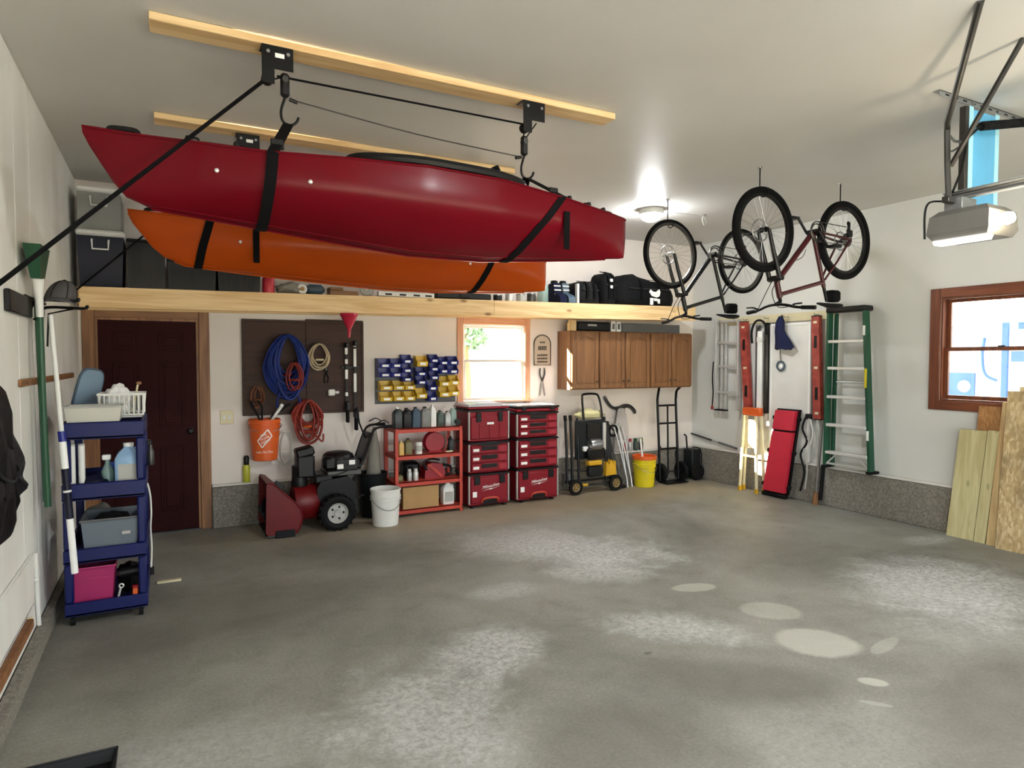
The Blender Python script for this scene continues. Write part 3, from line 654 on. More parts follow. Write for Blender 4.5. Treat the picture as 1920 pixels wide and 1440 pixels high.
t = thing('slate_pouch', 'slate blue zipped pouch on the loft shelf', 'pouch', (1.28, 6.54, onshelf(1.28))); MB().box(1.2, 1.38, 6.46, 6.62, onshelf(1.38), onshelf(1.38) + .10, .035).build('body', 'slate', t); MB().box(1.21, 1.37, 6.457, 6.462, onshelf(1.38) + .055, onshelf(1.38) + .065).build('zip', 'dark_steel', t)
t = thing('wooden_offcut', 'orange-brown wooden offcut lying on the loft shelf', 'board', (1.55, 6.5, onshelf(1.55))); MB().box(1.42, 1.7, 6.45, 6.6, onshelf(1.7), onshelf(1.7) + .045, .004).build('lower_piece', 'oak_x', t); MB().box(1.42, 1.55, 6.45, 6.6, onshelf(1.7) + .046, onshelf(1.7) + .075, .004).build('upper_piece', 'oak_x', t)
t = thing('hose_reel', 'small pale hose reel standing on the loft shelf edge', 'reel', (1.8, 6.5, onshelf(1.8)))
for rr in (.062, .045, .028): MB().torus((1.8, 6.5, onshelf(1.8) + .075), rr, .012, 'Y', 24, 8).build('coil', 'pale_grey_plastic', t)
t = thing('silver_rail', 'long silver tool rail lying under the orange kayak', 'rail', (2.2, 6.48, onshelf(2.2))); MB().box(1.9, 2.5, 6.44, 6.5, onshelf(2.5), onshelf(2.5) + .05, .004).build('body', 'aluminium', t)
for x in (1.97, 2.12, 2.27, 2.4): MB().box(x, x + .07, 6.436, 6.44, onshelf(2.5) + .012, onshelf(2.5) + .03).build('slot', 'black_plastic', t)
t = thing('black_case', 'long flat black case on the loft shelf', 'case', (2.85, 6.6, onshelf(2.85))); MB().box(2.53, 3.18, 6.46, 6.75, onshelf(3.18), onshelf(3.18) + .07, .012).build('shell', 'black_plastic', t); MB().box(2.8, 2.92, 6.445, 6.46, onshelf(3.18) + .02, onshelf(3.18) + .05, .004).build('handle', 'black_plastic', t)
for i, (x, hh, m, lab) in enumerate(((3.27, .07, 'charcoal', 'low dark tin at the end of the black case on the shelf'), (3.42, .11, 'aluminium', 'silver paint tin on the loft shelf'), (3.56, .085, 'pale_grey_plastic', 'squat pale grey jar on the loft shelf'), (3.70, .10, 'dark_steel', 'dark grey tin on the loft shelf'))):
    t = thing('shelf_tin', lab, 'tin', (x, 6.49, onshelf(x))); MB().lathe([(0, 0), (.048, 0), (.05, .006), (.05, hh - .01), (.047, hh)], (x, 6.49, onshelf(x)), 18).build('body', m, t); MB().lathe([(.051, hh - .012), (.052, hh), (.04, hh + .004), (0, hh + .004)], (x, 6.49, onshelf(x)), 18).build('lid', 'steel', t)
t = thing('clear_bottle', 'pale translucent bottle standing at the kayak stern on the shelf', 'bottle', (3.86, 6.5, onshelf(3.86))); clear_plastic('clear_green', (150, 180, 172), .6); MB().lathe([(0, 0), (.06, 0), (.064, .01), (.064, .16), (.05, .2), (.025, .23), (.022, .26), (0, .26)], (3.86, 6.5, onshelf(3.86)), 20).build('body', 'clear_green', t); MB().lathe([(.026, .25), (.026, .28), (0, .282)], (3.86, 6.5, onshelf(3.86)), 14).build('cap', 'white_plastic', t)
# sports bags and boots at the far end
mat('bag_navy', (16, 22, 50), 0.85, bump=0.4, bscale=120, var=.3, spec=.2)
mat('bag_black', (11, 12, 14), 0.85, bump=0.4, bscale=120, var=.3, spec=.2)
mat('bag_dark', (22, 22, 24), 0.8, bump=0.4, bscale=90, var=.3, spec=.2)
def boot(label, x, m):
    z = onshelf(x); t = thing('ski_boot', label, 'boot', (x, 6.55, z))
    MB().prism([(6.43, z), (6.72, z), (6.73, z + .06), (6.70, z + .24), (6.58, z + .245), (6.565, z + .13), (6.46, z + .09), (6.43, z + .05)], 'X', x - .045, x + .045).build('shell', m, t)
    for q in (.10, .15, .2): MB().box(x - .047, x + .047, 6.51 + q * .28, 6.525 + q * .28, z + q, z + q + .018, .003).build('buckle', 'aluminium', t)
    MB().lathe([(.035, .24), (.045, .25), (.04, .275), (.02, .28)], (x, 6.64, z), 14).build('liner', 'black_rubber', t)
boot('navy ski boot nearest the kayak stern on the shelf', 4.10, 'bag_navy'); boot('blue-grey ski boot second from the kayak stern', 4.22, 'slate')
def bag(name, label, cat, x0, x1, y0, y1, z, h, m, strap=True, patch=None, slump=.0, seed=1):
    from mathutils import noise as mn
    t = thing(name, label, cat, ((x0 + x1) / 2, (y0 + y1) / 2, z)); n = 28; rings = []
    xc, yc, hx, hy = (x0 + x1) / 2, (y0 + y1) / 2, (x1 - x0) / 2, (y1 - y0) / 2
    for i, (f, sc) in enumerate(((0, .9), (.04, .97), (.25, 1.0), (.5, .99), (.72, .95), (.88, .86), (.97, .66), (1.0, .3))):
        ring = []
        for j in range(n):
            a = 2 * pi * j / n; cx, sy = cos(a), sin(a); k = (abs(cx) ** 4 + abs(sy) ** 4) ** -.25
            p = Vector((xc + hx * sc * cx * k, yc + hy * sc * sy * k, z + h * f - slump * f * (cx * k) * h))
            q = 1 + .06 * mn.noise(p * 7 + Vector((seed, 0, 0))); ring.append((xc + (p.x - xc) * q, yc + (p.y - yc) * q, max(z, p.z + (.02 * mn.noise(p * 9) if f > .3 else 0))))
        rings.append(ring)
    MB().loft(rings).build('body', m, t, sm=60)
    if strap:
        for dx in (-.3, .3): MB().ribbon(smooth_path([(xc + dx * hx, y0 - .012, z + h * .2), (xc + dx * hx, y0 - .02, z + h * .55), (xc + dx * hx, y0 + .02, z + h * .9), (xc + dx * hx, yc, z + h * 1.06 - slump * dx * h)], 4), (1, 0, 0), .035, .006).build('strap', 'black_web', t)
    MB().box(xc - hx * .7, xc + hx * .7, y0 - .008, y0 + .006, z + h * .58, z + h * .61, .002).build('zip', 'dark_steel', t)
    return t
bag('sports_bag', 'dark grey sports bag between the ski boots and tall black pack', 'bag', 4.32, 4.66, 6.44, 6.86, onshelf(4.66), .27, 'bag_dark')
tag(MB().box(4.285, 4.315, 6.42, 6.47, onshelf(4.3), onshelf(4.3) + .23, .004).build('white_stake', 'white_plastic', origin=(4.3, 6.45, onshelf(4.3))), 'thin white stake upright between boot and grey bag', 'stake')
t = bag('backpack', 'black backpack with two white patches on the loft shelf', 'backpack', 4.68, 4.90, 6.44, 6.8, onshelf(4.9), .39, 'bag_black')
for q in (.19, .27): MB().box(4.76, 4.80, 6.415, 6.43, onshelf(4.9) + q, onshelf(4.9) + q + .035, .004).build('patch', 'bright_white', t)
t = bag('duffel_bag', 'large black duffel bag with white emblem on the loft shelf', 'bag', 4.92, 5.86, 6.44, 6.88, onshelf(5.8), .34, 'bag_black', slump=.16, seed=4)
e = MB(); bz = onshelf(5.4)
e.prism([(5.36, bz + .17), (5.38, bz + .2), (5.42, bz + .175), (5.47, bz + .175), (5.52, bz + .21), (5.535, bz + .17), (5.52, bz + .12), (5.48, bz + .105), (5.40, bz + .12)], 'Y', 6.408, 6.420); e.box(5.375, 5.42, 6.408, 6.42, bz + .01, bz + .095); e.prism([(5.43, bz + .095), (5.53, bz + .085), (5.53, bz + .03), (5.50, bz + .03), (5.49, bz + .06), (5.44, bz + .06)], 'Y', 6.408, 6.42); e.build('emblem', 'bright_white', t)

# ================================================================== BACK WALL
t = thing('wall_socket', 'cream wall socket plate next to the door casing', 'socket', (.51, 6.945, 1.08))
MB().box(.455, .575, 6.938, 6.949, 1.01, 1.145, .004).build('plate', 'cream', t)
for x in (.49, .54): MB().box(x - .012, x + .012, 6.934, 6.939, 1.055, 1.10, .003).build('outlet', 'white_plastic', t)
wood_mat('pegboard', (70, 46, 36), (56, 36, 29), 'X', rough=0.7, knots=False)
pb = thing('pegboard', 'dark brown pegboard on the back wall', 'pegboard', (1.26, 6.92, 1.07))
MB().box(.66, 1.27, 6.915, 6.94, 1.085, 2.04, .002).build('panel', 'pegboard', pb); MB().box(1.273, 1.87, 6.915, 6.94, 1.085, 2.06, .002).build('panel', 'pegboard', pb)
f = MB(); f.box(.66, 1.87, 6.905, 6.915, 1.085, 1.11, .002); f.box(.66, 1.87, 6.905, 6.915, 2.02, 2.045, .002); f.box(.66, .685, 6.905, 6.915, 1.11, 2.02, .002); f.box(1.845, 1.87, 6.905, 6.915, 1.11, 2.02, .002); f.build('frame', 'pegboard', pb)
def peg(x, z, y0=6.915, ln=.10): MB().tube([(x, y0, z), (x, y0 - ln, z), (x, y0 - ln - .01, z + .025)], .004, 6).build('peg_hook', 'steel', pb)
def coil(name, label, cat, c, rx, rz, m, turns, r, seed, drop=None, tie='black_web', yspread=.05, lo=.68):
    """Hank of cord: many uneven loops hanging from one hook."""
    rn = random.Random(seed); t = thing(name, label, cat, (c[0], c[1], c[2] - rz))
    for k in range(turns):
        fx, fz = rx * rn.uniform(lo, 1.0), rz * rn.uniform(lo + .1, 1.0); ox, oy = rn.uniform(-.018, .018), rn.uniform(-yspread, yspread); path = []
        for j in range(28):
            a = 2 * pi * j / 28; sq = 1 - .25 * max(0, sin(a)); path.append((c[0] + ox + fx * cos(a) * sq, c[1] + oy + .012 * sin(3 * a + k), c[2] + (rz - fz) * .9 + fz * sin(a)))
        MB().tube(path, r, 6, closed=True).build('loop', m, t)
    if drop:
        for (dx, dz) in drop: MB().tube(smooth_path([(c[0] + dx * .4, c[1] - .03, c[2] - rz * .5), (c[0] + dx, c[1] - .04, c[2] - rz * .9), (c[0] + dx * 1.1, c[1] - .03, c[2] - rz - dz)], 5), r, 6).build('loose_end', m, t)
    MB().torus((c[0], c[1] - .0, c[2] - rz * .2), .035, .012, 'Z', 16, 6).build('tie', tie, t)
    return t
mat('hose_blue', (30, 50, 122), 0.5, var=.3, spec=.3); mat('cord_cream', (190, 172, 140), 0.6); mat('cord_red', (142, 42, 28), 0.5, var=.3); mat('cord_brown', (120, 70, 44), 0.6)
coil('air_hose', 'big blue air hose coiled on the dark pegboard', 'hose', (1.07, 6.80, 1.56), .215, .33, 'hose_blue', 24, .011, 1, [(-.1, .06), (.1, .03)], 'cord_red', .06, .45); peg(1.07, 1.86)
coil('cream_cord', 'small cream cord coil hanging at the middle of the pegboard', 'cord', (1.39, 6.83, 1.67), .10, .135, 'cord_cream', 6, .008, 2, None, 'cream', .03); peg(1.39, 1.79)
coil('jumper_cable', 'thin red jumper cable tied in the loop of blue hose', 'cable', (1.12, 6.70, 1.47), .07, .14, 'cord_red', 4, .007, 5, None, 'cord_red', .02)
coil('extension_cord', 'red extension cord coil hanging below the pegboard', 'cord', (1.255, 6.80, 1.01), .15, .225, 'cord_red', 20, .010, 3, [(.14, -.1)], 'orange_plastic', .06, .38); peg(1.255, 1.215)
coil('brown_cord', 'short brown cord hanging at the lower corner of the pegboard', 'cord', (.79, 6.84, 1.27), .065, .11, 'cord_brown', 4, .007, 8, None, 'cord_brown', .02); peg(.79, 1.36)
coil('white_cable', 'white cable loop hanging on the wall under the red cord', 'cable', (1.06, 6.92, .72), .09, .20, 'white_plastic', 2, .008, 9, None, 'white_plastic', .01)
t = thing('wire_stripper', 'dark pliers hanging between cream cord and pegboard corner', 'pliers', (1.47, 6.90, 1.42))
for s in (-1, 1): MB().tube(smooth_path([(1.47 + s * .005, 6.895, 1.56), (1.47 - s * .012, 6.895, 1.53), (1.47 + s * .02, 6.895, 1.46), (1.47 + s * .012, 6.895, 1.40)], 4), .006, 6).build('handle', 'black_rubber', t)
MB().box(1.46, 1.48, 6.89, 6.90, 1.53, 1.59, .003).build('jaw', 'dark_steel', t)
t = thing('white_dispenser', 'small white tape dispenser on the pegboard near the clamps', 'dispenser', (1.52, 6.88, 1.28)); MB().box(1.485, 1.555, 6.86, 6.912, 1.265, 1.335, .01).build('body', 'white_plastic', t); MB().box(1.556, 1.60, 6.87, 6.90, 1.285, 1.315, .008).build('nose', 'white_plastic', t)
# two long bar clamps with white jaws
def clamp(label, x, z0, z1, marks, y=6.86):
    t = thing('bar_clamp', label, 'clamp', (x, y, z0))
    MB().box(x - .011, x + .011, y - .006, y + .006, z0, z1, .002).build('bar', 'black_metal', t)
    MB().box(x - .02, x + .02, y - .07, y + .012, z1 - .05, z1, .006).build('jaw', 'black_plastic', t)
    MB().box(x - .02, x + .02, y - .09, y + .012, z0 + .13, z0 + .22, .006).build('sliding_jaw', 'black_plastic', t); MB().cyl((x, y - .055, z0), (x, y - .055, z0 + .125), .016, n=10).build('grip', 'black_rubber', t)
    for (a, b_) in marks: MB().box(x - .0145, x + .0145, y - .009, y + .009, a, b_, .003).build('sleeve', 'bright_white', t)
clamp('black bar clamp with broken white sleeves on the pegboard', 1.672, .985, 1.82, ((1.70, 1.77), (1.60, 1.65), (1.44, 1.54), (1.26, 1.30))); clamp('longer black bar clamp with white sleeves at the pegboard edge', 1.762, .90, 1.84, ((1.57, 1.76), (1.30, 1.50), (1.78, 1.82)))
MB().box(1.62, 1.82, 6.885, 6.914, 1.545, 1.575, .003).build('clamp_rail', 'black_plastic', pb)
t = thing('red_funnel', 'red plastic funnel hanging under the loft shelf', 'funnel', (1.60, 6.42, 1.88)); fz = shz(1.6) - .172
mat('funnel_red', (186, 32, 60), 0.35); MB().lathe([(.085, fz - .002), (.088, fz - .02), (.08, fz - .03), (.018, fz - .16), (.010, fz - .24), (.007, fz - .24), (.014, fz - .16), (.076, fz - .028), (.08, fz - .006)], (1.60, 6.44, 0), 24).build('cone', 'funnel_red', t); MB().tube([(1.60, 6.53, fz - .02), (1.60, 6.56, fz - .03), (1.60, 6.55, fz - .002)], .006, 6).build('hanger', 'funnel_red', t)
# orange bucket on the wall with hand tools
ob = thing('orange_bucket', 'orange bucket with white print hung under the pegboard', 'bucket', (.845, 6.80, .655))
def bucket(t, c, r0, r1, z0, z1, m, ribs=(), n=32, wall=.004, inner=True):
    pr = [(0, z0), (r0 - .006, z0), (r0, z0 + .006)]
    for (q, e) in ribs:
        zz = z0 + (z1 - z0) * q; rr = r0 + (r1 - r0) * q; pr += [(rr, zz - .006), (rr + e, zz - .004), (rr + e, zz + .004), (rr, zz + .006)]
    pr += [(r1, z1), (r1 - wall, z1), (r0 - wall, z0 + .008), (0, z0 + .008)]
    return MB().lathe(pr, c, n).build('pail', m, t)
bucket(ob, (.845, 6.795, 0), .118, .148, .655, 1.06, 'orange_plastic', ((.80, .008), (.88, .008), (.97, .006)))
hd = [(.845 + .152 * cos(a), 6.795 - .03 - .10 * sin(a), 1.0 - .06 * sin(a)) for a in [pi * i / 14 for i in range(15)]]
MB().tube(hd, .004, 6).build('bail', 'steel', ob)
lg = MB()
def on_bucket(u, z): r_ = .1195 + .030 * (z - .655) / .405; return (.845 + r_ * sin(u - .12), 6.795 - r_ * cos(u - .12), z)
def strip(mb, pts, w):
    fine = [(p[0] + (q[0] - p[0]) * k / 6, p[1] + (q[1] - p[1]) * k / 6) for p, q in zip(pts[:-1], pts[1:]) for k in range(6)] + [pts[-1]]
    for (u0, z0), (u1, z1) in zip(fine[:-1], fine[1:]):
        d = Vector((u1 - u0, (z1 - z0) / .13)).normalized(); nx, nz = -d.y * w / .13, d.x * w
        mb.add([on_bucket(u0 + nx, z0 + nz), on_bucket(u1 + nx, z1 + nz), on_bucket(u1 - nx, z1 - nz), on_bucket(u0 - nx, z0 - nz)], [(0, 1, 2, 3)])
strip(lg, [(-.50, .855), (.20, .965), (.50, .90), (-.20, .79), (-.50, .855)], .005)
lg.build('print_frame', 'bright_white', ob)
def bucket_text(txt, size, zc, tilt, name):
    """Lettering bent round the pail."""
    o = text_mesh(txt, size, name, 'bright_white', ob, WM[ob], 0.0, .0004); ct_, st_ = cos(tilt), sin(tilt)
    Mi = WM[ob].inverted()
    for v in o.data.vertices:
        x, y, d = v.co.x, v.co.y, v.co.z; u, w2 = (x * ct_ - y * st_) / .138, zc + x * st_ + y * ct_; p = Vector(on_bucket(u, w2)); n_ = Vector((sin(u - .12), -cos(u - .12), 0)); v.co = Mi @ (p + n_ * (.0006 + d))
    o.data.update()
bucket_text('THE\nHOME\nDEPOT', .033, .880, radians(22), 'logo_lettering')
bucket_text("Let's Do This.", .033, .745, 0.0, 'lettering')
t = thing('utility_knife', 'white handled hand tool poking out of the orange bucket', 'hand tool', (.90, 6.78, 1.05)); MB().tube([(.88, 6.79, 1.0), (1.0, 6.74, 1.185)], [.013, .016], 8).build('handle', 'white_plastic', t); MB().ell((1.0, 6.74, 1.19), (.02, .02, .02), 10, 6).build('end_cap', 'bright_white', t)
t = thing('pruning_shears', 'black handled shears in the orange bucket', 'shears', (.80, 6.8, 1.02))
for s in (-1, 1): MB().tube(smooth_path([(.82, 6.79, 1.0), (.80 + s * .02, 6.78, 1.10), (.78 + s * .04, 6.77, 1.18), (.75 + s * .03, 6.77, 1.24)], 4), .010, 8).build('handle', 'black_rubber', t)
MB().tube([(.82, 6.79, .9), (.82, 6.79, 1.02)], .012, 6).build('blade', 'steel', t)
t = thing('hand_saw', 'small folding saw with dark grip in the orange bucket', 'saw', (.93, 6.81, 1.0)); MB().tube(smooth_path([(.9, 6.82, .95), (.92, 6.82, 1.08), (1.0, 6.81, 1.14), (1.09, 6.80, 1.20)], 4), [.012] * 13, 8).build('grip', 'black_rubber', t); MB().box(.885, .90, 6.815, 6.822, .80, .96).build('blade', 'steel', t)
t = thing('sprayer_bottle', 'small yellow-green bottle with black cap on the curb ledge', 'bottle', (.685, 6.918, .43)); mat('lime_plastic', (196, 196, 56), 0.4)
MB().lathe([(0, .428), (.032, .428), (.034, .435), (.034, .58), (.026, .60), (0, .60)], (.685, 6.912, 0), 18).build('body', 'lime_plastic', t); MB().lathe([(.024, .60), (.026, .605), (.026, .67), (.018, .69), (0, .69)], (.685, 6.912, 0), 16).build('cap', 'black_plastic', t)

# storage bins on a louvred panel
lp = thing('louvred_panel', 'grey louvred panel carrying the blue and yellow bins', 'panel', (2.5, 6.94, 1.13)); PX0, PX1 = 2.0, 2.945
MB().box(PX0, PX1, 6.935, 6.948, 1.16, 1.66).build('sheet', 'grey_plastic', lp)
for i in range(12): MB().box(PX0 + .01, PX1 - .01, 6.926, 6.936, 1.17 + i * .040, 1.185 + i * .040, .003).build('louvre', 'grey_plastic', lp)
def bin_proto(w_, d_, h_):
    m = MB(); x = w_ / 2; th = .004
    side = [(0, 0), (-d_, 0), (-d_ - .012, h_ * .45), (-d_ * .72, h_ * .62), (-d_ * .5, h_), (0, h_)]
    for s in (-1, 1): m.prism([(u, w2) for u, w2 in side], 'X', s * x, s * (x - th))
    m.box(-x, x, -d_, 0, 0, th); m.box(-x, x, -th, 0, 0, h_)
    m.add([(-x, -d_, 0), (x, -d_, 0), (x, -d_ - .012, h_ * .45), (-x, -d_ - .012, h_ * .45), (-x, -d_ + th, 0), (x, -d_ + th, 0), (x, -d_ - .012 + th, h_ * .45), (-x, -d_ - .012 + th, h_ * .45)], [(0, 1, 2, 3), (4, 7, 6, 5), (3, 2, 6, 7), (0, 3, 7, 4), (1, 5, 6, 2)])
    return m
PROTO = {}
BINS = [  # colour, x, z, w, h, row word
    ('blue', 2.075, 1.555, .125, .085), ('blue', 2.205, 1.555, .115, .085), ('blue', 2.325, 1.60, .105, .085), ('yellow', 2.50, 1.57, .12, .10), ('blue', 2.64, 1.61, .10, .08), ('blue', 2.755, 1.585, .10, .08), ('blue', 2.87, 1.585, .115, .085),
    ('blue', 2.075, 1.455, .125, .085), ('blue', 2.205, 1.455, .115, .085), ('blue', 2.325, 1.50, .105, .085), ('blue', 2.64, 1.515, .10, .08), ('blue', 2.755, 1.49, .10, .08), ('blue', 2.87, 1.485, .115, .085),
    ('blue', 2.325, 1.405, .105, .08), ('blue', 2.49, 1.465, .11, .08), ('blue', 2.64, 1.42, .10, .08), ('blue', 2.49, 1.37, .11, .08),
    ('yellow', 2.09, 1.315, .125, .085), ('yellow', 2.23, 1.315, .115, .085), ('yellow', 2.355, 1.315, .11, .085), ('blue', 2.62, 1.30, .10, .085), ('yellow', 2.765, 1.345, .12, .095), ('yellow', 2.885, 1.355, .11, .095),
    ('yellow', 2.09, 1.195, .125, .085), ('yellow', 2.23, 1.195, .115, .085), ('yellow', 2.355, 1.195, .11, .085), ('yellow', 2.49, 1.215, .115, .095), ('blue', 2.62, 1.185, .10, .085), ('yellow', 2.765, 1.225, .12, .095), ('yellow', 2.885, 1.235, .11, .095)]
ordn = ['first', 'second', 'third', 'fourth', 'fifth', 'sixth', 'seventh', 'eighth', 'ninth', 'tenth', 'eleventh', 'twelfth', 'thirteenth', 'fourteenth', 'fifteenth', 'sixteenth', 'seventeenth']
cols = {}
for bb in BINS: cols.setdefault(bb[0], []).append(bb)
def rowword(z): return 'top' if z > 1.54 else 'second' if z > 1.44 else 'third' if z > 1.36 else 'fourth' if z > 1.27 else 'bottom'
cnt = {}
for (cn, x, z, w_, h_) in BINS:
    w_, h_ = w_ * 1.04, h_ * 1.17; rw = rowword(z); cnt[(cn, rw)] = cnt.get((cn, rw), 0) + 1; key = (cn, w_, h_)
    tot = sum(1 for q in BINS if q[0] == cn and rowword(q[2]) == rw)
    lab = f'only {cn} parts bin in the {rw} row of the wall panel' if tot == 1 else f'{cn} parts bin, {ordn[cnt[(cn, rw)] - 1]} {cn} one from the door in {rw} row'
    b = thing('parts_bin', lab, 'bin', (x, 6.924, z), group=f'{cn} bins on the louvred panel')
    if key not in PROTO:
        o = bin_proto(w_, .115, h_).build('shell', 'bin_blue' if cn == 'blue' else 'bin_yellow', b, local=True); PROTO[key] = [o.data]
        o2 = MB().box(-w_ * .27, w_ * .27, -.133, -.1285, h_ * .12, h_ * .36).build('label_card', 'bright_white', b, local=True); PROTO[key].append(o2.data)
        o3 = MB().ell((0, -.05, h_ * .18), (w_ * .42, .038, h_ * .22), 10, 6).build('contents', 'dark_steel', b, local=True); PROTO[key].append(o3.data)
    else:
        for nm, me in zip(('shell', 'label_card', 'contents'), PROTO[key]):
            o = bpy.data.objects.new(nm, me); COL.objects.link(o); o.parent = b; WM[o] = WM[b].copy()

# arched sign and a pair of hanging scissors by the window
sg = thing('arched_sign', 'small arched grey sign with a dark border beside the window', 'sign', (4.11, 6.945, 1.575)); mat('sign_face', (196, 184, 166), 0.7); mat('sign_dark', (74, 68, 62), 0.6)
prof = [(3.995, 1.58), (4.23, 1.58), (4.23, 1.84)] + [(4.1125 + .1175 * cos(a) , 1.84 + .11 * sin(a)) for a in [pi * i / 10 for i in range(1, 10)]] + [(3.995, 1.84)]
MB().prism(prof, 'Y', 6.935, 6.949).build('board', 'sign_face', sg)
def P3(l, y): return [(u, y, v) for u, v in l]
MB().tube(P3(prof, 6.934), .008, 6, closed=True).build('border', 'sign_dark', sg)
rr = random.Random(4)
for z, n in ((1.86, 3), (1.80, 5), (1.775, 5), (1.70, 6), (1.66, 6), (1.62, 6)):
    q = MB()
    for i in range(n):
        w2 = .15 * (n / 6); x = 4.1125 - w2 / 2 + w2 * (i + .5) / n; q.box(x - .009, x + .009, 6.930, 6.935, z - .010, z + rr.uniform(.006, .014)); q.box(x - .004, x + .003, 6.9295, 6.935, z - .012, z + .012)
    q.build('lettering', 'sign_dark', sg)
sc = thing('garden_shears', 'steel shears hanging on the wall under the arched sign', 'shears', (4.11, 6.93, 1.18))
for s in (-1, 1):
    MB().tube(smooth_path([(4.11 + s * .03, 6.93, 1.54), (4.11 + s * .035, 6.93, 1.47), (4.11, 6.93, 1.38)], 4), .010, 8).build('handle', 'dark_steel', sc)
    MB().prism([(4.11 - s * .006, 1.39), (4.11 + s * .02, 1.37), (4.11 + s * .045, 1.2), (4.11 + s * .03, 1.2)], 'Y', 6.926 + s * .002, 6.932 + s * .002).build('blade', 'steel', sc)
MB().cyl((4.11, 6.92, 1.385), (4.11, 6.94, 1.385), .01, n=10).build('pivot', 'dark_steel', sc)

# ================================================================== WALL CABINETS
def cab_door(x0, x1, z0, z1, y, parent, knob_x):
    d = MB().box(x0, x1, y, y + .02, z0, z1, .003).build('door', 'oak_z', parent); s = .055
    p = MB(); p.box(x0 + .004, x0 + s, y - .010, y, z0 + .004, z1 - .004, .003); p.box(x1 - s, x1 - .004, y - .010, y, z0 + .004, z1 - .004, .003); p.box(x0 + s, x1 - s, y - .010, y, z0 + .004, z0 + s, .003)
    xc = (x0 + x1) / 2; hw = (x1 - x0) / 2 - s
    arch = [(x0 + s, z1 - .004), (x0 + s, z1 - s - .05)] + [(xc + hw * (-1 + 2 * i / 10), z1 - s - .05 + .045 * sin(pi * i / 10)) for i in range(1, 10)] + [(x1 - s, z1 - s - .05), (x1 - s, z1 - .004)]
    p.prism(arch, 'Y', y - .010, y); p.build('rail_and_stile', 'oak_z', d)
    pl = [(x0 + s + .02, z0 + s + .02), (x1 - s - .02, z0 + s + .02), (x1 - s - .02, z1 - s - .075)] + [(xc + (hw - .02) * (1 - 2 * i / 10), z1 - s - .075 + .045 * sin(pi * i / 10)) for i in range(1, 10)] + [(x0 + s + .02, z1 - s - .075)]
    MB().prism(pl, 'Y', y - .008, y).build('raised_panel', 'oak_z', d)
    MB().lathe([(0, -.028), (.012, -.026), (.014, -.018), (.006, -.010), (.006, 0)], (knob_x, y - .010, z0 + .09), 14, 'Y').build('knob', 'sign_dark', d)
    return d
def cabinet(label, x0, x1, z0, z1, doors):
    t = thing('wall_cabinet', label, 'cabinet', ((x0 + x1) / 2, 6.79, z0)); y0 = 6.655
    MB().box(x0, x1, y0, 6.948, z0, z1, .002).build('carcass', 'oak_z', t)
    n = doors; w_ = (x1 - x0) / n
    for i in range(n):
        a, b_ = x0 + i * w_ + .008, x0 + (i + 1) * w_ - .008
        cab_door(a, b_, z0 + .012, z1 - .012, y0 - .021, t, (b_ - .03) if (n == 1 or i == 0) else (a + .03))
cabinet('single-door oak wall cabinet nearest the arched sign', 4.34, 4.75, 1.275, 2.0, 1)
cabinet('two-door oak wall cabinet in the middle of the row', 4.755, 5.565, 1.275, 2.0, 2)
cabinet('two-door oak wall cabinet next to the room corner', 5.57, 6.29, 1.275, 2.0, 2)
t = thing('trim_offcut', 'pine offcut standing on the wall cabinet edge under the shelf', 'board', (4.40, 6.7, 2.0)); MB().box(4.35, 4.44, 6.67, 6.71, 2.0, 2.13, .003).build('long_piece', 'pine_z', t); MB().box(4.35, 4.42, 6.712, 6.74, 2.0, 2.1, .003).build('short_piece', 'pine_z', t)
t = thing('tool_case', 'black tool case lying on the oak cabinets', 'case', (4.72, 6.75, 2.001)); MB().box(4.46, 4.96, 6.67, 6.9, 2.001, 2.115, .015).build('shell', 'black_plastic', t); MB().box(4.6, 4.74, 6.655, 6.67, 2.06, 2.085, .006).build('handle', 'pale_grey_plastic', t)
for x, lab in ((5.0, 'white carton standing next to the black tool case'), (5.085, 'second white carton beside the grey ceiling box')):
    t = thing('small_carton', lab, 'carton', (x, 6.72, 2.001)); MB().box(x - .035, x + .035, 6.67, 6.85, 2.001, 2.13, .003).build('box', 'white_plastic', t); MB().box(x - .02, x + .02, 6.6685, 6.67, 2.03, 2.10).build('picture', 'grey_plastic', t)
t = thing('long_grey_box', 'long flat grey box lying on the oak cabinets', 'box', (5.6, 6.77, 2.001)); MB().box(5.14, 6.1, 6.67, 6.9, 2.001, 2.11, .004).build('carton', 'grey_plastic', t); MB().box(5.12, 5.14, 6.69, 6.88, 2.01, 2.1, .002).build('end_flap', 'pale_grey_plastic', t)

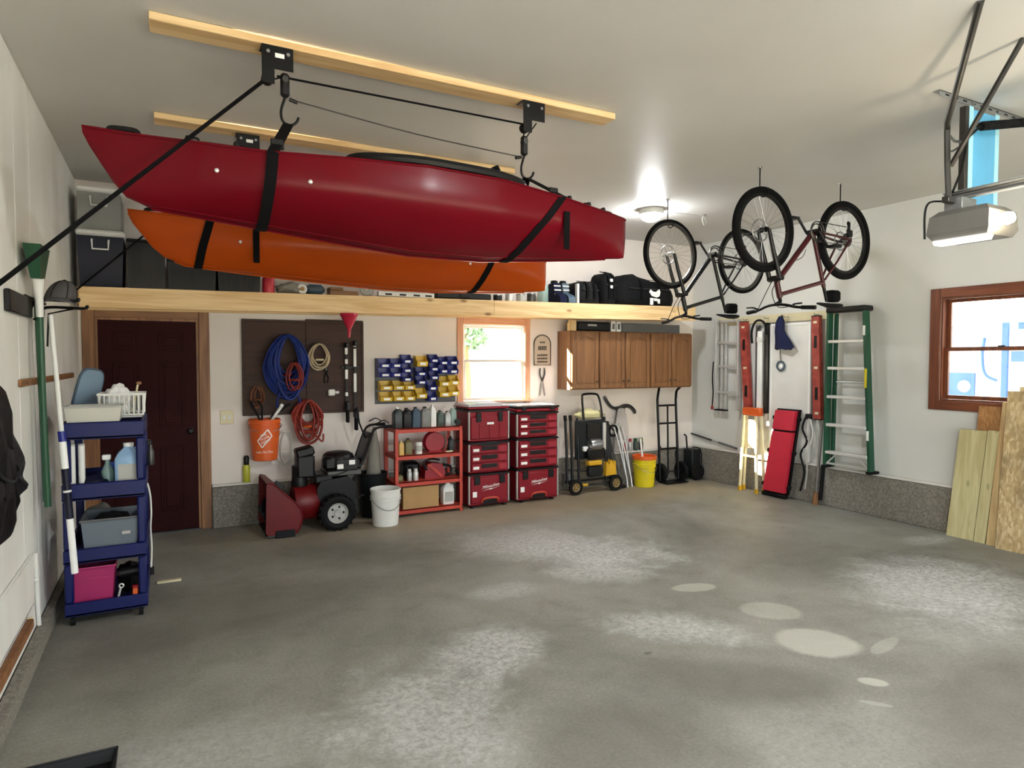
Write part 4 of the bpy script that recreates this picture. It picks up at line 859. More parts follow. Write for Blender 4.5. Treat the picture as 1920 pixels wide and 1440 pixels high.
# ================================================================== ALONG THE BACK WALL, ON THE FLOOR
def wheel(t, c, R, wdt, axis, rim, hubr=.3, name='wheel', tread=0, tyre='black_rubber'):
    """Tyre as its own mesh with rim, hub and axle cap below it."""
    def pt(prof): return [(r, z) for r, z in prof]
    h = wdt / 2
    o = MB().lathe([(R * .58, -h * .8), (R * .8, -h), (R * .95, -h * .8), (R, -h * .4), (R, h * .4), (R * .95, h * .8), (R * .8, h), (R * .58, h * .8), (R * .58, -h * .8)], c, 32, axis).build(name, tyre, t)
    MB().lathe([(0, -h * .55), (R * .18, -h * .7), (R * .2, -h * .35), (R * .45, -h * .3), (R * .56, -h * .72), (R * .6, -h * .72), (R * .6, h * .72), (R * .56, h * .72), (R * .45, h * .3), (R * .2, h * .35), (R * .18, h * .7), (0, h * .55)], c, 28, axis).build('rim', rim, o)
    for k in range(5):
        a = 2 * pi * k / 5; u, v2 = R * .34 * cos(a), R * .34 * sin(a)
        q = {'Y': ((c[0] + u, c[1] - h * .34, c[2] + v2), (c[0] + u, c[1] - h * .28, c[2] + v2)), 'X': ((c[0] - h * .34, c[1] + u, c[2] + v2), (c[0] - h * .28, c[1] + u, c[2] + v2))}[axis]
        MB().cyl(q[0], q[1], R * .07, n=10).build('rim_hole', 'black_plastic', o)
    if tread:
        for k in range(tread):
            a = 2 * pi * k / tread; m = MB(); m.M = Matrix.Translation(c) @ (Matrix.Rotation(a, 4, 'Y') if axis == 'Y' else Matrix.Rotation(a, 4, 'X'))
            if axis == 'Y': m.box(R - .004, R + .008, -h * .8, -h * .05, -.012, .006); m.box(R - .004, R + .008, h * .05, h * .8, -.002, .016)
            else: m.box(-h * .8, h * .8, R - .004, R + .006, -.008, .008)
            m.build('lug', tyre, o)
    return o
sb = thing('snow_blower', 'red and black walk-behind snow blower against the back wall', 'snow blower', (1.3, 6.5, 0))
plate = [(.795, .03), (1.04, .03), (1.075, .08), (1.095, .17), (1.085, .24), (1.04, .31), (.845, .50), (.80, .515), (.785, .49), (.775, .06)]
for y in (6.235, 6.80): MB().prism(plate, 'Y', y, y + .012).build('side_plate', 'blower_red', sb)
MB().tube([(1.04, 6.232, .03), (1.077, 6.232, .08), (1.097, 6.232, .17), (1.087, 6.232, .24), (1.04, 6.232, .312), (.845, 6.232, .503), (.80, 6.232, .517)], .007, 6).build('plate_lip', 'blower_red', sb)
MB().prism([(.79, .505), (.80, .515), (.845, .50), (1.04, .31), (1.085, .24), (1.095, .17), (1.075, .08), (1.04, .03), (1.028, .03), (1.06, .085), (1.08, .17), (1.07, .235), (1.03, .30), (.84, .488)], 'Y', 6.247, 6.80).build('housing_shell', 'blower_red', sb)
MB().cyl((.92, 6.247, .20), (.92, 6.80, .20), .018, n=10).build('auger_shaft', 'black_metal', sb)
for s, y0, y1 in ((1, 6.26, 6.50), (-1, 6.55, 6.79)):
    au = MB(); n = 40; a_, b_ = [], []
    for i in range(n + 1):
        a = s * 2 * pi * 1.5 * i / n; y = y0 + (y1 - y0) * i / n; a_.append(V(.92 + .145 * cos(a), y, .20 + .145 * sin(a))); b_.append(V(.92 + .085 * cos(a), y, .20 + .085 * sin(a)))
    au.loft([a_, b_], closed=False); th = V(0, .006, 0); au.loft([[p + th for p in a_], [p + th for p in b_]], closed=False); au.build('auger_flight', 'black_metal', sb)
MB().box(.78, 1.03, 6.24, 6.81, .012, .03, .002).build('scraper_bar', 'dark_steel', sb)
for y in (6.222, 6.814): MB().box(.86, 1.03, y, y + .012, .0, .07, .004).build('skid_shoe', 'black_metal', sb)
MB().lathe([(.17, 0), (.175, .01), (.175, .20), (.15, .24), (.1, .25)], (1.06, 6.52, .26), 28, 'X').build('impeller_housing', 'blower_red', sb)
ch = MB()
ch.loft([[(1.12 + .075 * cos(a) * k, 6.50 + .075 * sin(a) * k, z) for a in [2 * pi * j / 18 for j in range(18)]] for z, k in ((.42, 1.0), (.46, 1.05), (.50, .95), (.62, .95))])
ch.build('chute_base', 'black_plastic', sb)
ch = MB(); ch.box(1.085, 1.255, 6.42, 6.58, .50, .725, .02); ch.M = Matrix.Translation((1.17, 6.5, .74)) @ Matrix.Rotation(radians(-12), 4, 'Y'); ch.box(-.085, .085, -.085, .085, -.03, .055, .015); ch.build('chute', 'black_plastic', sb)
MB().box(.87, .97, 6.40, 6.43, .44, .475, .004, Euler((0, radians(44), 0))).build('clean_out_tool', 'black_plastic', sb)
fr = MB(); fr.prism([(1.28, .14), (1.62, .16), (1.64, .42), (1.56, .50), (1.30, .47), (1.26, .40)], 'Y', 6.36, 6.68); fr.build('tractor_frame', 'black_metal', sb)
MB().box(1.24, 1.42, 6.38, 6.66, .44, .53, .02).build('belt_cover', 'black_plastic', sb)
MB().box(1.36, 1.70, 6.38, 6.70, .50, .56, .01).build('engine_base', 'dark_steel', sb)
MB().lathe([(0, .56), (.13, .56), (.155, .585), (.16, .65), (.145, .70), (.11, .725), (.05, .735), (0, .735)], (1.50, 6.53, 0), 24).build('engine_shroud', 'black_plastic', sb)
MB().box(1.33, 1.46, 6.38, 6.52, .56, .70, .03).build('fuel_tank', 'black_plastic', sb)
MB().box(1.56, 1.70, 6.40, 6.62, .56, .665, .02).build('muffler_cover', 'black_metal', sb)
for (x, z) in ((1.485, .60), (1.60, .635)): MB().box(x - .03, x + .03, 6.365, 6.372, z - .025, z + .02, .002).build('engine_decal', 'bright_white', sb)
MB().box(1.51, 1.57, 6.371, 6.40, .575, .625, .004).build('decal_bracket', 'black_metal', sb); MB().box(1.445, 1.66, 6.372, 6.4, .555, .67, .008).build('engine_side_cover', 'black_plastic', sb)
wheel(sb, (1.43, 6.285, .17), .17, .11, 'Y', 'pale_grey_plastic', tread=18); wheel(sb, (1.43, 6.74, .17), .17, .11, 'Y', 'pale_grey_plastic', tread=18)
MB().cyl((1.43, 6.30, .17), (1.43, 6.73, .17), .014, n=8).build('axle', 'steel', sb)
for y in (6.40, 6.68):
    MB().tube(smooth_path([(1.55, y, .36), (1.66, y, .52), (1.72, y, .66), (1.80, y, .88), (1.86, y, .955), (2.0, y, .965)], 5), .013, 8).build('handlebar', 'black_metal', sb)
    MB().tube([(1.93, y, .965), (2.03, y, .966)], .017, 8).build('grip', 'black_rubber', sb); MB().tube(smooth_path([(1.86, y, 1.0), (1.93, y, 1.03), (1.985, y, 1.0)], 4), .006, 6).build('lever', 'black_metal', sb)
MB().prism([(1.70, .62), (1.73, .62), (1.83, .90), (1.80, .905)], 'Y', 6.42, 6.66).build('control_panel', 'black_plastic', sb)
for (x, z) in ((1.752, .70), (1.785, .80)): MB().box(x - .02, x - .008, 6.44, 6.64, z - .018, z + .018, .003, Euler((0, radians(20), 0))).build('panel_decal', 'grey_plastic', sb)
MB().tube([(1.78, 6.54, .85), (1.72, 6.54, 1.0), (1.70, 6.54, 1.13)], .009, 8).build('shift_rod', 'black_metal', sb); MB().ell((1.70, 6.54, 1.14), (.018, .018, .022), 10, 6).build('shift_knob', 'black_plastic', sb)
MB().tube([(1.14, 6.44, .52), (1.45, 6.355, .52), (1.72, 6.39, .60), (1.83, 6.42, .90)], .005, 6).build('chute_rod', 'dark_steel', sb)
MB().tube([(1.58, 6.38, .30), (1.66, 6.36, .28), (1.72, 6.37, .30)], .008, 6).build('drive_lever', 'black_metal', sb)

wb = thing('white_bucket', 'white plastic bucket on the floor by the red shelf', 'bucket', (1.905, 6.27, 0))
bucket(wb, (1.905, 6.27, 0), .125, .148, 0, .365, 'white_plastic', ((.72, .010), (.80, .010), (.97, .006)))
MB().tube([(1.905 + .153 * cos(a), 6.27 - .155 * sin(a) * .98 , .31 - .14 * sin(a)) for a in [pi * i / 14 for i in range(15)]], .003, 6).build('bail', 'steel', wb)
t = thing('dark_bin', 'dark waste bin standing between snow blower and red shelf', 'bin', (1.93, 6.66, 0)); MB().lathe([(0, 0), (.12, 0), (.15, .45), (.155, .46), (.14, .455), (.112, .02), (0, .02)], (1.90, 6.70, 0), 24).build('shell', 'charcoal', t)
MB().torus((1.90, 6.70, .455), .15, .008, 'Z', 28, 6).build('rim', 'charcoal', t)
t = thing('patio_umbrella', 'furled grey umbrella standing behind the snow blower handles', 'umbrella', (1.91, 6.72, .022)); MB().tube([(1.91, 6.72, .022), (1.92, 6.74, .4), (1.95, 6.80, 1.0)], .013, 8).build('pole', 'white_plastic', t); MB().tube([(1.913, 6.725, .12), (1.918, 6.735, .35), (1.935, 6.765, .7), (1.948, 6.795, .93)], [.05, .085, .06, .016], 10).build('cover', 'cloth_grey', t)

# red steel shelf unit
RX0, RX1, RYF, RYB = 2.065, 2.83, 6.46, 6.85
rs = thing('red_shelf', 'red metal shelf unit with four levels beside the tool boxes', 'shelf', (2.45, 6.65, 0))
for x in (RX0, RX1 - .038):
    for y in (RYF, RYB - .038):
        p = MB(); p.box(x, x + .038, y, y + .004, 0, .925); sx = x if x == RX0 else x + .034; p.box(sx, sx + .004, y, y + .038, 0, .925); p.build('post', 'shelf_red', rs)
for z in (.075, .365, .645, .925):
    s = MB(); s.box(RX0 + .002, RX1 - .002, RYF + .004, RYB - .004, z - .008, z); s.box(RX0 + .002, RX1 - .002, RYF + .004, RYF + .010, z - .045, z); s.box(RX0 + .002, RX1 - .002, RYB - .010, RYB - .004, z - .04, z); s.box(RX0 + .006, RX0 + .012, RYF, RYB, z - .04, z); s.box(RX1 - .012, RX1 - .006, RYF, RYB, z - .04, z); s.build('shelf', 'shelf_red', rs)
def jug(label, x, y, z, w_, d_, h, m, cap='black_plastic', name='oil_jug', lbl=None, handle=True):
    t = thing(name, label, 'jug', (x, y, z))
    def ring(zz, k, ox=0): return [(x + ox + w_ / 2 * k * cx, y + d_ / 2 * k * cy, zz) for cx, cy in ((-.8, -1), (.8, -1), (1, -.8), (1, .8), (.8, 1), (-.8, 1), (-1, .8), (-1, -.8))]
    MB().loft([ring(z, .94), ring(z + .008, 1), ring(z + h * .68, 1), ring(z + h * .80, .80), ring(z + h * .90, .36), ring(z + h * .93, .34)]).build('body', m, t)
    MB().lathe([(w_ * .19, h * .92), (w_ * .2, h * .925), (w_ * .2, h), (0, h + .002)], (x, y, z), 14).build('cap', cap, t)
    if lbl: MB().box(x - w_ * .38, x + w_ * .38, y - d_ / 2 - .0015, y - d_ / 2, z + h * .12, z + h * .58).build('label', lbl, t)
    if handle: MB().tube(smooth_path([(x + w_ * .46, y, z + h * .62), (x + w_ * .54, y, z + h * .78), (x + w_ * .3, y, z + h * .88), (x + w_ * .15, y, z + h * .86)], 4), .008, 8).build('handle', m, t)
mat('jug_dark', (40, 48, 50), .4); mat('jug_grey', (122, 124, 120), .4); mat('jug_green', (58, 74, 66), .4); mat('jug_silver', (178, 180, 178), .3, .4); mat('bottle_amber', (214, 176, 92), .4); mat('bottle_olive', (110, 104, 62), .4)
zt = .9265
for (lab, x, w_, h, m, cap) in (('dark jug at the snow blower end of the red shelf top', 2.125, .09, .22, 'jug_dark', 'white_plastic'), ('black jug second on top of the red shelf', 2.225, .095, .21, 'black_plastic', 'black_plastic'), ('slate jug third on top of the red shelf', 2.325, .09, .215, 'slate', 'black_plastic'), ('grey jug fourth on top of the red shelf', 2.43, .10, .215, 'jug_grey', 'black_plastic'), ('white slim bottle fifth on top of the red shelf', 2.515, .065, .235, 'white_plastic', 'white_plastic')):
    jug(lab, x, 6.56, zt, w_, .10, h, m, cap, handle=(w_ > .07))
jug('green-grey jug sixth on top of the red shelf', 2.60, 6.56, zt, .075, .09, .17, 'jug_green', 'black_plastic'); jug('silver flask next to last on top of the red shelf', 2.68, 6.55, zt, .07, .09, .16, 'jug_silver', 'black_plastic', 'flask'); jug('pale clear bottle at the tool box end of the shelf top', 2.755, 6.57, zt, .07, .09, .20, 'clear_green', 'white_plastic')
t = thing('spray_nozzle', 'dark spray head lying on top of red shelf edge', 'nozzle', (2.79, 6.48, zt)); MB().tube([(2.79, 6.49, zt + .045), (2.79, 6.56, zt + .045)], .032, 12).build('body', 'black_plastic', t); MB().box(2.78, 2.80, 6.5, 6.56, zt, zt + .02).build('foot', 'black_plastic', t)
z2 = .6465
jug('amber bottle on the upper tier of the red shelf', 2.15, 6.52, z2, .055, .06, .155, 'bottle_amber', 'white_plastic', 'bottle', 'bottle_amber', False); jug('olive bottle with black cap on the upper tier', 2.235, 6.54, z2, .075, .07, .17, 'bottle_olive', 'black_plastic', 'bottle', None, False)
t = thing('white_can', 'white can on the upper tier of the red shelf', 'can', (2.345, 6.52, z2)); MB().lathe([(0, 0), (.036, 0), (.038, .005), (.038, .12), (.034, .125), (0, .125)], (2.345, 6.52, z2), 20).build('body', 'white_plastic', t); MB().lathe([(.0382, .03), (.0386, .03), (.0386, .09), (.0382, .09)], (2.345, 6.52, z2), 20).build('label', 'pale_grey_plastic', t)
mat('reel_red', (150, 16, 34), .4)
t = thing('red_cord_reel', 'round red cord reel on the upper tier of the red shelf', 'reel', (2.53, 6.56, z2))
for y in (6.52, 6.60): MB().lathe([(.02, -.006), (.105, -.006), (.112, 0), (.105, .006), (.02, .006)], (2.53, y, z2 + .113), 28, 'Y').build('flange', 'reel_red', t)
MB().lathe([(.085, -.034), (.09, 0), (.085, .034)], (2.53, 6.56, z2 + .113), 24, 'Y').build('cord', 'cord_red', t); MB().tube([(2.45, 6.505, z2 + .012), (2.61, 6.505, z2 + .012)], .010, 8).build('stand', 'reel_red', t); MB().tube(smooth_path([(2.63, 6.5, z2 + .02), (2.66, 6.49, z2 + .1), (2.645, 6.5, z2 + .2)], 4), .006, 6).build('crank', 'rail_red', t)
jug('small dark bottle at the tool box end of the upper tier', 2.735, 6.58, z2, .06, .07, .16, 'jug_dark', 'black_plastic', 'bottle', None, False)
t = thing('marker_pen', 'pale marker lying on the upper tier front edge', 'marker', (2.65, 6.48, z2)); MB().tube([(2.64, 6.478, z2 + .009), (2.72, 6.49, z2 + .009)], .009, 8).build('barrel', 'cream', t); MB().tube([(2.618, 6.4745, z2 + .009), (2.639, 6.478, z2 + .009)], .0095, 8).build('cap', 'shelf_red', t)
z3 = .3665
for (lab, x, m) in (('first small silver can on the middle tier', 2.245, 'jug_silver'), ('second small silver can on the middle tier', 2.315, 'aluminium')):
    t = thing('spray_can', lab, 'can', (x, 6.53, z3)); MB().lathe([(0, 0), (.027, 0), (.028, .004), (.028, .085), (.02, .10), (.012, .103)], (x, 6.53, z3), 18).build('body', m, t); MB().lathe([(.019, .10), (.019, .125), (0, .127)], (x, 6.53, z3), 14).build('cap', 'white_plastic', t)
jug('squat olive jar on the middle tier corner', 2.145, 6.55, z3, .06, .06, .075, 'bottle_olive', 'dark_steel', 'jar', None, False)
cs = thing('chainsaw', 'red chainsaw lying on the middle tier of the red shelf', 'chainsaw', (2.52, 6.62, z3))
MB().prism([(2.42, z3), (2.64, z3), (2.66, z3 + .06), (2.62, z3 + .15), (2.50, z3 + .17), (2.43, z3 + .12)], 'Y', 6.54, 6.70).build('engine_body', 'reel_red', cs); MB().tube(smooth_path([(2.44, 6.52, z3 + .10), (2.40, 6.52, z3 + .18), (2.48, 6.52, z3 + .215), (2.58, 6.52, z3 + .20)], 4), .012, 8).build('front_handle', 'black_plastic', cs)
MB().prism([(2.44, z3 + .15), (2.47, z3 + .165), (2.62, z3 + .03), (2.60, z3 + .012)], 'Y', 6.525, 6.54).build('guide_bar', 'shelf_red', cs); MB().tube(smooth_path([(2.63, 6.62, z3 + .04), (2.74, 6.62, z3 + .02), (2.75, 6.62, z3 + .10), (2.65, 6.62, z3 + .13)], 4), .014, 8).build('rear_handle', 'black_plastic', cs)
t = thing('black_power_tool', 'black power tool body behind the small silver cans', 'power tool', (2.33, 6.70, z3)); MB().box(2.22, 2.40, 6.62, 6.8, z3, z3 + .18, .03).build('body', 'black_plastic', t); MB().box(2.26, 2.31, 6.6, 6.62, z3 + .04, z3 + .14, .01).build('grip', 'black_rubber', t)
t = thing('cardboard_box', 'brown cardboard box on the bottom of the red shelf', 'box', (2.36, 6.62, .0765)); MB().box(2.155, 2.555, 6.475, 6.80, .0765, .305, .003).build('carton', 'cardboard', t); MB().box(2.156, 2.554, 6.62, 6.66, .305, .3065).build('tape', 'cream', t)
jug('white jug with handle on the bottom of the red shelf', 2.685, 6.56, .0765, .125, .11, .235, 'bright_white', 'bright_white', 'washer_jug', 'pale_grey_plastic')

mat('tag_red', (158, 30, 48), .45)
# ---- two stacks of red modular tool boxes
def logo(x, y, z, s, parent):
    """White script wordmark with the lightning stroke under it."""
    text_mesh('Milwaukee', .052 * s, 'wordmark', 'bright_white', parent, at_face(x, y, z + .012 * s) @ Matrix.Rotation(radians(8), 4, 'Z'), .35)
    q = MB(); q.prism([(x - .11 * s, z - .040 * s), (x + .02 * s, z - .012 * s), (x + .012 * s, z - .022 * s), (x + .13 * s, z + .004 * s), (x - .012 * s, z - .034 * s), (x - .004 * s, z - .024 * s)], 'Y', y - .0012, y); q.build('lightning_stroke', 'bright_white', parent)
def toolbox(label, x0, x1, z0, z1, kind, name):
    t = thing(name, label, 'tool box', ((x0 + x1) / 2, 6.67, z0)); yf, yb = 6.48, 6.86; w_ = x1 - x0; xc = (x0 + x1) / 2
    MB().box(x0 + .012, x1 - .012, yf + .012, yb, z0, z1 - .006, .012).build('body', 'tool_red', t)
    for x in (x0 + .004, x1 - .022): MB().box(x, x + .018, yf + .004, yf + .03, z0 + .02, z1 - .025, .004).build('corner_rail', 'pale_grey_plastic', t)
    MB().box(x0, x1, yf + .006, yb, z1 - .030, z1 - .004, .006).build('top_cleat', 'black_plastic', t)
    if kind == 'drawers':
        n = 3; h = (z1 - z0 - .055) / n
        for i in range(n):
            a = z0 + .018 + i * h; d = MB().box(x0 + .035, x1 - .035, yf - .008, yf + .016, a + .004, a + h - .004, .006).build('drawer', 'tool_red', t)
            MB().box(xc - w_ * .20, xc + w_ * .18, yf - .014, yf - .007, a + h * .42, a + h * .86, .004).build('pull', 'black_plastic', d)
            MB().box(x0 + .055, x0 + .055 + w_ * .14, yf - .0095, yf - .0078, a + h * .30, a + h * .62).build('name_tag', 'bright_white', d)
            MB().box(x1 - .055 - w_ * .16, x1 - .05, yf - .0095, yf - .0078, a + h * .18, a + h * .8).build('tag_holder', 'tag_red', d)
        MB().prism([(xc - .14, z1 - .03), (xc - .09, z1 - .012), (xc + .09, z1 - .012), (xc + .14, z1 - .03), (xc + .1, z1 - .045), (xc - .1, z1 - .045)], 'Y', yf - .012, yf + .01).build('top_latch', 'black_plastic', t)
    elif kind == 'rolling':
        MB().box(x0 + .03, x1 - .03, yf - .004, yf + .014, z0 + .03, z1 - .05, .008).build('front_panel', 'tool_red', t)
        for s in (-1, 1): MB().box(xc + s * w_ * .30 - .036, xc + s * w_ * .30 + .036, yf - .014, yf, z1 - .125, z1 - .03, .006).build('latch', 'black_plastic', t)
        logo(xc + .01, yf - .0045, z0 + (z1 - z0) * .56, .95, t)
        MB().box(x0 + .05, x0 + .10, yf - .0055, yf - .0038, z0 + .10, z0 + .16).build('sticker', 'bright_white', t)
        h = MB(); h.tube(smooth_path([(xc - .10, yf - .004, z0 + .035), (xc - .085, yf - .022, z0 + .075), (xc, yf - .026, z0 + .085), (xc + .085, yf - .022, z0 + .075), (xc + .10, yf - .004, z0 + .035)], 4), .013, 8); h.build('front_handle', 'shelf_red', t)
        MB().prism([(xc - .11, z0 + .012), (xc + .11, z0 + .012), (xc + .085, z0 + .07), (xc - .085, z0 + .07)], 'Y', yf - .006, yf - .002).build('handle_recess', 'black_plastic', t)
    elif kind == 'tall':
        MB().box(x0 + .03, x1 - .03, yf - .004, yf + .014, z0 + .03, z1 - .08, .008).build('front_panel', 'tool_red', t)
        for s in (-1, 1): MB().box(xc + s * w_ * .26 - .03, xc + s * w_ * .26 + .03, yf - .014, yf, z1 - .14, z1 - .035, .006).build('latch', 'black_plastic', t)
        for s in (-1, 0, 1): MB().box(xc + s * w_ * .24 - .006, xc + s * w_ * .24 + .006, yf - .010, yf, z0 + .04, z1 - .16, .003).build('rib', 'tool_red', t)
        MB().box(xc - .035, xc + .05, yf - .0115, yf - .0098, z0 + .19, z0 + .215).build('sticker', 'bright_white', t)
    return t
toolbox('red rolling tool box at the bottom of the stack by the red shelf', 2.905, 3.42, .025, .385, 'rolling', 'rolling_toolbox')
for (x0, x1, nm) in ((2.905, 3.42, 0), (3.50, 4.075, 1)):
    pass
toolbox('red three-drawer tool box in the stack by the red shelf', 2.905, 3.42, .386, .735, 'drawers', 'drawer_toolbox')
toolbox('tall red tool box on top of the stack by the red shelf', 2.905, 3.42, .736, 1.095, 'tall', 'tall_toolbox')
toolbox('red rolling tool box at the bottom of the corner-side stack', 3.505, 4.075, .025, .395, 'rolling', 'rolling_toolbox')
toolbox('lower red three-drawer tool box in the corner-side stack', 3.505, 4.075, .396, .745, 'drawers', 'drawer_toolbox')
toolbox('upper red three-drawer tool box in the corner-side stack', 3.505, 4.075, .746, 1.045, 'drawers', 'drawer_toolbox')
for o in [q for q in bpy.data.objects if q.name.startswith('rolling_toolbox')]:
    cx = o.location.x
    for sx in (-.2, .2): MB().cyl((cx + sx - .02, 6.80, .026), (cx + sx + .02, 6.80, .026), .026, n=14).build('wheel', 'black_rubber', o)
    for sx in (-.2, .2): MB().box(cx + sx - .02, cx + sx + .02, 6.49, 6.53, 0, .026, .004).build('foot', 'black_plastic', o)
clear_plastic('clear_lid', (226, 228, 232), .45, .15)
t = thing('clear_organizer', 'clear-lidded parts organizer on the stack by the red shelf', 'organizer', (3.16, 6.67, 1.096)); MB().box(2.91, 3.415, 6.485, 6.85, 1.096, 1.125, .008).build('tray', 'tool_red', t)
lidp = [(2.905, 1.126), (3.42, 1.126), (3.41, 1.15), (3.33, 1.163), (3.0, 1.163), (2.915, 1.15)]; MB().prism(lidp, 'Y', 6.48, 6.855).build('lid', 'clear_lid', t)
t = thing('flat_organizer', 'flat organizer with black edge on the corner-side stack', 'organizer', (3.79, 6.67, 1.046)); MB().box(3.51, 4.07, 6.485, 6.85, 1.046, 1.085, .008).build('tray', 'tool_red', t); MB().box(3.505, 4.08, 6.475, 6.855, 1.086, 1.112, .008).build('lid', 'black_plastic', t); MB().box(3.52, 4.06, 6.49, 6.845, 1.1125, 1.118, .002).build('window', 'clear_lid', t)
for s in (3.60, 3.98): MB().box(s - .03, s + .03, 6.468, 6.478, 1.06, 1.105, .004).build('latch', 'black_plastic', t)

# ---- table saw folded up on a wheeled stand
ts = thing('table_saw', 'black and yellow table saw folded on a wheeled stand', 'saw', (4.62, 6.65, 0))
mat('rim_tan', (140, 116, 70), .5)
wheel(ts, (4.365, 6.56, .095), .095, .045, 'Y', 'rim_tan'); wheel(ts, (4.965, 6.56, .10), .10, .045, 'Y', 'rim_tan')
MB().cyl((4.365, 6.60, .098), (4.965, 6.60, .10), .014, n=8).build('axle', 'dark_steel', ts)
for x in (4.27, 4.345, 4.44, 4.85): MB().tube([(x, 6.60, .14), (x, 6.62, .55), (x + .005, 6.66, .93)], .017, 8).build('frame_tube', 'black_metal', ts)
for x in (4.27, 4.345): MB().tube([(x + .005, 6.655, .90), (x + .006, 6.667, .965)], .022, 8).build('tube_grip', 'black_rubber', ts)
MB().tube([(4.25, 6.61, .16), (4.97, 6.61, .16)], .016, 8).build('lower_bar', 'black_metal', ts); MB().tube([(4.30, 6.62, .30), (4.92, 6.62, .24)], .012, 8).build('cross_brace', 'dark_steel', ts)
MB().tube(smooth_path([(4.56, 6.66, .80), (4.55, 6.68, 1.0), (4.548, 6.70, 1.17), (4.575, 6.70, 1.215), (4.75, 6.70, 1.215), (4.80, 6.70, 1.17), (4.82, 6.68, 1.05), (4.84, 6.66, .80)], 4), .014, 8).build('bow_handle', 'black_metal', ts)
MB().box(4.40, 4.84, 6.62, 6.65, .42, .90, .008).build('table_top', 'charcoal', ts); MB().box(4.56, 4.76, 6.60, 6.62, .66, .86, .006).build('blade_insert', 'black_plastic', ts)
MB().lathe([(0, -.09), (.06, -.085), (.075, -.05), (.075, .06), (.05, .09)], (4.66, 6.57, .60), 18, 'X').build('motor', 'steel', ts); MB().box(4.53, 4.79, 6.53, 6.62, .42, .56, .02).build('gear_housing', 'black_plastic', ts)
MB().box(4.49, 4.56, 6.57, 6.62, .52, .58, .01).build('switch_plate', 'bright_white', ts); MB().box(4.80, 4.845, 6.60, 6.64, .52, .86, .004).build('rip_fence', 'aluminium', ts)
MB().box(4.54, 4.74, 6.53, 6.62, .345, .405, .012).build('yellow_guard', 'machine_yellow', ts); MB().box(4.55, 4.76, 6.54, 6.62, .20, .34, .02).build('base_box', 'charcoal', ts)
MB().prism([(4.80, .20), (4.96, .21), (4.95, .38), (4.91, .34), (4.88, .40), (4.85, .33), (4.81, .38)], 'Y', 6.54, 6.60).build('yellow_foot', 'machine_yellow', ts); MB().box(4.46, 4.54, 6.54, 6.57, .10, .13, .006).build('stand_foot', 'machine_yellow', ts)
MB().box(4.25, 4.36, 6.62, 6.70, .12, .26, .01).build('motor_cover', 'grey_plastic', ts)
clear_plastic('cream_film', (244, 236, 180), .85, .3)
lump('plastic_bag', 'pale yellow plastic bag stuffed on top of the table saw', 'bag', (4.69, 6.75, .905), (.22, .07, .055), 'cream_film', 6, .45)
# leaning things between the saw and the yellow bucket
def leaner(name, label, cat, parts, loc):
    t = thing(name, label, cat, loc)
    for (nm, path, r, m) in parts: MB().tube(path, r, 8).build(nm, m, t)
    return t
tp = thing('tripod', 'black folded tripod leaning beside the table saw', 'tripod', (5.02, 6.72, 0))
for dx in (0, .04, .08):
    MB().tube([(4.99 + dx, 6.68 + dx * .3, 0.0), (4.985 + dx * .7, 6.76, .45), (4.98 + dx * .5, 6.83, .80)], [.010, .016, .018], 8).build('leg', 'black_plastic', tp)
MB().box(4.97, 5.05, 6.81, 6.87, .79, .85, .01).build('head', 'black_plastic', tp); MB().tube([(5.03, 6.84, .83), (5.13, 6.82, .72)], .011, 8).build('pan_handle', 'black_rubber', tp)
t = thing('string_trimmer', 'dark shaft tool with a ring handle leaning on the curb', 'trimmer', (5.12, 6.7, 0)); MB().tube([(5.14, 6.66, .02), (5.12, 6.84, .50), (5.11, 6.93, .80)], .013, 8).build('shaft', 'dark_steel', t); MB().torus((5.135, 6.84, .72), .062, .014, 'Y', 24, 8, 1.1).build('ring_handle', 'black_rubber', t); MB().box(5.09, 5.19, 6.62, 6.70, 0, .04, .01).build('head', 'black_plastic', t)
for i, (x, lab) in enumerate(((5.20, 'aluminium crutch leaning nearest the black tripod'), (5.27, 'second aluminium crutch by the yellow bucket'))):
    t = thing('crutch', lab, 'crutch', (x, 6.7, 0))
    for s in (-1, 1): MB().tube(smooth_path([(x + .03, 6.68, .12), (x + .02 + s * .012, 6.74, .35), (x + s * .025, 6.80, .60), (x - .02 + s * .025, 6.86, .78)], 4), .009, 8).build('upright', 'aluminium', t)
    MB().tube([(x + .035, 6.66, .0), (x + .03, 6.68, .13)], .011, 8).build('foot_tube', 'aluminium', t); MB().tube([(x - .045, 6.86, .785), (x + .01, 6.86, .785)], .02, 8).build('arm_pad', 'pale_grey_plastic', t); MB().tube([(x - .02, 6.80, .58), (x + .025, 6.80, .58)], .013, 8).build('hand_grip', 'pale_grey_plastic', t)
mk = thing('mattock', 'steel mattock with long handle hung on the back wall', 'mattock', (5.38, 6.93, .4))
MB().tube(smooth_path([(5.05, 6.92, 1.17), (5.09, 6.92, 1.10), (5.17, 6.92, 1.02), (5.28, 6.92, 1.0), (5.38, 6.92, 1.03), (5.47, 6.92, 1.02), (5.54, 6.92, .96), (5.55, 6.92, .92)], 4), [.014] + [.02] * 10 + [.028] * 8 + [.024] * 6 + [.02] * 3 + [.010], 8).build('head', 'dark_steel', mk); MB().tube([(5.36, 6.92, 1.04), (5.39, 6.92, .70), (5.41, 6.92, .43)], .017, 8).build('handle', 'casing_z', mk)
t = thing('grey_work_coat', 'pale grey cloth hanging on the mattock', 'cloth', (5.30, 6.90, .45)); q = MB()
q.loft([[(5.30 + dx * k, 6.885 + .012 * sin(dx * 60 + z * 7), z) for dx in [(-.11 + .22 * j / 16) for j in range(17)]] for z, k in ((1.0, .5), (.9, .75), (.75, 1.0), (.6, 1.05), (.47, .95))], closed=False)
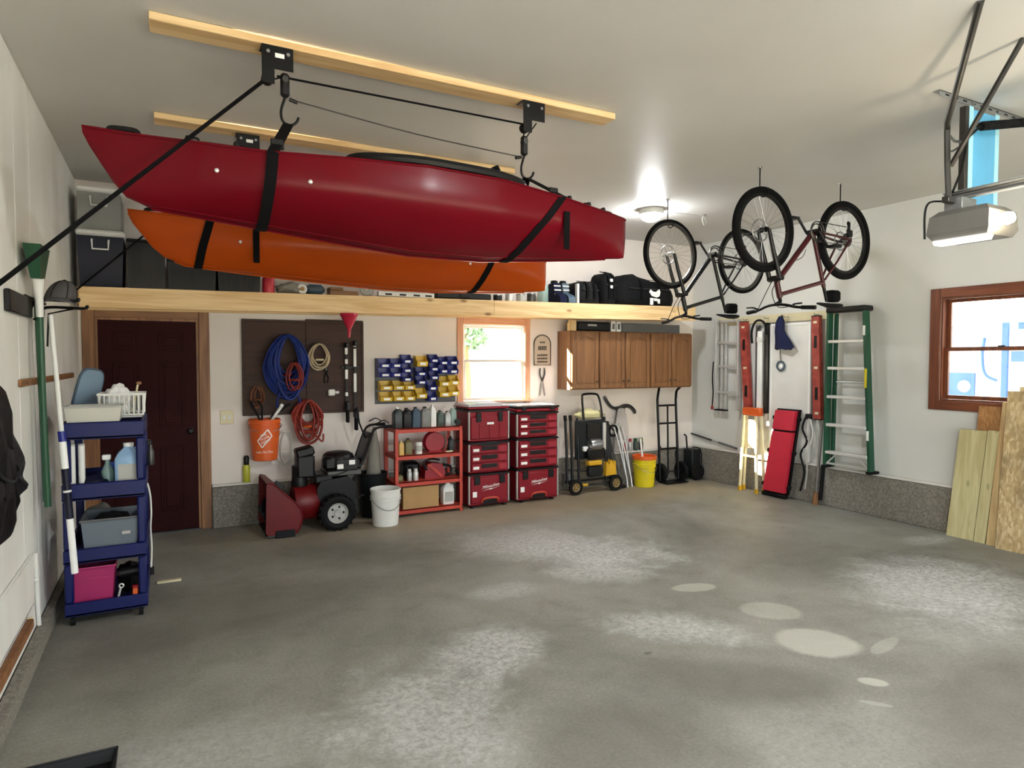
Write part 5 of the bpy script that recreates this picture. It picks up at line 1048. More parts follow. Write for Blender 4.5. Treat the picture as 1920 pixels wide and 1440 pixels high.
q.loft([[(5.30 + dx * k, 6.895 + .012 * sin(dx * 60 + z * 7), z) for dx in [(-.11 + .22 * j / 16) for j in range(17)]] for z, k in ((1.0, .5), (.9, .75), (.75, 1.0), (.6, 1.05), (.47, .95))], closed=False); mat('cloth_pale', (186, 180, 176), .9); q.build('folds', 'cloth_pale', t); MB().tube([(5.27, 6.89, 1.0), (5.33, 6.89, 1.0)], .008, 6).build('loop', 'cloth_pale', t)
for (x, m, cap, lab) in ((5.37, 'reel_red', 'black_plastic', 'dark red spray can on the ledge behind the yellow bucket'), (5.46, 'jug_silver', 'reel_red', 'silver spray can with red cap on the ledge'), (5.56, 'jug_green', 'green_plastic', 'green spray can on the ledge behind the bucket'), (5.65, 'jug_dark', 'green_plastic', 'dark spray can on the ledge next to the hand truck')):
    t = thing('spray_paint', lab, 'can', (x, 6.916, .427)); MB().lathe([(0, .427), (.031, .427), (.032, .431), (.032, .53), (.024, .55)], (x, 6.912, 0), 16).build('body', m, t); MB().lathe([(.026, .55), (.026, .59), (0, .592)], (x, 6.912, 0), 14).build('cap', cap, t)
yb_ = thing('yellow_bucket', 'yellow bucket with orange rim on the floor', 'bucket', (5.47, 6.60, 0))
bucket(yb_, (5.47, 6.62, 0), .125, .15, 0, .37, 'yellow_plastic', ((.72, .008), (.80, .008)))
MB().lathe([(.148, .355), (.158, .36), (.158, .40), (.15, .405), (.14, .40), (.142, .36)], (5.47, 6.62, 0), 32).build('rim_ring', 'orange_plastic', yb_)
MB().tube([(5.47 + .157 * cos(a), 6.62 - .158 * sin(a), .30 - .10 * sin(a)) for a in [pi * i / 14 for i in range(15)]], .003, 6).build('bail', 'steel', yb_)
t = thing('paint_stick', 'white wooden stick standing in the yellow bucket', 'stick', (5.5, 6.66, .05)); MB().tube([(5.49, 6.62, .02), (5.47, 6.70, .60)], .014, 6).build('shaft', 'white_plastic', t); MB().tube([(5.47, 6.70, .60), (5.4695, 6.702, .615)], .016, 6).build('tip', 'cream', t)
ht = thing('hand_truck', 'black steel hand truck standing in the corner', 'hand truck', (6.0, 6.75, 0))
for x, e in ((5.795, .06), (6.115, .14)): MB().tube(smooth_path([(x + .01, 6.70, .03), (x + .005, 6.72, .5), (x, 6.75, 1.05), (x + .015, 6.765, 1.14), (x + .05, 6.79, 1.22), (x + .05 + e * .6, 6.82, 1.265), (x + .05 + e, 6.84, 1.285)], 4), .017, 8).build('rail', 'black_metal', ht)
for z, y in ((1.03, 6.745), (.79, 6.735), (.45, 6.715)): MB().tube([(5.80, y, z), (6.11, y, z)], .013, 8).build('crossbar', 'black_metal', ht)
MB().tube([(5.965, 6.745, 1.03), (5.965, 6.72, .1)], .012, 8).build('centre_bar', 'black_metal', ht)
MB().box(5.78, 6.15, 6.52, 6.71, .012, .024, .003).build('nose_plate', 'black_metal', ht)
wheel(ht, (5.87, 6.76, .125), .125, .06, 'X', 'black_metal'); wheel(ht, (6.24, 6.76, .125), .125, .06, 'X', 'black_metal')
MB().cyl((5.87, 6.76, .125), (6.24, 6.76, .125), .012, n=8).build('axle', 'dark_steel', ht)
for x in (5.83, 6.13): MB().tube([(x, 6.72, .48), (x + .03, 6.80, .36), (x + .05, 6.78, .16)], .011, 6).build('axle_brace', 'black_metal', ht)
t = thing('battery_charger', 'dark wheeled battery charger beside the hand truck', 'charger', (6.37, 6.72, 0)); MB().box(6.30, 6.46, 6.62, 6.80, .10, .42, .015).build('case', 'charcoal', t); MB().tube([(6.30, 6.72, .42), (6.29, 6.73, .6), (6.28, 6.76, .62)], .012, 8).build('handle', 'black_metal', t); MB().tube(smooth_path([(6.31, 6.61, .46), (6.40, 6.60, .44), (6.465, 6.62, .35), (6.46, 6.62, .15)], 4), .008, 6).build('guard_bar', 'black_metal', t); MB().lathe([(0, -.02), (.1, -.02), (.11, 0), (.1, .02)], (6.385, 6.60, .115), 20, 'Y').build('wheel', 'black_rubber', t)
jug('dark green jug behind the wheels in the corner', 6.48, 6.80, 0, .08, .12, .26, 'green_plastic', 'black_plastic', 'fluid_jug', None, True)
t = thing('vacuum_wand', 'two-piece grey vacuum wand resting on the curb ledge', 'wand', (6.56, 6.5, .5)); MB().tube([(6.565, 6.92, .60), (6.562, 6.52, .545)], .014, 8).build('dark_tube', 'dark_steel', t); MB().tube([(6.562, 6.52, .545), (6.56, 6.40, .53)], .012, 8).build('joint', 'pale_grey_plastic', t); MB().tube([(6.56, 6.40, .53), (6.555, 6.08, .485)], .015, 8).build('end_tube', 'grey_plastic', t)

# ================================================================== LEFT WALL AND BLUE CART
CX0, CX1, CY0, CY1 = -.575, -.13, 4.73, 5.42
ct = thing('utility_cart', 'blue four-tier plastic utility cart by the white wall', 'cart', (-.35, 5.07, 0))
for (z0, z1) in ((.06, .145), (.385, .475), (.775, .88), (1.15, 1.255)):
    s = MB(); s.box(CX0, CX1, CY0, CY1, z0, z0 + .02, .004)
    for (a, b_, c_, d_) in ((CX0, CX1, CY0, CY0 + .022), (CX0, CX1, CY1 - .022, CY1), (CX0, CX0 + .022, CY0 + .022, CY1 - .022), (CX1 - .022, CX1, CY0 + .022, CY1 - .022)): s.box(a, b_, c_, d_, z0 + .001, z1, .006)
    s.build('tray', 'blue_plastic', ct)
for x in (CX0 + .002, CX1 - .05):
    for y in (CY0 + .002, CY1 - .05):
        p = MB()
        for (z0, z1) in ((.145, .385), (.475, .775), (.88, 1.15)): p.box(x, x + .048, y, y + .048, z0, z1, .010)
        p.build('post', 'blue_plastic', ct)
for x in (CX0 + .04, CX1 - .04):
    for y in (CY0 + .04, CY1 - .04):
        q = MB(); q.box(x - .018, x + .018, y - .014, y + .014, .035, .062, .003); co = q.build('caster_fork', 'dark_steel', ct); MB().cyl((x - .012, y, .028), (x + .012, y, .028), .028, n=16).build('caster_wheel', 'black_rubber', co)
zt = 1.2555
tub = thing('low_tub', 'pale grey low tub at the front of the cart top', 'tub', (-.41, 4.86, zt)); clear_plastic('cloudy', (206, 204, 192), .85, .35)
def open_box(t, x0, x1, y0, y1, z0, z1, m, th=.005, taper=.012, name='shell'):
    def r(z, i): return [(x0 + i, y0 + i, z), (x1 - i, y0 + i, z), (x1 - i, y1 - i, z), (x0 + i, y1 - i, z)]
    o = MB(); o.loft([r(z0, taper), r(z1, 0), r(z1, th), r(z0 + th, taper + th)]); return o.build(name, m, t)
open_box(tub, -.555, -.255, 4.745, 4.98, zt, zt + .095, 'cloudy'); MB().tube([(-.557, 4.743, zt + .093), (-.253, 4.743, zt + .093), (-.253, 4.982, zt + .093), (-.557, 4.982, zt + .093)], .006, 6, closed=True).build('rim', 'pale_grey_plastic', tub)
bk = thing('slotted_basket', 'white slotted plastic basket on the cart top', 'basket', (-.24, 5.1, zt))
bx0, bx1, by0, by1, bz1 = -.40, -.135, 5.0, 5.30, zt + .155
MB().box(bx0 + .015, bx1 - .015, by0 + .015, by1 - .015, zt, zt + .008, .003).build('base', 'white_plastic', bk); MB().tube([(bx0, by0, bz1), (bx1, by0, bz1), (bx1, by1, bz1), (bx0, by1, bz1)], .009, 6, closed=True).build('rim', 'white_plastic', bk)
MB().tube([(bx0 + .012, by0 + .012, zt + .02), (bx1 - .012, by0 + .012, zt + .02), (bx1 - .012, by1 - .012, zt + .02), (bx0 + .012, by1 - .012, zt + .02)], .007, 6, closed=True).build('lower_band', 'white_plastic', bk)
for i in range(10):
    x = bx0 + .008 + i * (bx1 - bx0 - .016) / 9
    for (y, yb2) in ((by0, by0 + .012), (by1, by1 - .012)): MB().add([], []).tube([(x, y, bz1), (x, yb2, zt + .015)], .006, 5).build('slat', 'white_plastic', bk)
for i in range(1, 9):
    y = by0 + i * (by1 - by0) / 9
    for (x, xb2) in ((bx0, bx0 + .012), (bx1, bx1 - .012)): MB().tube([(x, y, bz1), (xb2, y, zt + .015)], .006, 5).build('slat', 'white_plastic', bk)
lump('white_rag', 'crumpled white rag in the slotted basket', 'cloth', (-.30, 5.13, zt + .01), (.075, .09, .10), 'bright_white', 5, .5)
t = thing('wooden_brush', 'small brush with pale handle sticking out of the basket', 'brush', (-.19, 5.15, zt)); MB().tube([(-.21, 5.15, zt + .03), (-.175, 5.14, zt + .22)], .007, 6).build('handle', 'cream', t); MB().box(-.185, -.155, 5.12, 5.16, zt + .215, zt + .235, .004).build('head', 'casing_z', t)
t = thing('tub_lid', 'blue-grey clear tub lid leaning at the back of the cart top', 'lid', (-.48, 5.3, zt)); clear_plastic('lid_blue', (132, 158, 178), .8, .2); q = MB(); q.M = Matrix.Translation((-.475, 5.25, zt + .165)) @ Matrix.Rotation(radians(14), 4, 'Y') @ Matrix.Rotation(radians(55), 4, 'Z')
q.prism([(.105 * cos(a) * (abs(cos(a)) ** 4 + abs(sin(a)) ** 4) ** -.25, .155 * sin(a) * (abs(cos(a)) ** 4 + abs(sin(a)) ** 4) ** -.25) for a in [2 * pi * i / 32 for i in range(32)]], 'Y', -.008, .008); q.build('panel', 'lid_blue', t)
q = MB(); q.M = Matrix.Translation((-.475, 5.25, zt + .165)) @ Matrix.Rotation(radians(14), 4, 'Y') @ Matrix.Rotation(radians(55), 4, 'Z'); q.tube([(.107 * cos(a) * (abs(cos(a)) ** 4 + abs(sin(a)) ** 4) ** -.25, 0, .157 * sin(a) * (abs(cos(a)) ** 4 + abs(sin(a)) ** 4) ** -.25) for a in [2 * pi * i / 32 for i in range(32)]], .010, 6, closed=True); q.build('rim', 'slate', t)
z2 = .7975
for (x, lab) in ((-.525, 'white cardboard tube nearest the wall on the second tier'), (-.475, 'second white cardboard tube on the second tier')):
    t = thing('paper_tube', lab, 'tube', (x, 4.80, z2)); MB().lathe([(.013, 0), (.018, 0), (.018, .315), (.013, .315), (.013, 0)], (x, 4.80, z2), 14).build('wall', 'white_plastic', t); MB().lathe([(0, .31), (.0185, .31), (.0185, .322), (0, .322)], (x, 4.80, z2), 14).build('cap', 'pale_grey_plastic', t)
jug('pale blue cleaner jug on the second tier of the cart', -.225, 4.84, z2, .15, .12, .31, 'clear_blue' if 'clear_blue' in MATS else clear_plastic('clear_blue', (150, 186, 220), .85, .25).name, 'bright_white', 'cleaner_jug', 'pale_grey_plastic', True)
t = thing('blue_crate', 'small blue basket below the cleaner jug on the second tier', 'basket', (-.25, 5.05, z2)); mat('mid_blue', (58, 92, 170), .4); open_box(t, -.36, -.16, 4.95, 5.2, z2, z2 + .14, 'mid_blue'); MB().tube([(-.362, 4.948, z2 + .138), (-.158, 4.948, z2 + .138), (-.158, 5.202, z2 + .138), (-.362, 5.202, z2 + .138)], .006, 6, closed=True).build('rim', 'mid_blue', t)
lump('blue_tarp', 'folded dark blue tarp on the second tier of the cart', 'tarp', (-.43, 4.86, z2), (.10, .085, .065), 'navy_plastic', 8, .35)
t = thing('green_sprayer', 'small green spray bottle on the second tier of the cart', 'bottle', (-.345, 4.9, z2)); MB().lathe([(0, 0), (.035, 0), (.036, .006), (.036, .13), (.014, .18), (.014, .20)], (-.345, 4.88, z2), 16).build('body', 'clear_green', t); MB().box(-.375, -.325, 4.868, 4.892, z2 + .20, z2 + .235, .006).build('trigger_head', 'bright_white', t)
z3 = .4055
t = thing('clear_bin', 'grey translucent bin on the third tier of the cart', 'bin', (-.33, 4.9, z3)); clear_plastic('smoke', (116, 126, 136), .8, .3); open_box(t, -.485, -.175, 4.76, 5.1, z3, z3 + .235, 'smoke', taper=.02); MB().tube([(-.487, 4.758, z3 + .233), (-.173, 4.758, z3 + .233), (-.173, 5.102, z3 + .233), (-.487, 5.102, z3 + .233)], .008, 6, closed=True).build('rim', 'grey_plastic', t); MB().box(-.27, -.22, 4.755, 4.772, z3 + .13, z3 + .15, .003).build('handle_slot', 'pale_grey_plastic', t)
lump('dark_gloves', 'dark work gloves heaped in the translucent bin', 'gloves', (-.33, 4.93, z3 + .03), (.125, .125, .11), 'bag_dark', 11, .3)
lump('grey_pouch', 'flat grey pouch on the third tier behind the bin', 'pouch', (-.42, 5.25, z3), (.10, .11, .12), 'cloth_grey', 12, .3)
z4 = .0805
t = thing('pink_bin', 'pink plastic bin on the bottom tier of the cart', 'bin', (-.43, 4.9, z4)); open_box(t, -.55, -.31, 4.765, 5.08, z4, z4 + .265, 'pink_plastic', taper=.022); MB().tube([(-.552, 4.763, z4 + .263), (-.308, 4.763, z4 + .263), (-.308, 5.082, z4 + .263), (-.552, 5.082, z4 + .263)], .008, 6, closed=True).build('rim', 'pink_plastic', t); MB().box(-.54, -.33, 4.77, 4.775, z4 + .19, z4 + .198, .002).build('band', 'pink_plastic', t)
t = thing('cordless_drill', 'black cordless drill on the bottom tier of the cart', 'drill', (-.235, 4.85, z4)); MB().tube([(-.285, 4.84, z4 + .185), (-.18, 4.84, z4 + .195)], [.03, .035], 12).build('motor', 'black_plastic', t); MB().tube([(-.31, 4.84, z4 + .182), (-.285, 4.84, z4 + .185)], [.010, .022], 10).build('chuck', 'dark_steel', t); MB().tube([(-.2, 4.84, z4 + .18), (-.19, 4.84, z4 + .06)], .022, 10).build('grip', 'black_rubber', t); MB().box(-.235, -.155, 4.80, 4.88, z4, z4 + .06, .008).build('battery', 'charcoal', t)
t = thing('orange_drill_case', 'small orange parts box at the front of the bottom tier', 'box', (-.2, 4.77, z4)); MB().box(-.215, -.185, 4.757, 4.79, z4, z4 + .10, .004).build('body', 'orange_plastic', t); MB().box(-.217, -.183, 4.755, 4.792, z4 + .1005, z4 + .115, .003).build('lid', 'reel_red', t)
t = thing('wrench', 'shiny wrench leaning against the pink bin', 'wrench', (-.29, 4.78, z4)); MB().tube([(-.305, 4.775, z4 + .012), (-.28, 4.775, z4 + .11)], .007, 6).build('shaft', 'aluminium', t); MB().torus((-.277, 4.775, z4 + .122), .012, .005, 'Y', 14, 6).build('ring', 'aluminium', t)
lump('tool_pouch', 'dark tool pouch at the back of the bottom tier', 'pouch', (-.24, 5.05, z4), (.075, .10, .10), 'bag_black', 14, .3)
t = thing('side_caddy', 'spray bottle hung on the door side of the cart', 'bottle', (-.115, 5.1, 1.0)); MB().lathe([(0, .93), (.02, .93), (.022, .936), (.022, 1.02), (.010, 1.05), (.010, 1.07)], (-.105, 5.0, 0), 14).build('body', 'dark_steel', t); MB().box(-.125, -.095, 4.99, 5.01, 1.07, 1.095, .004).build('nozzle', 'black_plastic', t); MB().tube([(-.128, 5.0, 1.1), (-.105, 5.0, 1.1), (-.105, 5.0, 1.06)], .003, 6).build('hook', 'steel', t)
t = thing('hanging_cable', 'white cable hanging down the door side of the cart', 'cable', (-.115, 5.2, .5)); MB().tube(smooth_path([(-.128, 5.05, .80), (-.112, 5.02, .72), (-.108, 5.0, .6), (-.114, 5.03, .5), (-.11, 5.06, .35), (-.116, 5.05, .22)], 5), .006, 6).build('cord', 'white_plastic', t); MB().box(-.122, -.098, 5.03, 5.07, .17, .22, .004).build('plug', 'black_plastic', t)
tag(MB().box(-.09, .07, 5.36, 5.40, 0, .014, .003).build('wood_strip', 'cream', origin=(0, 5.38, 0)), 'pale wood strip lying on the floor beside the cart', 'strip')

# ---- wall mounted rack and long tools
rk = thing('tool_rack', 'black tool rack bracket on the white wall', 'rack', (XL, 4.3, 1.87))
MB().box(XL + .001, XL + .028, 3.93, 4.52, 1.875, 1.985, .006).build('back_plate', 'black_plastic', rk); MB().tube([(XL + .02, 4.36, 1.985), (XL + .02, 5.0, 1.99)], .010, 8).build('upper_bar', 'black_metal', rk)
for y, z, ln in ((4.62, 1.985, .22), (4.86, 1.96, .24)): MB().tube(smooth_path([(XL + .002, y, z - .05), (XL + .05, y, z), (XL + ln, y, z), (XL + ln + .015, y, z + .02)], 4), .009, 8).build('arm', 'black_metal', rk)
MB().tube(smooth_path([(XL + .03, 4.52, 1.965), (XL + .06, 4.58, 1.965), (XL + .065, 4.58, 1.88), (XL + .03, 4.54, 1.87)], 4), .007, 6).build('clip', 'black_metal', rk); MB().tube([(XL + .19, 4.84, 1.955), (XL + .06, 4.84, 1.92), (XL + .05, 4.84, 1.72)], .006, 6).build('hook', 'black_metal', rk)
br = thing('green_broom', 'green push broom hung head up on the white wall', 'broom', (-.62, 4.5, .8))
MB().loft([[(-.645, 4.36, 2.085), (-.60, 4.36, 2.085), (-.60, 4.50, 2.085), (-.645, 4.50, 2.085)], [(-.665, 4.28, 2.26), (-.585, 4.28, 2.26), (-.585, 4.60, 2.27), (-.665, 4.60, 2.27)]]).build('bristles', 'green_plastic', br)
MB().tube([(-.62, 4.43, 2.09), (-.622, 4.45, 2.0), (-.622, 4.47, 1.88)], [.03, .022, .018], 10).build('neck', 'white_plastic', br); MB().tube([(-.622, 4.47, 1.89), (-.62, 4.48, 1.4), (-.612, 4.50, .80)], .017, 10).build('pole', 'green_plastic', br)
gp = thing('green_snow_tool', 'shorter dark green pole hanging behind the broom', 'pole', (-.65, 4.7, 1.0)); MB().tube([(-.655, 4.62, 1.87), (-.65, 4.66, 1.2), (-.648, 4.68, .8)], .013, 8).build('pole', 'ladder_green', gp); MB().box(-.665, -.635, 4.58, 4.66, 1.86, 1.96, .006).build('head', 'green_plastic', gp)
wp = thing('telescopic_pole', 'white and blue telescopic pole hanging in front of the cart', 'pole', (-.54, 4.6, .37))
def lp_(a): return (-.592 + (1 - a) * .09, 4.62 - (1 - a) * .02, .37 + a * 1.53)
for (a, b_, r, m) in ((.555, 1.0, .013, 'white_plastic'), (.515, .555, .021, 'bin_blue'), (.41, .515, .019, 'bright_white'), (.215, .41, .021, 'navy_plastic'), (0, .215, .019, 'bright_white')): MB().tube([lp_(a), lp_(b_)], r, 10).build('segment', m, wp)
MB().tube([lp_(.318), lp_(.326)], .022, 10).build('ring', 'white_plastic', wp)
ht_ = thing('baseball_hat', 'grey baseball cap hanging on the rack arms', 'hat', (-.54, 4.74, 2.0)); mat('cap_grey', (92, 90, 92), .9, bump=.3, bscale=150)
q = MB(); rings = []
for i in range(8):
    a = pi / 2 * i / 7; rings.append([(-.555 + .08 * cos(a) ** .8 * cos(2 * pi * j / 20) + .02 * sin(a), 4.72 + .105 * cos(a) ** .8 * sin(2 * pi * j / 20) + (.03 * sin(a)), 2.0 + .115 * sin(a)) for j in range(20)])
q.loft(rings); q.build('crown', 'cap_grey', ht_, sm=70); q = MB(); edge = [pi * (1 + j / 12) for j in range(13)]
inner = [(-.555 + .078 * cos(e), 4.72 + .102 * sin(e), 2.006) for e in edge]; outer = [(-.555 + .082 * cos(e), 4.68 + .155 * sin(e), 1.985 - .012 * abs(cos(e))) for e in edge]
q.loft([inner, outer, [(x, y, z - .005) for x, y, z in outer], [(x, y, z - .005) for x, y, z in inner]], closed=False); q.build('brim', 'cap_grey', ht_)
for k in range(6): MB().tube([(-.555 + .081 * cos(a) ** .8 * cos(pi * k / 3) + .02 * sin(a), 4.72 + .106 * cos(a) ** .8 * sin(pi * k / 3) + .03 * sin(a), 2.0 + .116 * sin(a)) for a in [pi / 2 * i / 7 * .98 for i in range(8)]], .0025, 5).build('seam', 'bag_dark', ht_)
MB().ell((-.535, 4.75, 2.117), (.010, .010, .006), 10, 6).build('button', 'bag_dark', ht_)
bg = thing('black_bag', 'black bag hanging on the white wall at the picture edge', 'bag', (-.6, 3.2, .9))
prof = [(2.70, .95), (2.95, .90), (3.22, .905), (3.33, .955), (3.38, 1.0), (3.58, 1.03), (3.64, 1.07), (3.60, 1.16), (3.44, 1.33), (3.24, 1.52), (3.05, 1.60), (2.80, 1.58), (2.66, 1.3)]
cy = sum(p[0] for p in prof) / len(prof); cz = sum(p[1] for p in prof) / len(prof); pth = smooth_path([(0, a, b_) for a, b_ in prof], 4, True); rings = []
for (x, k) in ((XL + .012, .80), (XL + .02, .93), (XL + .05, 1.0), (XL + .085, .99), (XL + .12, .9), (XL + .135, .72), (XL + .138, .3)): rings.append([(x + .010 * sin(j * .9), cy + (p.y - cy) * k, cz + (p.z - cz) * k) for j, p in enumerate(pth)])
mat('bag_shiny', (9, 9, 10), .45, bump=.5, bscale=14, spec=.15); MB().loft(rings).build('body', 'bag_shiny', bg, sm=60); MB().ribbon(smooth_path([(XL + .08, 3.0, 1.56), (XL + .06, 2.93, 1.75), (XL + .03, 2.90, 1.95)], 5), (0, 1, 0), .04, .005).build('strap', 'black_web', bg); MB().box(XL + .02, XL + .07, 2.885, 2.92, 1.60, 1.68, .008).build('buckle', 'black_plastic', bg)
MB().tube(smooth_path([(XL + .11, 3.45, 1.22), (XL + .14, 3.25, 1.15), (XL + .145, 3.0, 1.2), (XL + .13, 2.85, 1.3)], 5), .007, 6).build('piping', 'charcoal', bg)
t = thing('wall_batten', 'thin brown batten fixed along the white wall', 'batten', (XL, 5.3, 1.5)); MB().box(XL + .001, XL + .016, 4.22, 6.43, 1.495, 1.535, .003).build('strip', 'casing_x', t)
for y in (4.4, 5.4, 6.3): MB().cyl((XL + .016, y, 1.515), (XL + .019, y, 1.515), .006, n=8).build('screw', 'steel', t)
t = thing('wall_hatch', 'white hatch panel low on the white wall', 'hatch', (XL, 3.4, .28)); MB().box(XL + .001, XL + .022, 2.3, 4.395, .295, .56, .004).build('panel', 'panel_white', t); MB().box(XL + .001, XL + .012, 4.395, 4.43, .28, .545, .002).build('edge_gap', 'charcoal', t); MB().box(XL + .001, XL + .012, 2.3, 4.43, .272, .295, .002).build('lower_gap', 'dark_steel', t)
t = thing('wooden_rail', 'short brown wooden rail under the white hatch', 'rail', (XL, 3.5, .2)); MB().box(XL + .001, XL + .035, 2.3, 4.27, .195, .245, .006).build('bar', 'casing_x', t); MB().box(XL + .001, XL + .03, 4.27, 4.285, .19, .25, .003).build('end_block', 'cream', t)
t = thing('wall_conduit', 'thin white conduit dropping to the floor beside the hatch', 'conduit', (XL, 4.52, .1)); MB().tube([(XL + .014, 4.50, .54), (XL + .014, 4.53, .25), (XL + .014, 4.56, .105)], .011, 8).build('pipe', 'white_plastic', t); MB().box(XL + .001, XL + .028, 4.49, 4.53, .38, .40, .003).build('clip', 'white_plastic', t)
t = thing('black_tray', 'black rubber boot tray on the floor at the picture edge', 'tray', (-.45, 2.95, 0))
open_box(t, -.56, -.205, 2.60, 3.065, 0, .05, 'black_plastic', th=.008, taper=.012); MB().tube([(-.56, 2.60, .05), (-.205, 2.60, .05), (-.205, 3.065, .05), (-.56, 3.065, .05)], .006, 6, closed=True).build('rim', 'black_plastic', t)

# ================================================================== RIGHT WALL
t = thing('hanging_rail', 'cream board with hooks fixed high on the side wall', 'rail', (XR, 5.4, 2.1))
MB().box(XR - .022, XR - .001, 4.70, 6.45, 2.10, 2.20, .003).build('board', 'cream', t)
for y in (6.35, 6.1, 5.95, 5.62, 5.33, 4.92): MB().tube([(XR - .022, y, 2.16), (XR - .09, y, 2.15), (XR - .10, y, 2.175)], .005, 6).build('hook', 'steel', t)
al = thing('aluminium_ladder', 'short aluminium ladder section hanging on the side wall', 'ladder', (6.53, 6.23, .98))
for y in (6.42, 6.04): MB().box(6.495, 6.56, y - .014, y + .014, .985, 2.17, .003).build('rail', 'aluminium', al)
for z in (2.15, 1.87, 1.555, 1.215): MB().box(6.508, 6.546, 6.054, 6.406, z - .016, z + .016, .006).build('rung', 'aluminium', al)
for y in (6.35, 6.28): MB().box(6.535, 6.56, y - .016, y + .016, .99, 2.16, .003).build('fly_rail', 'aluminium', al)
MB().box(6.50, 6.565, 6.24, 6.44, .965, .985, .004).build('foot_pad', 'black_rubber', al)
MB().tube(smooth_path([(6.50, 6.45, 1.62), (6.495, 6.46, 1.4), (6.50, 6.45, 1.2), (6.495, 6.46, 1.02)], 4), .008, 6).build('rope', 'black_web', al); MB().ell((6.495, 6.46, 1.0), (.02, .02, .03), 10, 6).build('rope_end', 'reel_red', al)
def level(label, y0, y1, z0, z1, x, shift=0.0):
    t = thing('box_level', label, 'level', (x, (y0 + y1) / 2, z0)); m = MB(); w_ = y1 - y0
    def ring(z, dy, ins=0): return [(x - .028, y0 + dy + ins, z), (x + .028, y0 + dy + ins, z), (x + .028, y1 + dy - ins, z), (x - .028, y1 + dy - ins, z)]
    m.loft([ring(z0, 0), ring(z1, shift)]); m.build('beam', 'rail_red', t)
    for q in (.06, .5, .94):
        z = z0 + (z1 - z0) * q; dy = shift * q; MB().box(x - .031, x - .027, y0 + dy + w_ * .25, y1 + dy - w_ * .25, z - .014, z + .014, .003).build('vial_window', 'cream', t)
    for q in (.25, .75):
        z = z0 + (z1 - z0) * q; dy = shift * q; MB().box(x - .030, x - .0275, y0 + dy + w_ * .3, y1 + dy - w_ * .3, z - .07, z + .07, .003).build('hand_hole', 'black_plastic', t)
    for z, dy in ((z0, 0), (z1, shift)): MB().box(x - .030, x + .030, y0 + dy - .002, y1 + dy + .002, z - .006, z + .006, .003).build('end_cap', 'black_rubber', t)
level('long red box level next to the aluminium ladder', 5.832, 5.935, .95, 2.13, 6.545, .088); level('long red box level beside the green step ladder', 4.83, 4.925, .965, 2.14, 6.545, .045)
tag(MB().box(6.562, 6.595, 4.765, 4.815, .45, 2.09, .003).build('cedar_strip', 'pine_z', origin=(6.57, 4.79, .45)), 'thin pale strip of wood between red level and green ladder', 'strip')
t = thing('folding_table', 'white folding table panel standing against the side wall', 'table', (6.57, 5.27, .45)); MB().box(6.545, 6.578, 4.99, 5.56, .449, 2.08, .010).build('top', 'white_plastic', t)
f = MB()
for (a, b_, c_, d_) in ((4.99, 5.02, .449, 2.08), (5.53, 5.56, .449, 2.08)): f.box(6.538, 6.546, a, b_, c_, d_, .003)
f.box(6.538, 6.546, 5.02, 5.53, 2.05, 2.08, .003); f.build('edge_lip', 'bright_white', t)
t = thing('white_downspout', 'white plastic pipe with black hose hanging on the side wall', 'pipe', (6.52, 5.65, 1.0))
MB().box(6.50, 6.56, 5.655, 5.73, 1.0, 2.0, .012).build('pipe', 'bright_white', t); MB().box(6.495, 6.565, 5.65, 5.735, 1.86, 1.93, .010).build('collar', 'white_plastic', t); MB().tube(smooth_path([(6.50, 5.80, 1.85), (6.49, 5.80, 2.0), (6.48, 5.74, 2.11), (6.48, 5.66, 2.13), (6.48, 5.59, 2.08), (6.49, 5.57, 1.95)], 5), .014, 8).build('hose', 'black_rubber', t)
t = thing('grey_downspout', 'grey metal pipe hanging beside the white pipe', 'pipe', (6.54, 5.59, 1.0)); MB().box(6.51, 6.56, 5.575, 5.63, .98, 2.07, .008).build('pipe', 'dark_steel', t); MB().box(6.505, 6.565, 5.57, 5.635, 2.07, 2.10, .006).build('cap', 'black_plastic', t)
t = thing('grey_batten', 'dull grey batten hanging between red level and white pipe', 'batten', (6.57, 5.80, 1.0)); MB().box(6.58, 6.597, 5.75, 5.82, .95, 2.08, .003).build('strip', 'grey_plastic', t); MB().cyl((6.575, 5.79, 2.04), (6.58, 5.79, 2.04), .008, n=8).build('screw', 'steel', t)
from mathutils import noise as mnoise
bj = thing('blue_jacket', 'navy blue cloth hanging from the cream board', 'cloth', (6.48, 5.33, 1.75)); mat('cloth_navy', (12, 24, 66), .9, bump=.4, bscale=80)
q = MB(); rings = []
for (z, hy, hx, yc2) in ((2.155, .02, .02, 5.36), (2.10, .055, .035, 5.37), (2.0, .06, .045, 5.375), (1.93, .075, .05, 5.35), (1.85, .10, .05, 5.32), (1.775, .125, .05, 5.305), (1.77, .11, .04, 5.305)):
    rings.append([(6.485 + hx * cos(a) + .012 * mnoise.noise(Vector((a * 2, z * 6, 0))), yc2 + hy * sin(a) * (1 + .12 * sin(5 * a + z * 9)), z + .012 * sin(3 * a)) for a in [2 * pi * j / 24 for j in range(24)]])
q.loft(rings); q.build('folds', 'cloth_navy', bj, sm=60); MB().tube(smooth_path([(6.49, 5.36, 2.15), (6.5, 5.36, 2.175), (6.51, 5.35, 2.15)], 4), .006, 6).build('loop', 'cloth_navy', bj)
t = thing('key_chain', 'dark ring and chain hanging below the navy cloth', 'chain', (6.52, 5.39, 1.5)); MB().tube(smooth_path([(6.53, 5.40, 1.79), (6.525, 5.395, 1.7), (6.525, 5.385, 1.63)], 4), .005, 6).build('chain', 'dark_steel', t); MB().torus((6.525, 5.385, 1.57), .055, .010, 'X', 24, 8, 1.0).build('ring', 'slate', t); MB().ell((6.522, 5.385, 1.565), (.012, .03, .03), 12, 8).build('tag', 'bright_white', t)
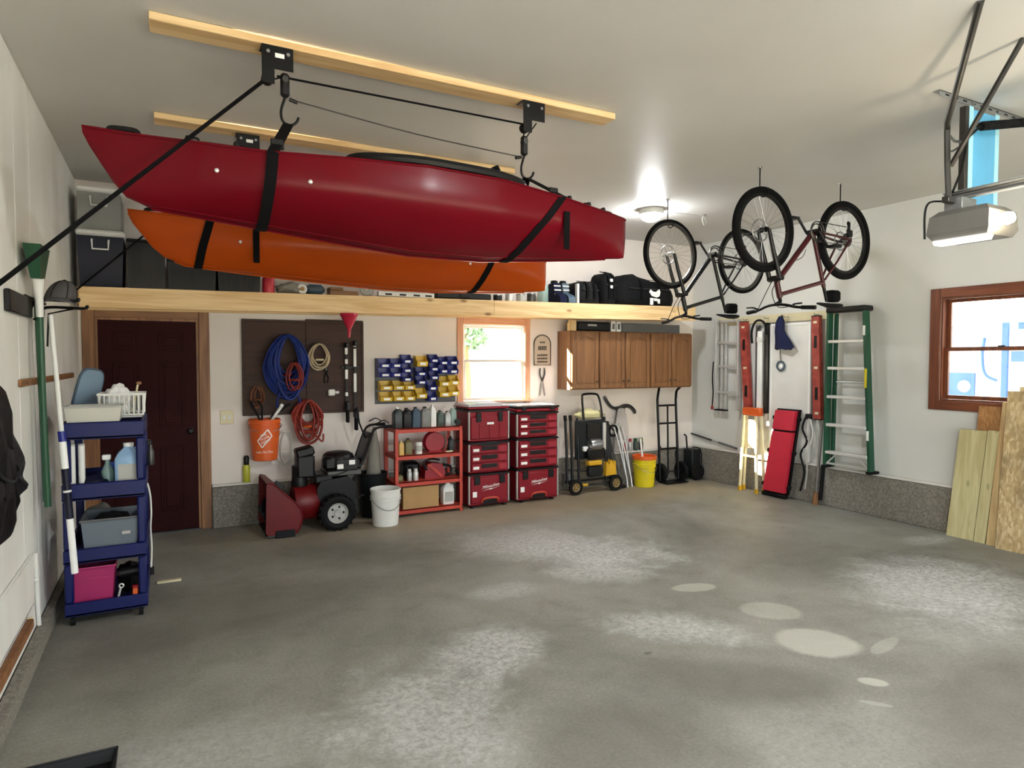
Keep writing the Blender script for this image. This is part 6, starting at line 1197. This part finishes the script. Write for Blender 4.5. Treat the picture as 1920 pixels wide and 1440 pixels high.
# mechanic's creeper on end
cr = thing('mechanic_creeper', 'red padded mechanic creeper standing on end', 'creeper', (6.45, 5.3, 0))
def sheet(mb, zz, x_of, y0_of, y1_of, th):
    mb.loft([[(x_of(z) - th, y0_of(z), z), (x_of(z), y0_of(z), z), (x_of(z), y1_of(z), z), (x_of(z) - th, y1_of(z), z)] for z in zz])
xo = lambda z: 6.42 + .065 * z; ya = lambda z: 5.185 - .10 * z; yb3 = lambda z: 5.535 - .13 * z
q = MB(); sheet(q, (.07, .2, .4, .6, .79), xo, lambda z: ya(z) + .02, lambda z: yb3(z) - .02, .045); q.build('back_pad', 'creeper_red', cr)
q = MB(); sheet(q, (.815, .9, 1.0, 1.045), xo, lambda z: ya(z) + .02, lambda z: yb3(z) - .02, .055); q.build('head_pad', 'creeper_red', cr)
q = MB(); sheet(q, (.045, .5, 1.06), lambda z: xo(z) + .035, ya, lambda z: yb3(z), .034); q.build('frame', 'black_metal', cr)
for z in (.14, .55, .95):
    for yy in (ya(z) - .012, yb3(z) + .012): MB().tube([(xo(z) - .002, yy - .012, z), (xo(z) - .002, yy + .012, z)], .026, 12).build('caster', 'black_rubber', cr)
MB().box(xo(.02) - .03, xo(.02) + .03, 5.19, 5.53, .0, .046, .006).build('end_bar', 'black_metal', cr)
# folded sawhorses in the patch of sun
sh = thing('sawhorse', 'folded pale sawhorse with orange top in the sunlight', 'sawhorse', (6.42, 5.72, 0)); mat('sun_tan', (206, 170, 112), .5)
MB().box(6.40, 6.47, 5.58, 5.86, .95, 1.05, .012).build('top_beam', 'orange_plastic', sh)
for y0, y1, x0 in ((5.80, 5.84, 6.36), (5.62, 5.58, 6.36), (5.82, 5.87, 6.46), (5.60, 5.55, 6.46)): MB().tube([(x0 + (.02 if x0 < 6.4 else -.01), y0, .95), (x0, y1, .06)], .018, 8).build('leg', 'cream', sh); MB().tube([(x0, y1, .06), (x0, y1, 0)], .024, 8).build('foot', 'machine_yellow', sh)
MB().tube([(6.365, 5.60, .45), (6.365, 5.83, .45)], .012, 8).build('brace', 'sun_tan', sh); MB().box(6.385, 6.40, 5.60, 5.82, .55, .9, .004).build('shelf_flap', 'cream', sh)
# cables and pry bar between creeper and ladder
t = thing('power_lead', 'black and white cords hanging beside the red creeper', 'cord', (6.5, 5.0, .1))
for (pts, r, m) in (([(6.53, 5.02, 1.0), (6.50, 5.05, .85), (6.49, 4.98, .7), (6.49, 5.06, .55), (6.48, 5.0, .35), (6.48, 5.05, .12)], .012, 'black_rubber'), ([(6.53, 4.99, .98), (6.50, 4.96, .8), (6.49, 5.02, .6), (6.49, 4.97, .4), (6.48, 4.99, .15)], .009, 'pale_grey_plastic'), ([(6.53, 4.97, .96), (6.51, 4.92, .8), (6.50, 4.95, .66)], .008, 'white_plastic')): MB().tube(smooth_path(pts, 5), r, 8).build('cord', m, t)
MB().box(6.52, 6.56, 4.96, 5.04, .96, 1.02, .01).build('plug', 'black_plastic', t)
t = thing('pry_bar', 'long steel bar with wooden foot leaning by the green ladder', 'bar', (6.49, 4.84, 0)); MB().tube([(6.49, 4.85, .12), (6.52, 4.84, .5), (6.555, 4.83, .96)], .015, 8).build('shaft', 'steel', t); MB().tube([(6.485, 4.855, .0), (6.49, 4.85, .14)], [.034, .026], 8).build('foot', 'oak_z', t); MB().tube([(6.50, 4.80, .06), (6.53, 4.79, .45)], .02, 8).build('dark_sleeve', 'black_rubber', t)
mat('bright_alu', (226, 226, 222), .4, .35, var=.06)
# green fibreglass step ladder, closed, standing on the ledge
gl = thing('step_ladder', 'green fibreglass step ladder with silver steps on the side wall', 'ladder', (6.5, 4.45, .45))
def rail_y(s, z): f = (z - .45) / 1.75; return (4.715 - .02 * f) if s > 0 else (4.19 + .095 * f)
for s in (1, -1):
    MB().loft([[(6.43, rail_y(s, z) - .014, z), (6.505, rail_y(s, z) - .014, z), (6.505, rail_y(s, z) + .014, z), (6.43, rail_y(s, z) + .014, z)] for z in (.455, 1.3, 2.17)]).build('front_rail', 'ladder_green', gl)
    MB().loft([[(6.515, rail_y(s, z) - .012 - s * .03, z), (6.56, rail_y(s, z) - .012 - s * .03, z), (6.56, rail_y(s, z) + .012 - s * .03, z), (6.515, rail_y(s, z) + .012 - s * .03, z)] for z in (.455, 1.3, 2.15)]).build('rear_rail', 'ladder_green', gl)
    MB().box(6.42, 6.565, rail_y(s, .45) - .03, rail_y(s, .45) + .03, .448, .475, .004).build('foot', 'black_rubber', gl)
for z in (1.845, 1.553, 1.24, .93, .625):
    MB().box(6.425, 6.51, rail_y(-1, z) + .012, rail_y(1, z) - .012, z - .020, z + .014, .005).build('step', 'bright_alu', gl)
for z in (1.40,): MB().tube([(6.54, rail_y(-1, z) + .05, z), (6.54, rail_y(1, z) - .05, z)], .010, 8).build('rear_brace', 'aluminium', gl)
MB().tube([(6.45, rail_y(1, .5) - .01, .49), (6.45, rail_y(1, .6) - .14, .615)], .009, 6).build('step_brace', 'aluminium', gl); MB().tube([(6.45, rail_y(-1, .5) + .01, .49), (6.45, rail_y(-1, .6) + .14, .615)], .009, 6).build('step_brace', 'aluminium', gl); MB().box(6.43, 6.47, 4.22, 4.68, .49, .51, .003).build('bottom_brace', 'aluminium', gl)
MB().box(6.42, 6.57, 4.26, 4.72, 2.155, 2.215, .012).build('top_cap', 'black_plastic', gl)
for z in (1.95, .85): MB().box(6.426, 6.431, rail_y(-1, z) - .012, rail_y(-1, z) + .012, z - .05, z + .05).build('decal', 'bright_white', gl)
MB().box(6.426, 6.431, rail_y(-1, 1.45) - .012, rail_y(-1, 1.45) + .012, 1.35, 1.55).build('warning_decal', 'yellow_plastic', gl)

# ---- sheet goods and boards leaning under the brown window
def osb_mat(name, c1, c2, c3):
    m = bpy.data.materials.new(name); m.use_nodes = True; nt = m.node_tree; N = nt.nodes; Lk = nt.links; b = N['Principled BSDF']; b.inputs['Roughness'].default_value = .8
    tc = N.new('ShaderNodeTexCoord'); mp = N.new('ShaderNodeMapping'); mp.inputs['Scale'].default_value = (50, 62, 24); Lk.new(tc.outputs['Object'], mp.inputs['Vector'])
    vo = N.new('ShaderNodeTexVoronoi'); vo.inputs['Scale'].default_value = 1.0; vo.inputs['Randomness'].default_value = 1; Lk.new(mp.outputs['Vector'], vo.inputs['Vector'])
    rp = N.new('ShaderNodeValToRGB'); e = rp.color_ramp.elements; e[0].color = (*lin(c1), 1); e[1].color = (*lin(c3), 1); k = e.new(.5); k.color = (*lin(c2), 1)
    sp = N.new('ShaderNodeSeparateColor'); Lk.new(vo.outputs['Color'], sp.inputs[0]); Lk.new(sp.outputs[0], rp.inputs['Fac'])
    nz = N.new('ShaderNodeTexNoise'); nz.inputs['Scale'].default_value = 3.0; nz.inputs['Detail'].default_value = 5; Lk.new(tc.outputs['Object'], nz.inputs['Vector'])
    r2 = N.new('ShaderNodeValToRGB'); r2.color_ramp.elements[0].position = .38; r2.color_ramp.elements[0].color = (.42, .38, .34, 1); r2.color_ramp.elements[1].position = .56; r2.color_ramp.elements[1].color = (1, 1, 1, 1); Lk.new(nz.outputs['Fac'], r2.inputs['Fac'])
    mx = N.new('ShaderNodeMix'); mx.data_type = 'RGBA'; mx.blend_type = 'MULTIPLY'; mx.inputs[0].default_value = .85; Lk.new(rp.outputs['Color'], mx.inputs[6]); Lk.new(r2.outputs['Color'], mx.inputs[7]); Lk.new(mx.outputs[2], b.inputs['Base Color'])
    bp = N.new('ShaderNodeBump'); bp.inputs['Strength'].default_value = .4; bp.inputs['Distance'].default_value = .003; Lk.new(vo.outputs['Distance'], bp.inputs['Height']); Lk.new(bp.outputs['Normal'], b.inputs['Normal']); MATS[name] = m
osb_mat('osb', (198, 174, 128), (176, 150, 106), (218, 198, 156)); osb_mat('ply_brown', (176, 128, 78), (160, 112, 66), (190, 144, 92))
wood_mat('treated', (204, 196, 150), (180, 170, 122), 'Z', rough=.75)
def leanboard(name, label, cat, y0, y1, h, xb, xt, th, m, dy=0.0):
    o = MB(); o.loft([[(xb, y0, 0), (xb + th, y0, 0), (xb + th, y1, 0), (xb, y1, 0)], [(xt, y0 + dy, h), (xt + th, y0 + dy, h), (xt + th, y1 + dy, h), (xt, y1 + dy, h)]]); return tag(o.build(name, m, origin=(xb, (y0 + y1) / 2, 0)), label, cat)
leanboard('treated_board', 'pale greenish treated board leaning nearest the corner', 'board', 3.19, 3.42, 1.0, 6.43, 6.50, .03, 'treated', -.06)
leanboard('treated_board', 'narrow treated board beside the wider pale one', 'board', 3.09, 3.18, 1.01, 6.42, 6.49, .035, 'treated', -.06)
leanboard('plywood_offcut', 'brown plywood offcut rising behind the pale boards', 'plywood', 2.90, 3.28, 1.22, 6.478, 6.555, .02, 'ply_brown', -.05)
leanboard('pine_stud', 'tan stud leaning at the edge of the strand board', 'stud', 2.99, 3.075, 1.27, 6.41, 6.50, .038, 'pine_z', -.06)
leanboard('strand_board', 'weathered strand board sheet leaning under the window', 'sheet', 1.75, 2.98, 1.37, 6.36, 6.46, .014, 'osb', -.02)
leanboard('strand_board', 'second strand board sheet just behind the weathered one', 'sheet', 1.7, 2.90, 1.41, 6.38, 6.482, .014, 'osb', -.02)
leanboard('pine_stud', 'pale stud standing behind the strand board sheets', 'stud', 2.45, 2.54, 1.44, 6.42, 6.52, .03, 'pine_z', -.02)

# ================================================================== BICYCLES HUNG FROM THE CEILING
mat('tyre', (11, 11, 12), .85, bump=.3, bscale=200, spec=.15); mat('bike_maroon', (66, 12, 19), .35, var=.15, spec=.4); mat('bike_black', (10, 10, 11), .35, spec=.4)
def bicycle(name, label, loc, fm, R, wb_, tyre_r, bag_, fork_m, silver=False, flip_s=1):
    """Built upright (rear hub at the origin, nose along +x), then turned over with the wheels up."""
    t = thing(name, label, 'bicycle', loc, (0, pi, 0))
    def tb(nm, path, r, m, n=10, par=None): return MB().tube(path, r, n).build(nm, m, par or t, local=True)
    BB = (.425, 0, -.035); ST = (.27, 0, .43); HT0 = (wb_ - .165, 0, .42); HT1 = (wb_ - .205, 0, .55)
    for (hx, nm, disc, back) in ((0, 'rear_wheel', .08, True), (wb_, 'front_wheel', .09, False)):
        w_ = MB().torus((hx, 0, 0), R - tyre_r, tyre_r, 'Y', 48, 10).build(nm, 'tyre', t, local=True)
        MB().lathe([(R - tyre_r * 2 - .022, -.011), (R - tyre_r * 1.6, -.012), (R - tyre_r * 1.6, .012), (R - tyre_r * 2 - .022, .011), (R - tyre_r * 2 - .022, -.011)], (hx, 0, 0), 48, 'Y').build('rim', 'black_metal' if not silver else 'dark_steel', w_, local=True)
        sp = MB()
        for k in range(28):
            a = 2 * pi * k / 28; b_ = a + (.5 if k % 4 < 2 else -.5); s = .022 if k % 2 else -.022; sp.cyl((hx + .022 * cos(b_), s, .022 * sin(b_)), (hx + (R - tyre_r * 2 - .015) * cos(a), 0, (R - tyre_r * 2 - .015) * sin(a)), .0013, n=4)
        so = sp.build('spokes', 'steel', w_, local=True)
        MB().lathe([(0, -.05), (.012, -.05), (.014, -.03), (.024, -.028), (.018, 0), (.024, .028), (.014, .03), (.012, .05), (0, .05)], (hx, 0, 0), 16, 'Y').build('hub', 'aluminium' if (silver and not back) else 'black_metal', w_, local=True)
        ds = MB(); ds.torus((hx, .038, 0), disc, .006, 'Y', 28, 6)
        for k in range(5): a = 2 * pi * k / 5; ds.tube([(hx + .02 * cos(a), .038, .02 * sin(a)), (hx + disc * cos(a + .3), .038, disc * sin(a + .3))], .004, 5)
        ds.build('brake_disc', 'steel', w_, local=True)
        if back:
            for k, r_ in enumerate((.058, .05, .042, .034, .028)): MB().torus((hx, -.028 - k * .006, 0), r_, .0045, 'Y', 24, 6).build('sprocket', 'dark_steel', w_, local=True)
    tb('down_tube', [BB, HT0], .024, fm); tb('seat_tube', [BB, ST], .018, fm); tb('top_tube', [(.285, 0, .39), (HT1[0] + .006, 0, HT1[2] - .025)], .018, fm); tb('head_tube', [HT0, HT1], .024, fm)
    for s in (-1, 1):
        tb('chain_stay', [(BB[0] - .02, s * .03, BB[2]), (.2, s * .045, -.02), (0, s * .062, 0)], .010, fm, 8); tb('seat_stay', [(.28, s * .018, .37), (.15, s * .045, .2), (0, s * .062, 0)], .009, fm, 8)
        f = tb('fork_leg', [(HT0[0] + .03, s * .052, HT0[2] - .035), (wb_ - .05, s * .054, .16), (wb_, s * .055, 0)], [.020, .018, .014], fork_m, 10)
        tb('stanchion', [(HT0[0] + .012, s * .052, HT0[2] + .0), (wb_ - .085, s * .053, .25)], .014, 'steel', 8)
    MB().box(HT0[0] - .012, HT0[0] + .045, -.075, .075, HT0[2] - .05, HT0[2] - .005, .012).build('fork_crown', fork_m, t, local=True)
    tb('stem', [HT1, (HT1[0] - .006, 0, HT1[2] + .035), (HT1[0] + .05, 0, HT1[2] + .06)], .016, 'black_metal')
    hb = (HT1[0] + .05, HT1[2] + .06)
    tb('handlebar', smooth_path([(hb[0] - .05, -.34, hb[1] + .045), (hb[0] - .02, -.2, hb[1] + .035), (hb[0], -.07, hb[1] + .005), (hb[0], .07, hb[1] + .005), (hb[0] - .02, .2, hb[1] + .035), (hb[0] - .05, .34, hb[1] + .045)], 5), .012, 'black_metal')
    for s in (-1, 1):
        tb('grip', [(hb[0] - .03, s * .23, hb[1] + .038), (hb[0] - .052, s * .345, hb[1] + .046)], .017, 'black_rubber'); tb('brake_lever', smooth_path([(hb[0] - .01, s * .19, hb[1] + .03), (hb[0] + .035, s * .2, hb[1] + .015), (hb[0] + .03, s * .28, hb[1] + .01)], 4), .007, 'black_metal', 6)
        tb('brake_cable', smooth_path([(hb[0] + .01, s * .18, hb[1] + .02), (hb[0] + .09, s * .1, hb[1] + .03), (hb[0] + .08, s * .03, hb[1] - .1), (hb[0] + .01, s * .03, hb[1] - .2)], 5), .0035, 'black_rubber', 5)
    tb('seat_post', [ST, (.24, 0, .515), (.225, 0, .555)], .014, 'black_metal')
    sd = MB(); rings = []
    for (x, w2, z, h) in ((.08, .05, .585, .03), (.10, .075, .592, .045), (.15, .078, .592, .045), (.22, .045, .588, .035), (.29, .024, .583, .028), (.345, .015, .578, .018)): rings.append([(x, w2 * cos(a), z + h * .5 * sin(a)) for a in [2 * pi * j / 14 for j in range(14)]])
    sd.loft(rings); sd.build('saddle', 'black_rubber', t, local=True, sm=60)
    if bag_: MB().box(.08, .21, -.045, .045, .455, .56, .02).build('saddle_bag', 'black_web', t, local=True)
    MB().lathe([(.02, -.05), (.024, -.05), (.024, .05), (.02, .05)], BB, 16, 'Y').build('bottom_bracket', 'black_metal', t, local=True)
    for k, r_ in enumerate((.085, .066)): MB().torus((BB[0], -.045 + k * .008, BB[2]), r_, .006, 'Y', 32, 6).build('chain_ring', 'dark_steel', t, local=True)
    ca = radians(128)
    for s, a in ((-1, ca), (1, ca + pi)):
        ex, ez = BB[0] + .17 * cos(a), BB[2] + .17 * sin(a); tb('crank_arm', [(BB[0], s * .06, BB[2]), (ex, s * .075, ez)], .011, 'black_metal', 8)
        p = MB(); p.box(ex - .05, ex + .05, s * .085 - (.0 if s > 0 else .09), s * .085 + (.09 if s > 0 else .0), ez - .012, ez + .012, .006); p.build('pedal', 'black_plastic', t, local=True)
    tb('chain', [(BB[0], -.041, BB[2] + .085), (0, -.041, .05)], .004, 'dark_steel', 5); tb('chain', [(BB[0], -.041, BB[2] - .085), (.03, -.041, -.11)], .004, 'dark_steel', 5)
    d = MB(); d.box(-.015, .035, -.075, -.045, -.08, -.02, .006); d.box(.005, .028, -.065, -.045, -.15, -.07, .004); d.torus((.02, -.05, -.075), .016, .005, 'Y', 14, 6); d.torus((.018, -.05, -.14), .016, .005, 'Y', 14, 6); d.build('derailleur', 'black_metal', t, local=True)
    if fm != 'bike_black': tb('bottle_cage', smooth_path([(.55, .03, .13), (.585, .045, .19), (.62, .03, .22), (.6, -.03, .2), (.55, -.03, .13)], 4), .004, 'steel', 5)
    return t
bicycle('mountain_bike', 'maroon mountain bike hanging upside down nearer the side window', (5.41, 3.80, 2.715), 'bike_maroon', .352, 1.035, .028, True, 'bike_black')
bicycle('city_bike', 'black bicycle hanging upside down behind the maroon one', (5.42, 4.99, 2.69), 'bike_black', .342, .985, .019, True, 'bike_black', True)
for (x, y, R_, z, lab) in ((4.375, 3.80, .352, 2.715, 'ceiling hook holding the front wheel of the maroon bike'), (5.41, 3.80, .352, 2.715, 'ceiling hook holding the rear wheel of the maroon bike'), (4.435, 4.99, .342, 2.69, 'ceiling hook holding the front wheel of the black bike'), (5.42, 4.99, .342, 2.69, 'ceiling hook holding the rear wheel of the black bike')):
    t = thing('ceiling_hook', lab, 'hook', (x, y, ZC)); zt_ = z + R_ - .07
    MB().tube(smooth_path([(x, y + .045, ZC), (x, y + .045, zt_ + .05), (x, y + .03, zt_), (x, y, zt_ - .012), (x, y - .03, zt_), (x, y - .04, zt_ + .03)], 4), .005, 8).build('shank', 'black_rubber', t); MB().lathe([(0, -.012), (.016, -.012), (.018, -.001), (0, -.001)], (x, y + .045, ZC), 12).build('plate', 'steel', t)

# ================================================================== CEILING LAMP AND AN ADDED ONE OUT OF VIEW
for nm_, e_ in (('lamp_glow', LAMP_E), ('added_lamp_glow', ADDED_LAMP_E)):
    em = bpy.data.materials.new(nm_); em.use_nodes = True; em.node_tree.nodes['Principled BSDF'].inputs['Emission Color'].default_value = (0.97, .985, 1.0, 1); em.node_tree.nodes['Principled BSDF'].inputs['Emission Strength'].default_value = e_; MATS[nm_] = em
for (lx, ly, lab, gm) in ((4.58, 5.46, 'round white lit lamp on the ceiling near the back wall', 'lamp_glow'), (2.3, 0.4, 'added round white lit lamp on the ceiling above the viewer, out of view', 'added_lamp_glow')):  # second lamp is added out of view to brighten the left side
    cl = thing('ceiling_lamp', lab, 'lamp', (lx, ly, ZC))
    MB().lathe([(0, -.001), (.125, -.001), (.13, -.02), (.125, -.055), (.10, -.06), (0, -.06)], (lx, ly, ZC), 32).build('base', 'white_plastic', cl)
    MB().lathe([(.105, -.061), (.107, -.068), (.095, -.10), (.055, -.122), (0, -.128)], (lx, ly, ZC), 32).build('globe', gm, cl)
t = thing('lamp_wire', 'thin wire looping on the ceiling beside the lamp', 'wire', (5.2, 5.4, ZC)); MB().tube(smooth_path([(4.70, 5.46, ZC - .006), (5.1, 5.42, ZC - .008), (5.25, 5.38, ZC - .03), (5.27, 5.36, ZC - .10), (5.24, 5.36, ZC - .12), (5.22, 5.37, ZC - .05), (5.25, 5.36, ZC - .002)], 5), .004, 6).build('strand', 'pale_grey_plastic', t); MB().box(5.235, 5.265, 5.35, 5.37, ZC - .012, ZC - .001, .002).build('staple', 'steel', t)

# ================================================================== GARAGE DOOR OPENER
mat('opener_grey', (104, 102, 97), .55, var=.1); mat('film_blue', (92, 178, 226), .3, var=.15, scale=4); mat('film_blue_light', (168, 226, 246), .25, var=.08); mat('galv', (158, 162, 164), .4, .7, var=.2)
go = thing('garage_door_opener', 'grey garage door opener with lit bulb hanging from the ceiling', 'opener', (4.2, 2.05, 2.33))
MB().loft([[(3.99, 1.95, 2.335), (4.26, 1.95, 2.335), (4.26, 2.24, 2.335), (3.99, 2.24, 2.335)], [(3.965, 1.93, 2.37), (4.28, 1.93, 2.37), (4.28, 2.26, 2.37), (3.965, 2.26, 2.37)], [(3.975, 1.935, 2.47), (4.27, 1.935, 2.47), (4.27, 2.25, 2.47), (3.975, 2.25, 2.47)], [(4.02, 1.97, 2.505), (4.22, 1.97, 2.505), (4.22, 2.22, 2.505), (4.02, 2.22, 2.505)]]).build('motor_cover', 'opener_grey', go)
em2 = bpy.data.materials.new('lens_glow'); em2.use_nodes = True; p2 = em2.node_tree.nodes['Principled BSDF']; p2.inputs['Base Color'].default_value = (.9, .9, .88, 1); p2.inputs['Emission Color'].default_value = (1, .96, .88, 1); p2.inputs['Emission Strength'].default_value = LENS_E; MATS['lens_glow'] = em2
MB().prism([(1.95, 2.332), (2.235, 2.332), (2.225, 2.308), (1.96, 2.308)], 'X', 3.985, 4.06).build('light_lens', 'lens_glow', go)
em3 = bpy.data.materials.new('bulb_glow'); em3.use_nodes = True; p3 = em3.node_tree.nodes['Principled BSDF']; p3.inputs['Emission Color'].default_value = (1, .84, .60, 1); p3.inputs['Emission Strength'].default_value = BULB_E; MATS['bulb_glow'] = em3
MB().lathe([(.014, .0), (.016, -.02), (.03, -.045), (.034, -.07), (.026, -.095), (0, -.105)], (4.0, 1.925, 2.40), 18, 'Y').build('bulb', 'bulb_glow', go); MB().lathe([(0, .02), (.018, .02), (.018, .0), (.016, -.01), (0, -.01)], (4.0, 1.928, 2.40), 14, 'Y').build('socket', 'white_plastic', go)
rl = MB(); rl.box(4.085, 4.125, -2.12, 2.24, 2.575, 2.58); rl.box(4.101, 4.109, -2.12, 2.24, 2.58, 2.62); rl.box(4.085, 4.125, -2.12, 2.24, 2.62, 2.625); rl.build('rail', 'galv', go)
MB().tube([(4.075, -2.1, 2.60), (4.075, 2.2, 2.60)], .005, 6).build('chain', 'dark_steel', go); MB().tube(smooth_path([(4.06, 2.23, 2.575), (3.99, 2.26, 2.565), (3.965, 2.27, 2.50), (3.96, 2.265, 2.35)], 4), .006, 6).build('power_cord', 'black_rubber', go)
MB().box(4.03, 4.18, 2.10, 2.20, 2.50, 2.574, .003).build('rail_clamp', 'galv', go)
hg = thing('opener_hanger', 'slotted steel hanger with blue film holding the opener', 'bracket', (4.55, 2.28, ZC))
a = MB(); a.box(4.07, 5.2, 2.26, 2.264, ZC - .035, ZC - .001); a.box(4.07, 5.2, 2.26, 2.30, ZC - .005, ZC - .001); a.build('ceiling_angle', 'galv', hg)
for i in range(11): MB().box(4.13 + i * .095, 4.17 + i * .095, 2.2585, 2.26, ZC - .024, ZC - .014).build('slot', 'black_plastic', hg)
for x in (4.40, 4.70): MB().box(x, x + .045, 2.262, 2.268, 2.50, ZC - .006, .001).build('strap', 'film_blue_light', hg)
MB().box(4.448, 4.698, 2.264, 2.267, 2.52, ZC - .05).build('film', 'film_blue', hg); MB().box(4.36, 4.398, 2.264, 2.30, 2.52, ZC - .04, .001).build('dark_angle', 'dark_steel', hg)
for x in (4.42, 4.72): MB().cyl((x, 2.25, ZC - .02), (x, 2.262, ZC - .02), .010, n=8).build('bolt', 'steel', hg)
MB().box(4.36, 4.75, 2.255, 2.262, 2.50, 2.54, .002).build('lower_bar', 'galv', hg)
cc = thing('coiled_cable', 'black coiled cable running along the opener hanger', 'cable', (4.7, 2.2, 3.1)); pth = []
for i in range(30 * 10 + 1):
    f = i / 300; a_ = 2 * pi * i / 10; c0 = V(4.40, 2.20, 3.06).lerp(V(5.1, 2.16, 3.24 - .04), f); pth.append(c0 + V(0, .022 * cos(a_), .022 * sin(a_)))
MB().tube(pth, .007, 5).build('coil', 'black_rubber', cc); MB().tube([(4.30, 2.22, 2.98), (4.40, 2.20, 3.06)], .007, 6).build('lead', 'black_rubber', cc)
tb_ = thing('track_brace', 'dark bent steel brace rods running up to the ceiling', 'brace', (3.95, 2.15, 2.56))
MB().tube([(3.985, 2.15, 2.565), (3.965, 2.15, 2.75), (3.955, 2.15, 2.95), (3.90, 2.12, 2.975), (3.235, 1.63, ZC)], .016, 8).build('bent_rod', 'dark_steel', tb_)
MB().tube([(3.99, 2.145, 2.75), (3.79, 1.71, ZC)], .014, 8).build('straight_rod', 'dark_steel', tb_)
MB().tube([(3.96, 2.15, 2.93), (4.20, 2.24, 2.95), (4.38, 2.27, 2.98)], .008, 6).build('cross_tie', 'dark_steel', tb_); MB().tube([(3.97, 2.15, 2.83), (4.15, 2.22, 2.88), (4.36, 2.27, 2.97)], .006, 6).build('cross_tie', 'dark_steel', tb_); MB().tube(smooth_path([(4.37, 2.26, 2.98), (4.25, 2.22, 2.8), (4.08, 2.18, 2.62)], 4), .007, 6).build('cable', 'black_rubber', tb_)
MB().box(3.95, 4.02, 2.13, 2.17, 2.54, 2.575, .003).build('foot', 'dark_steel', tb_)
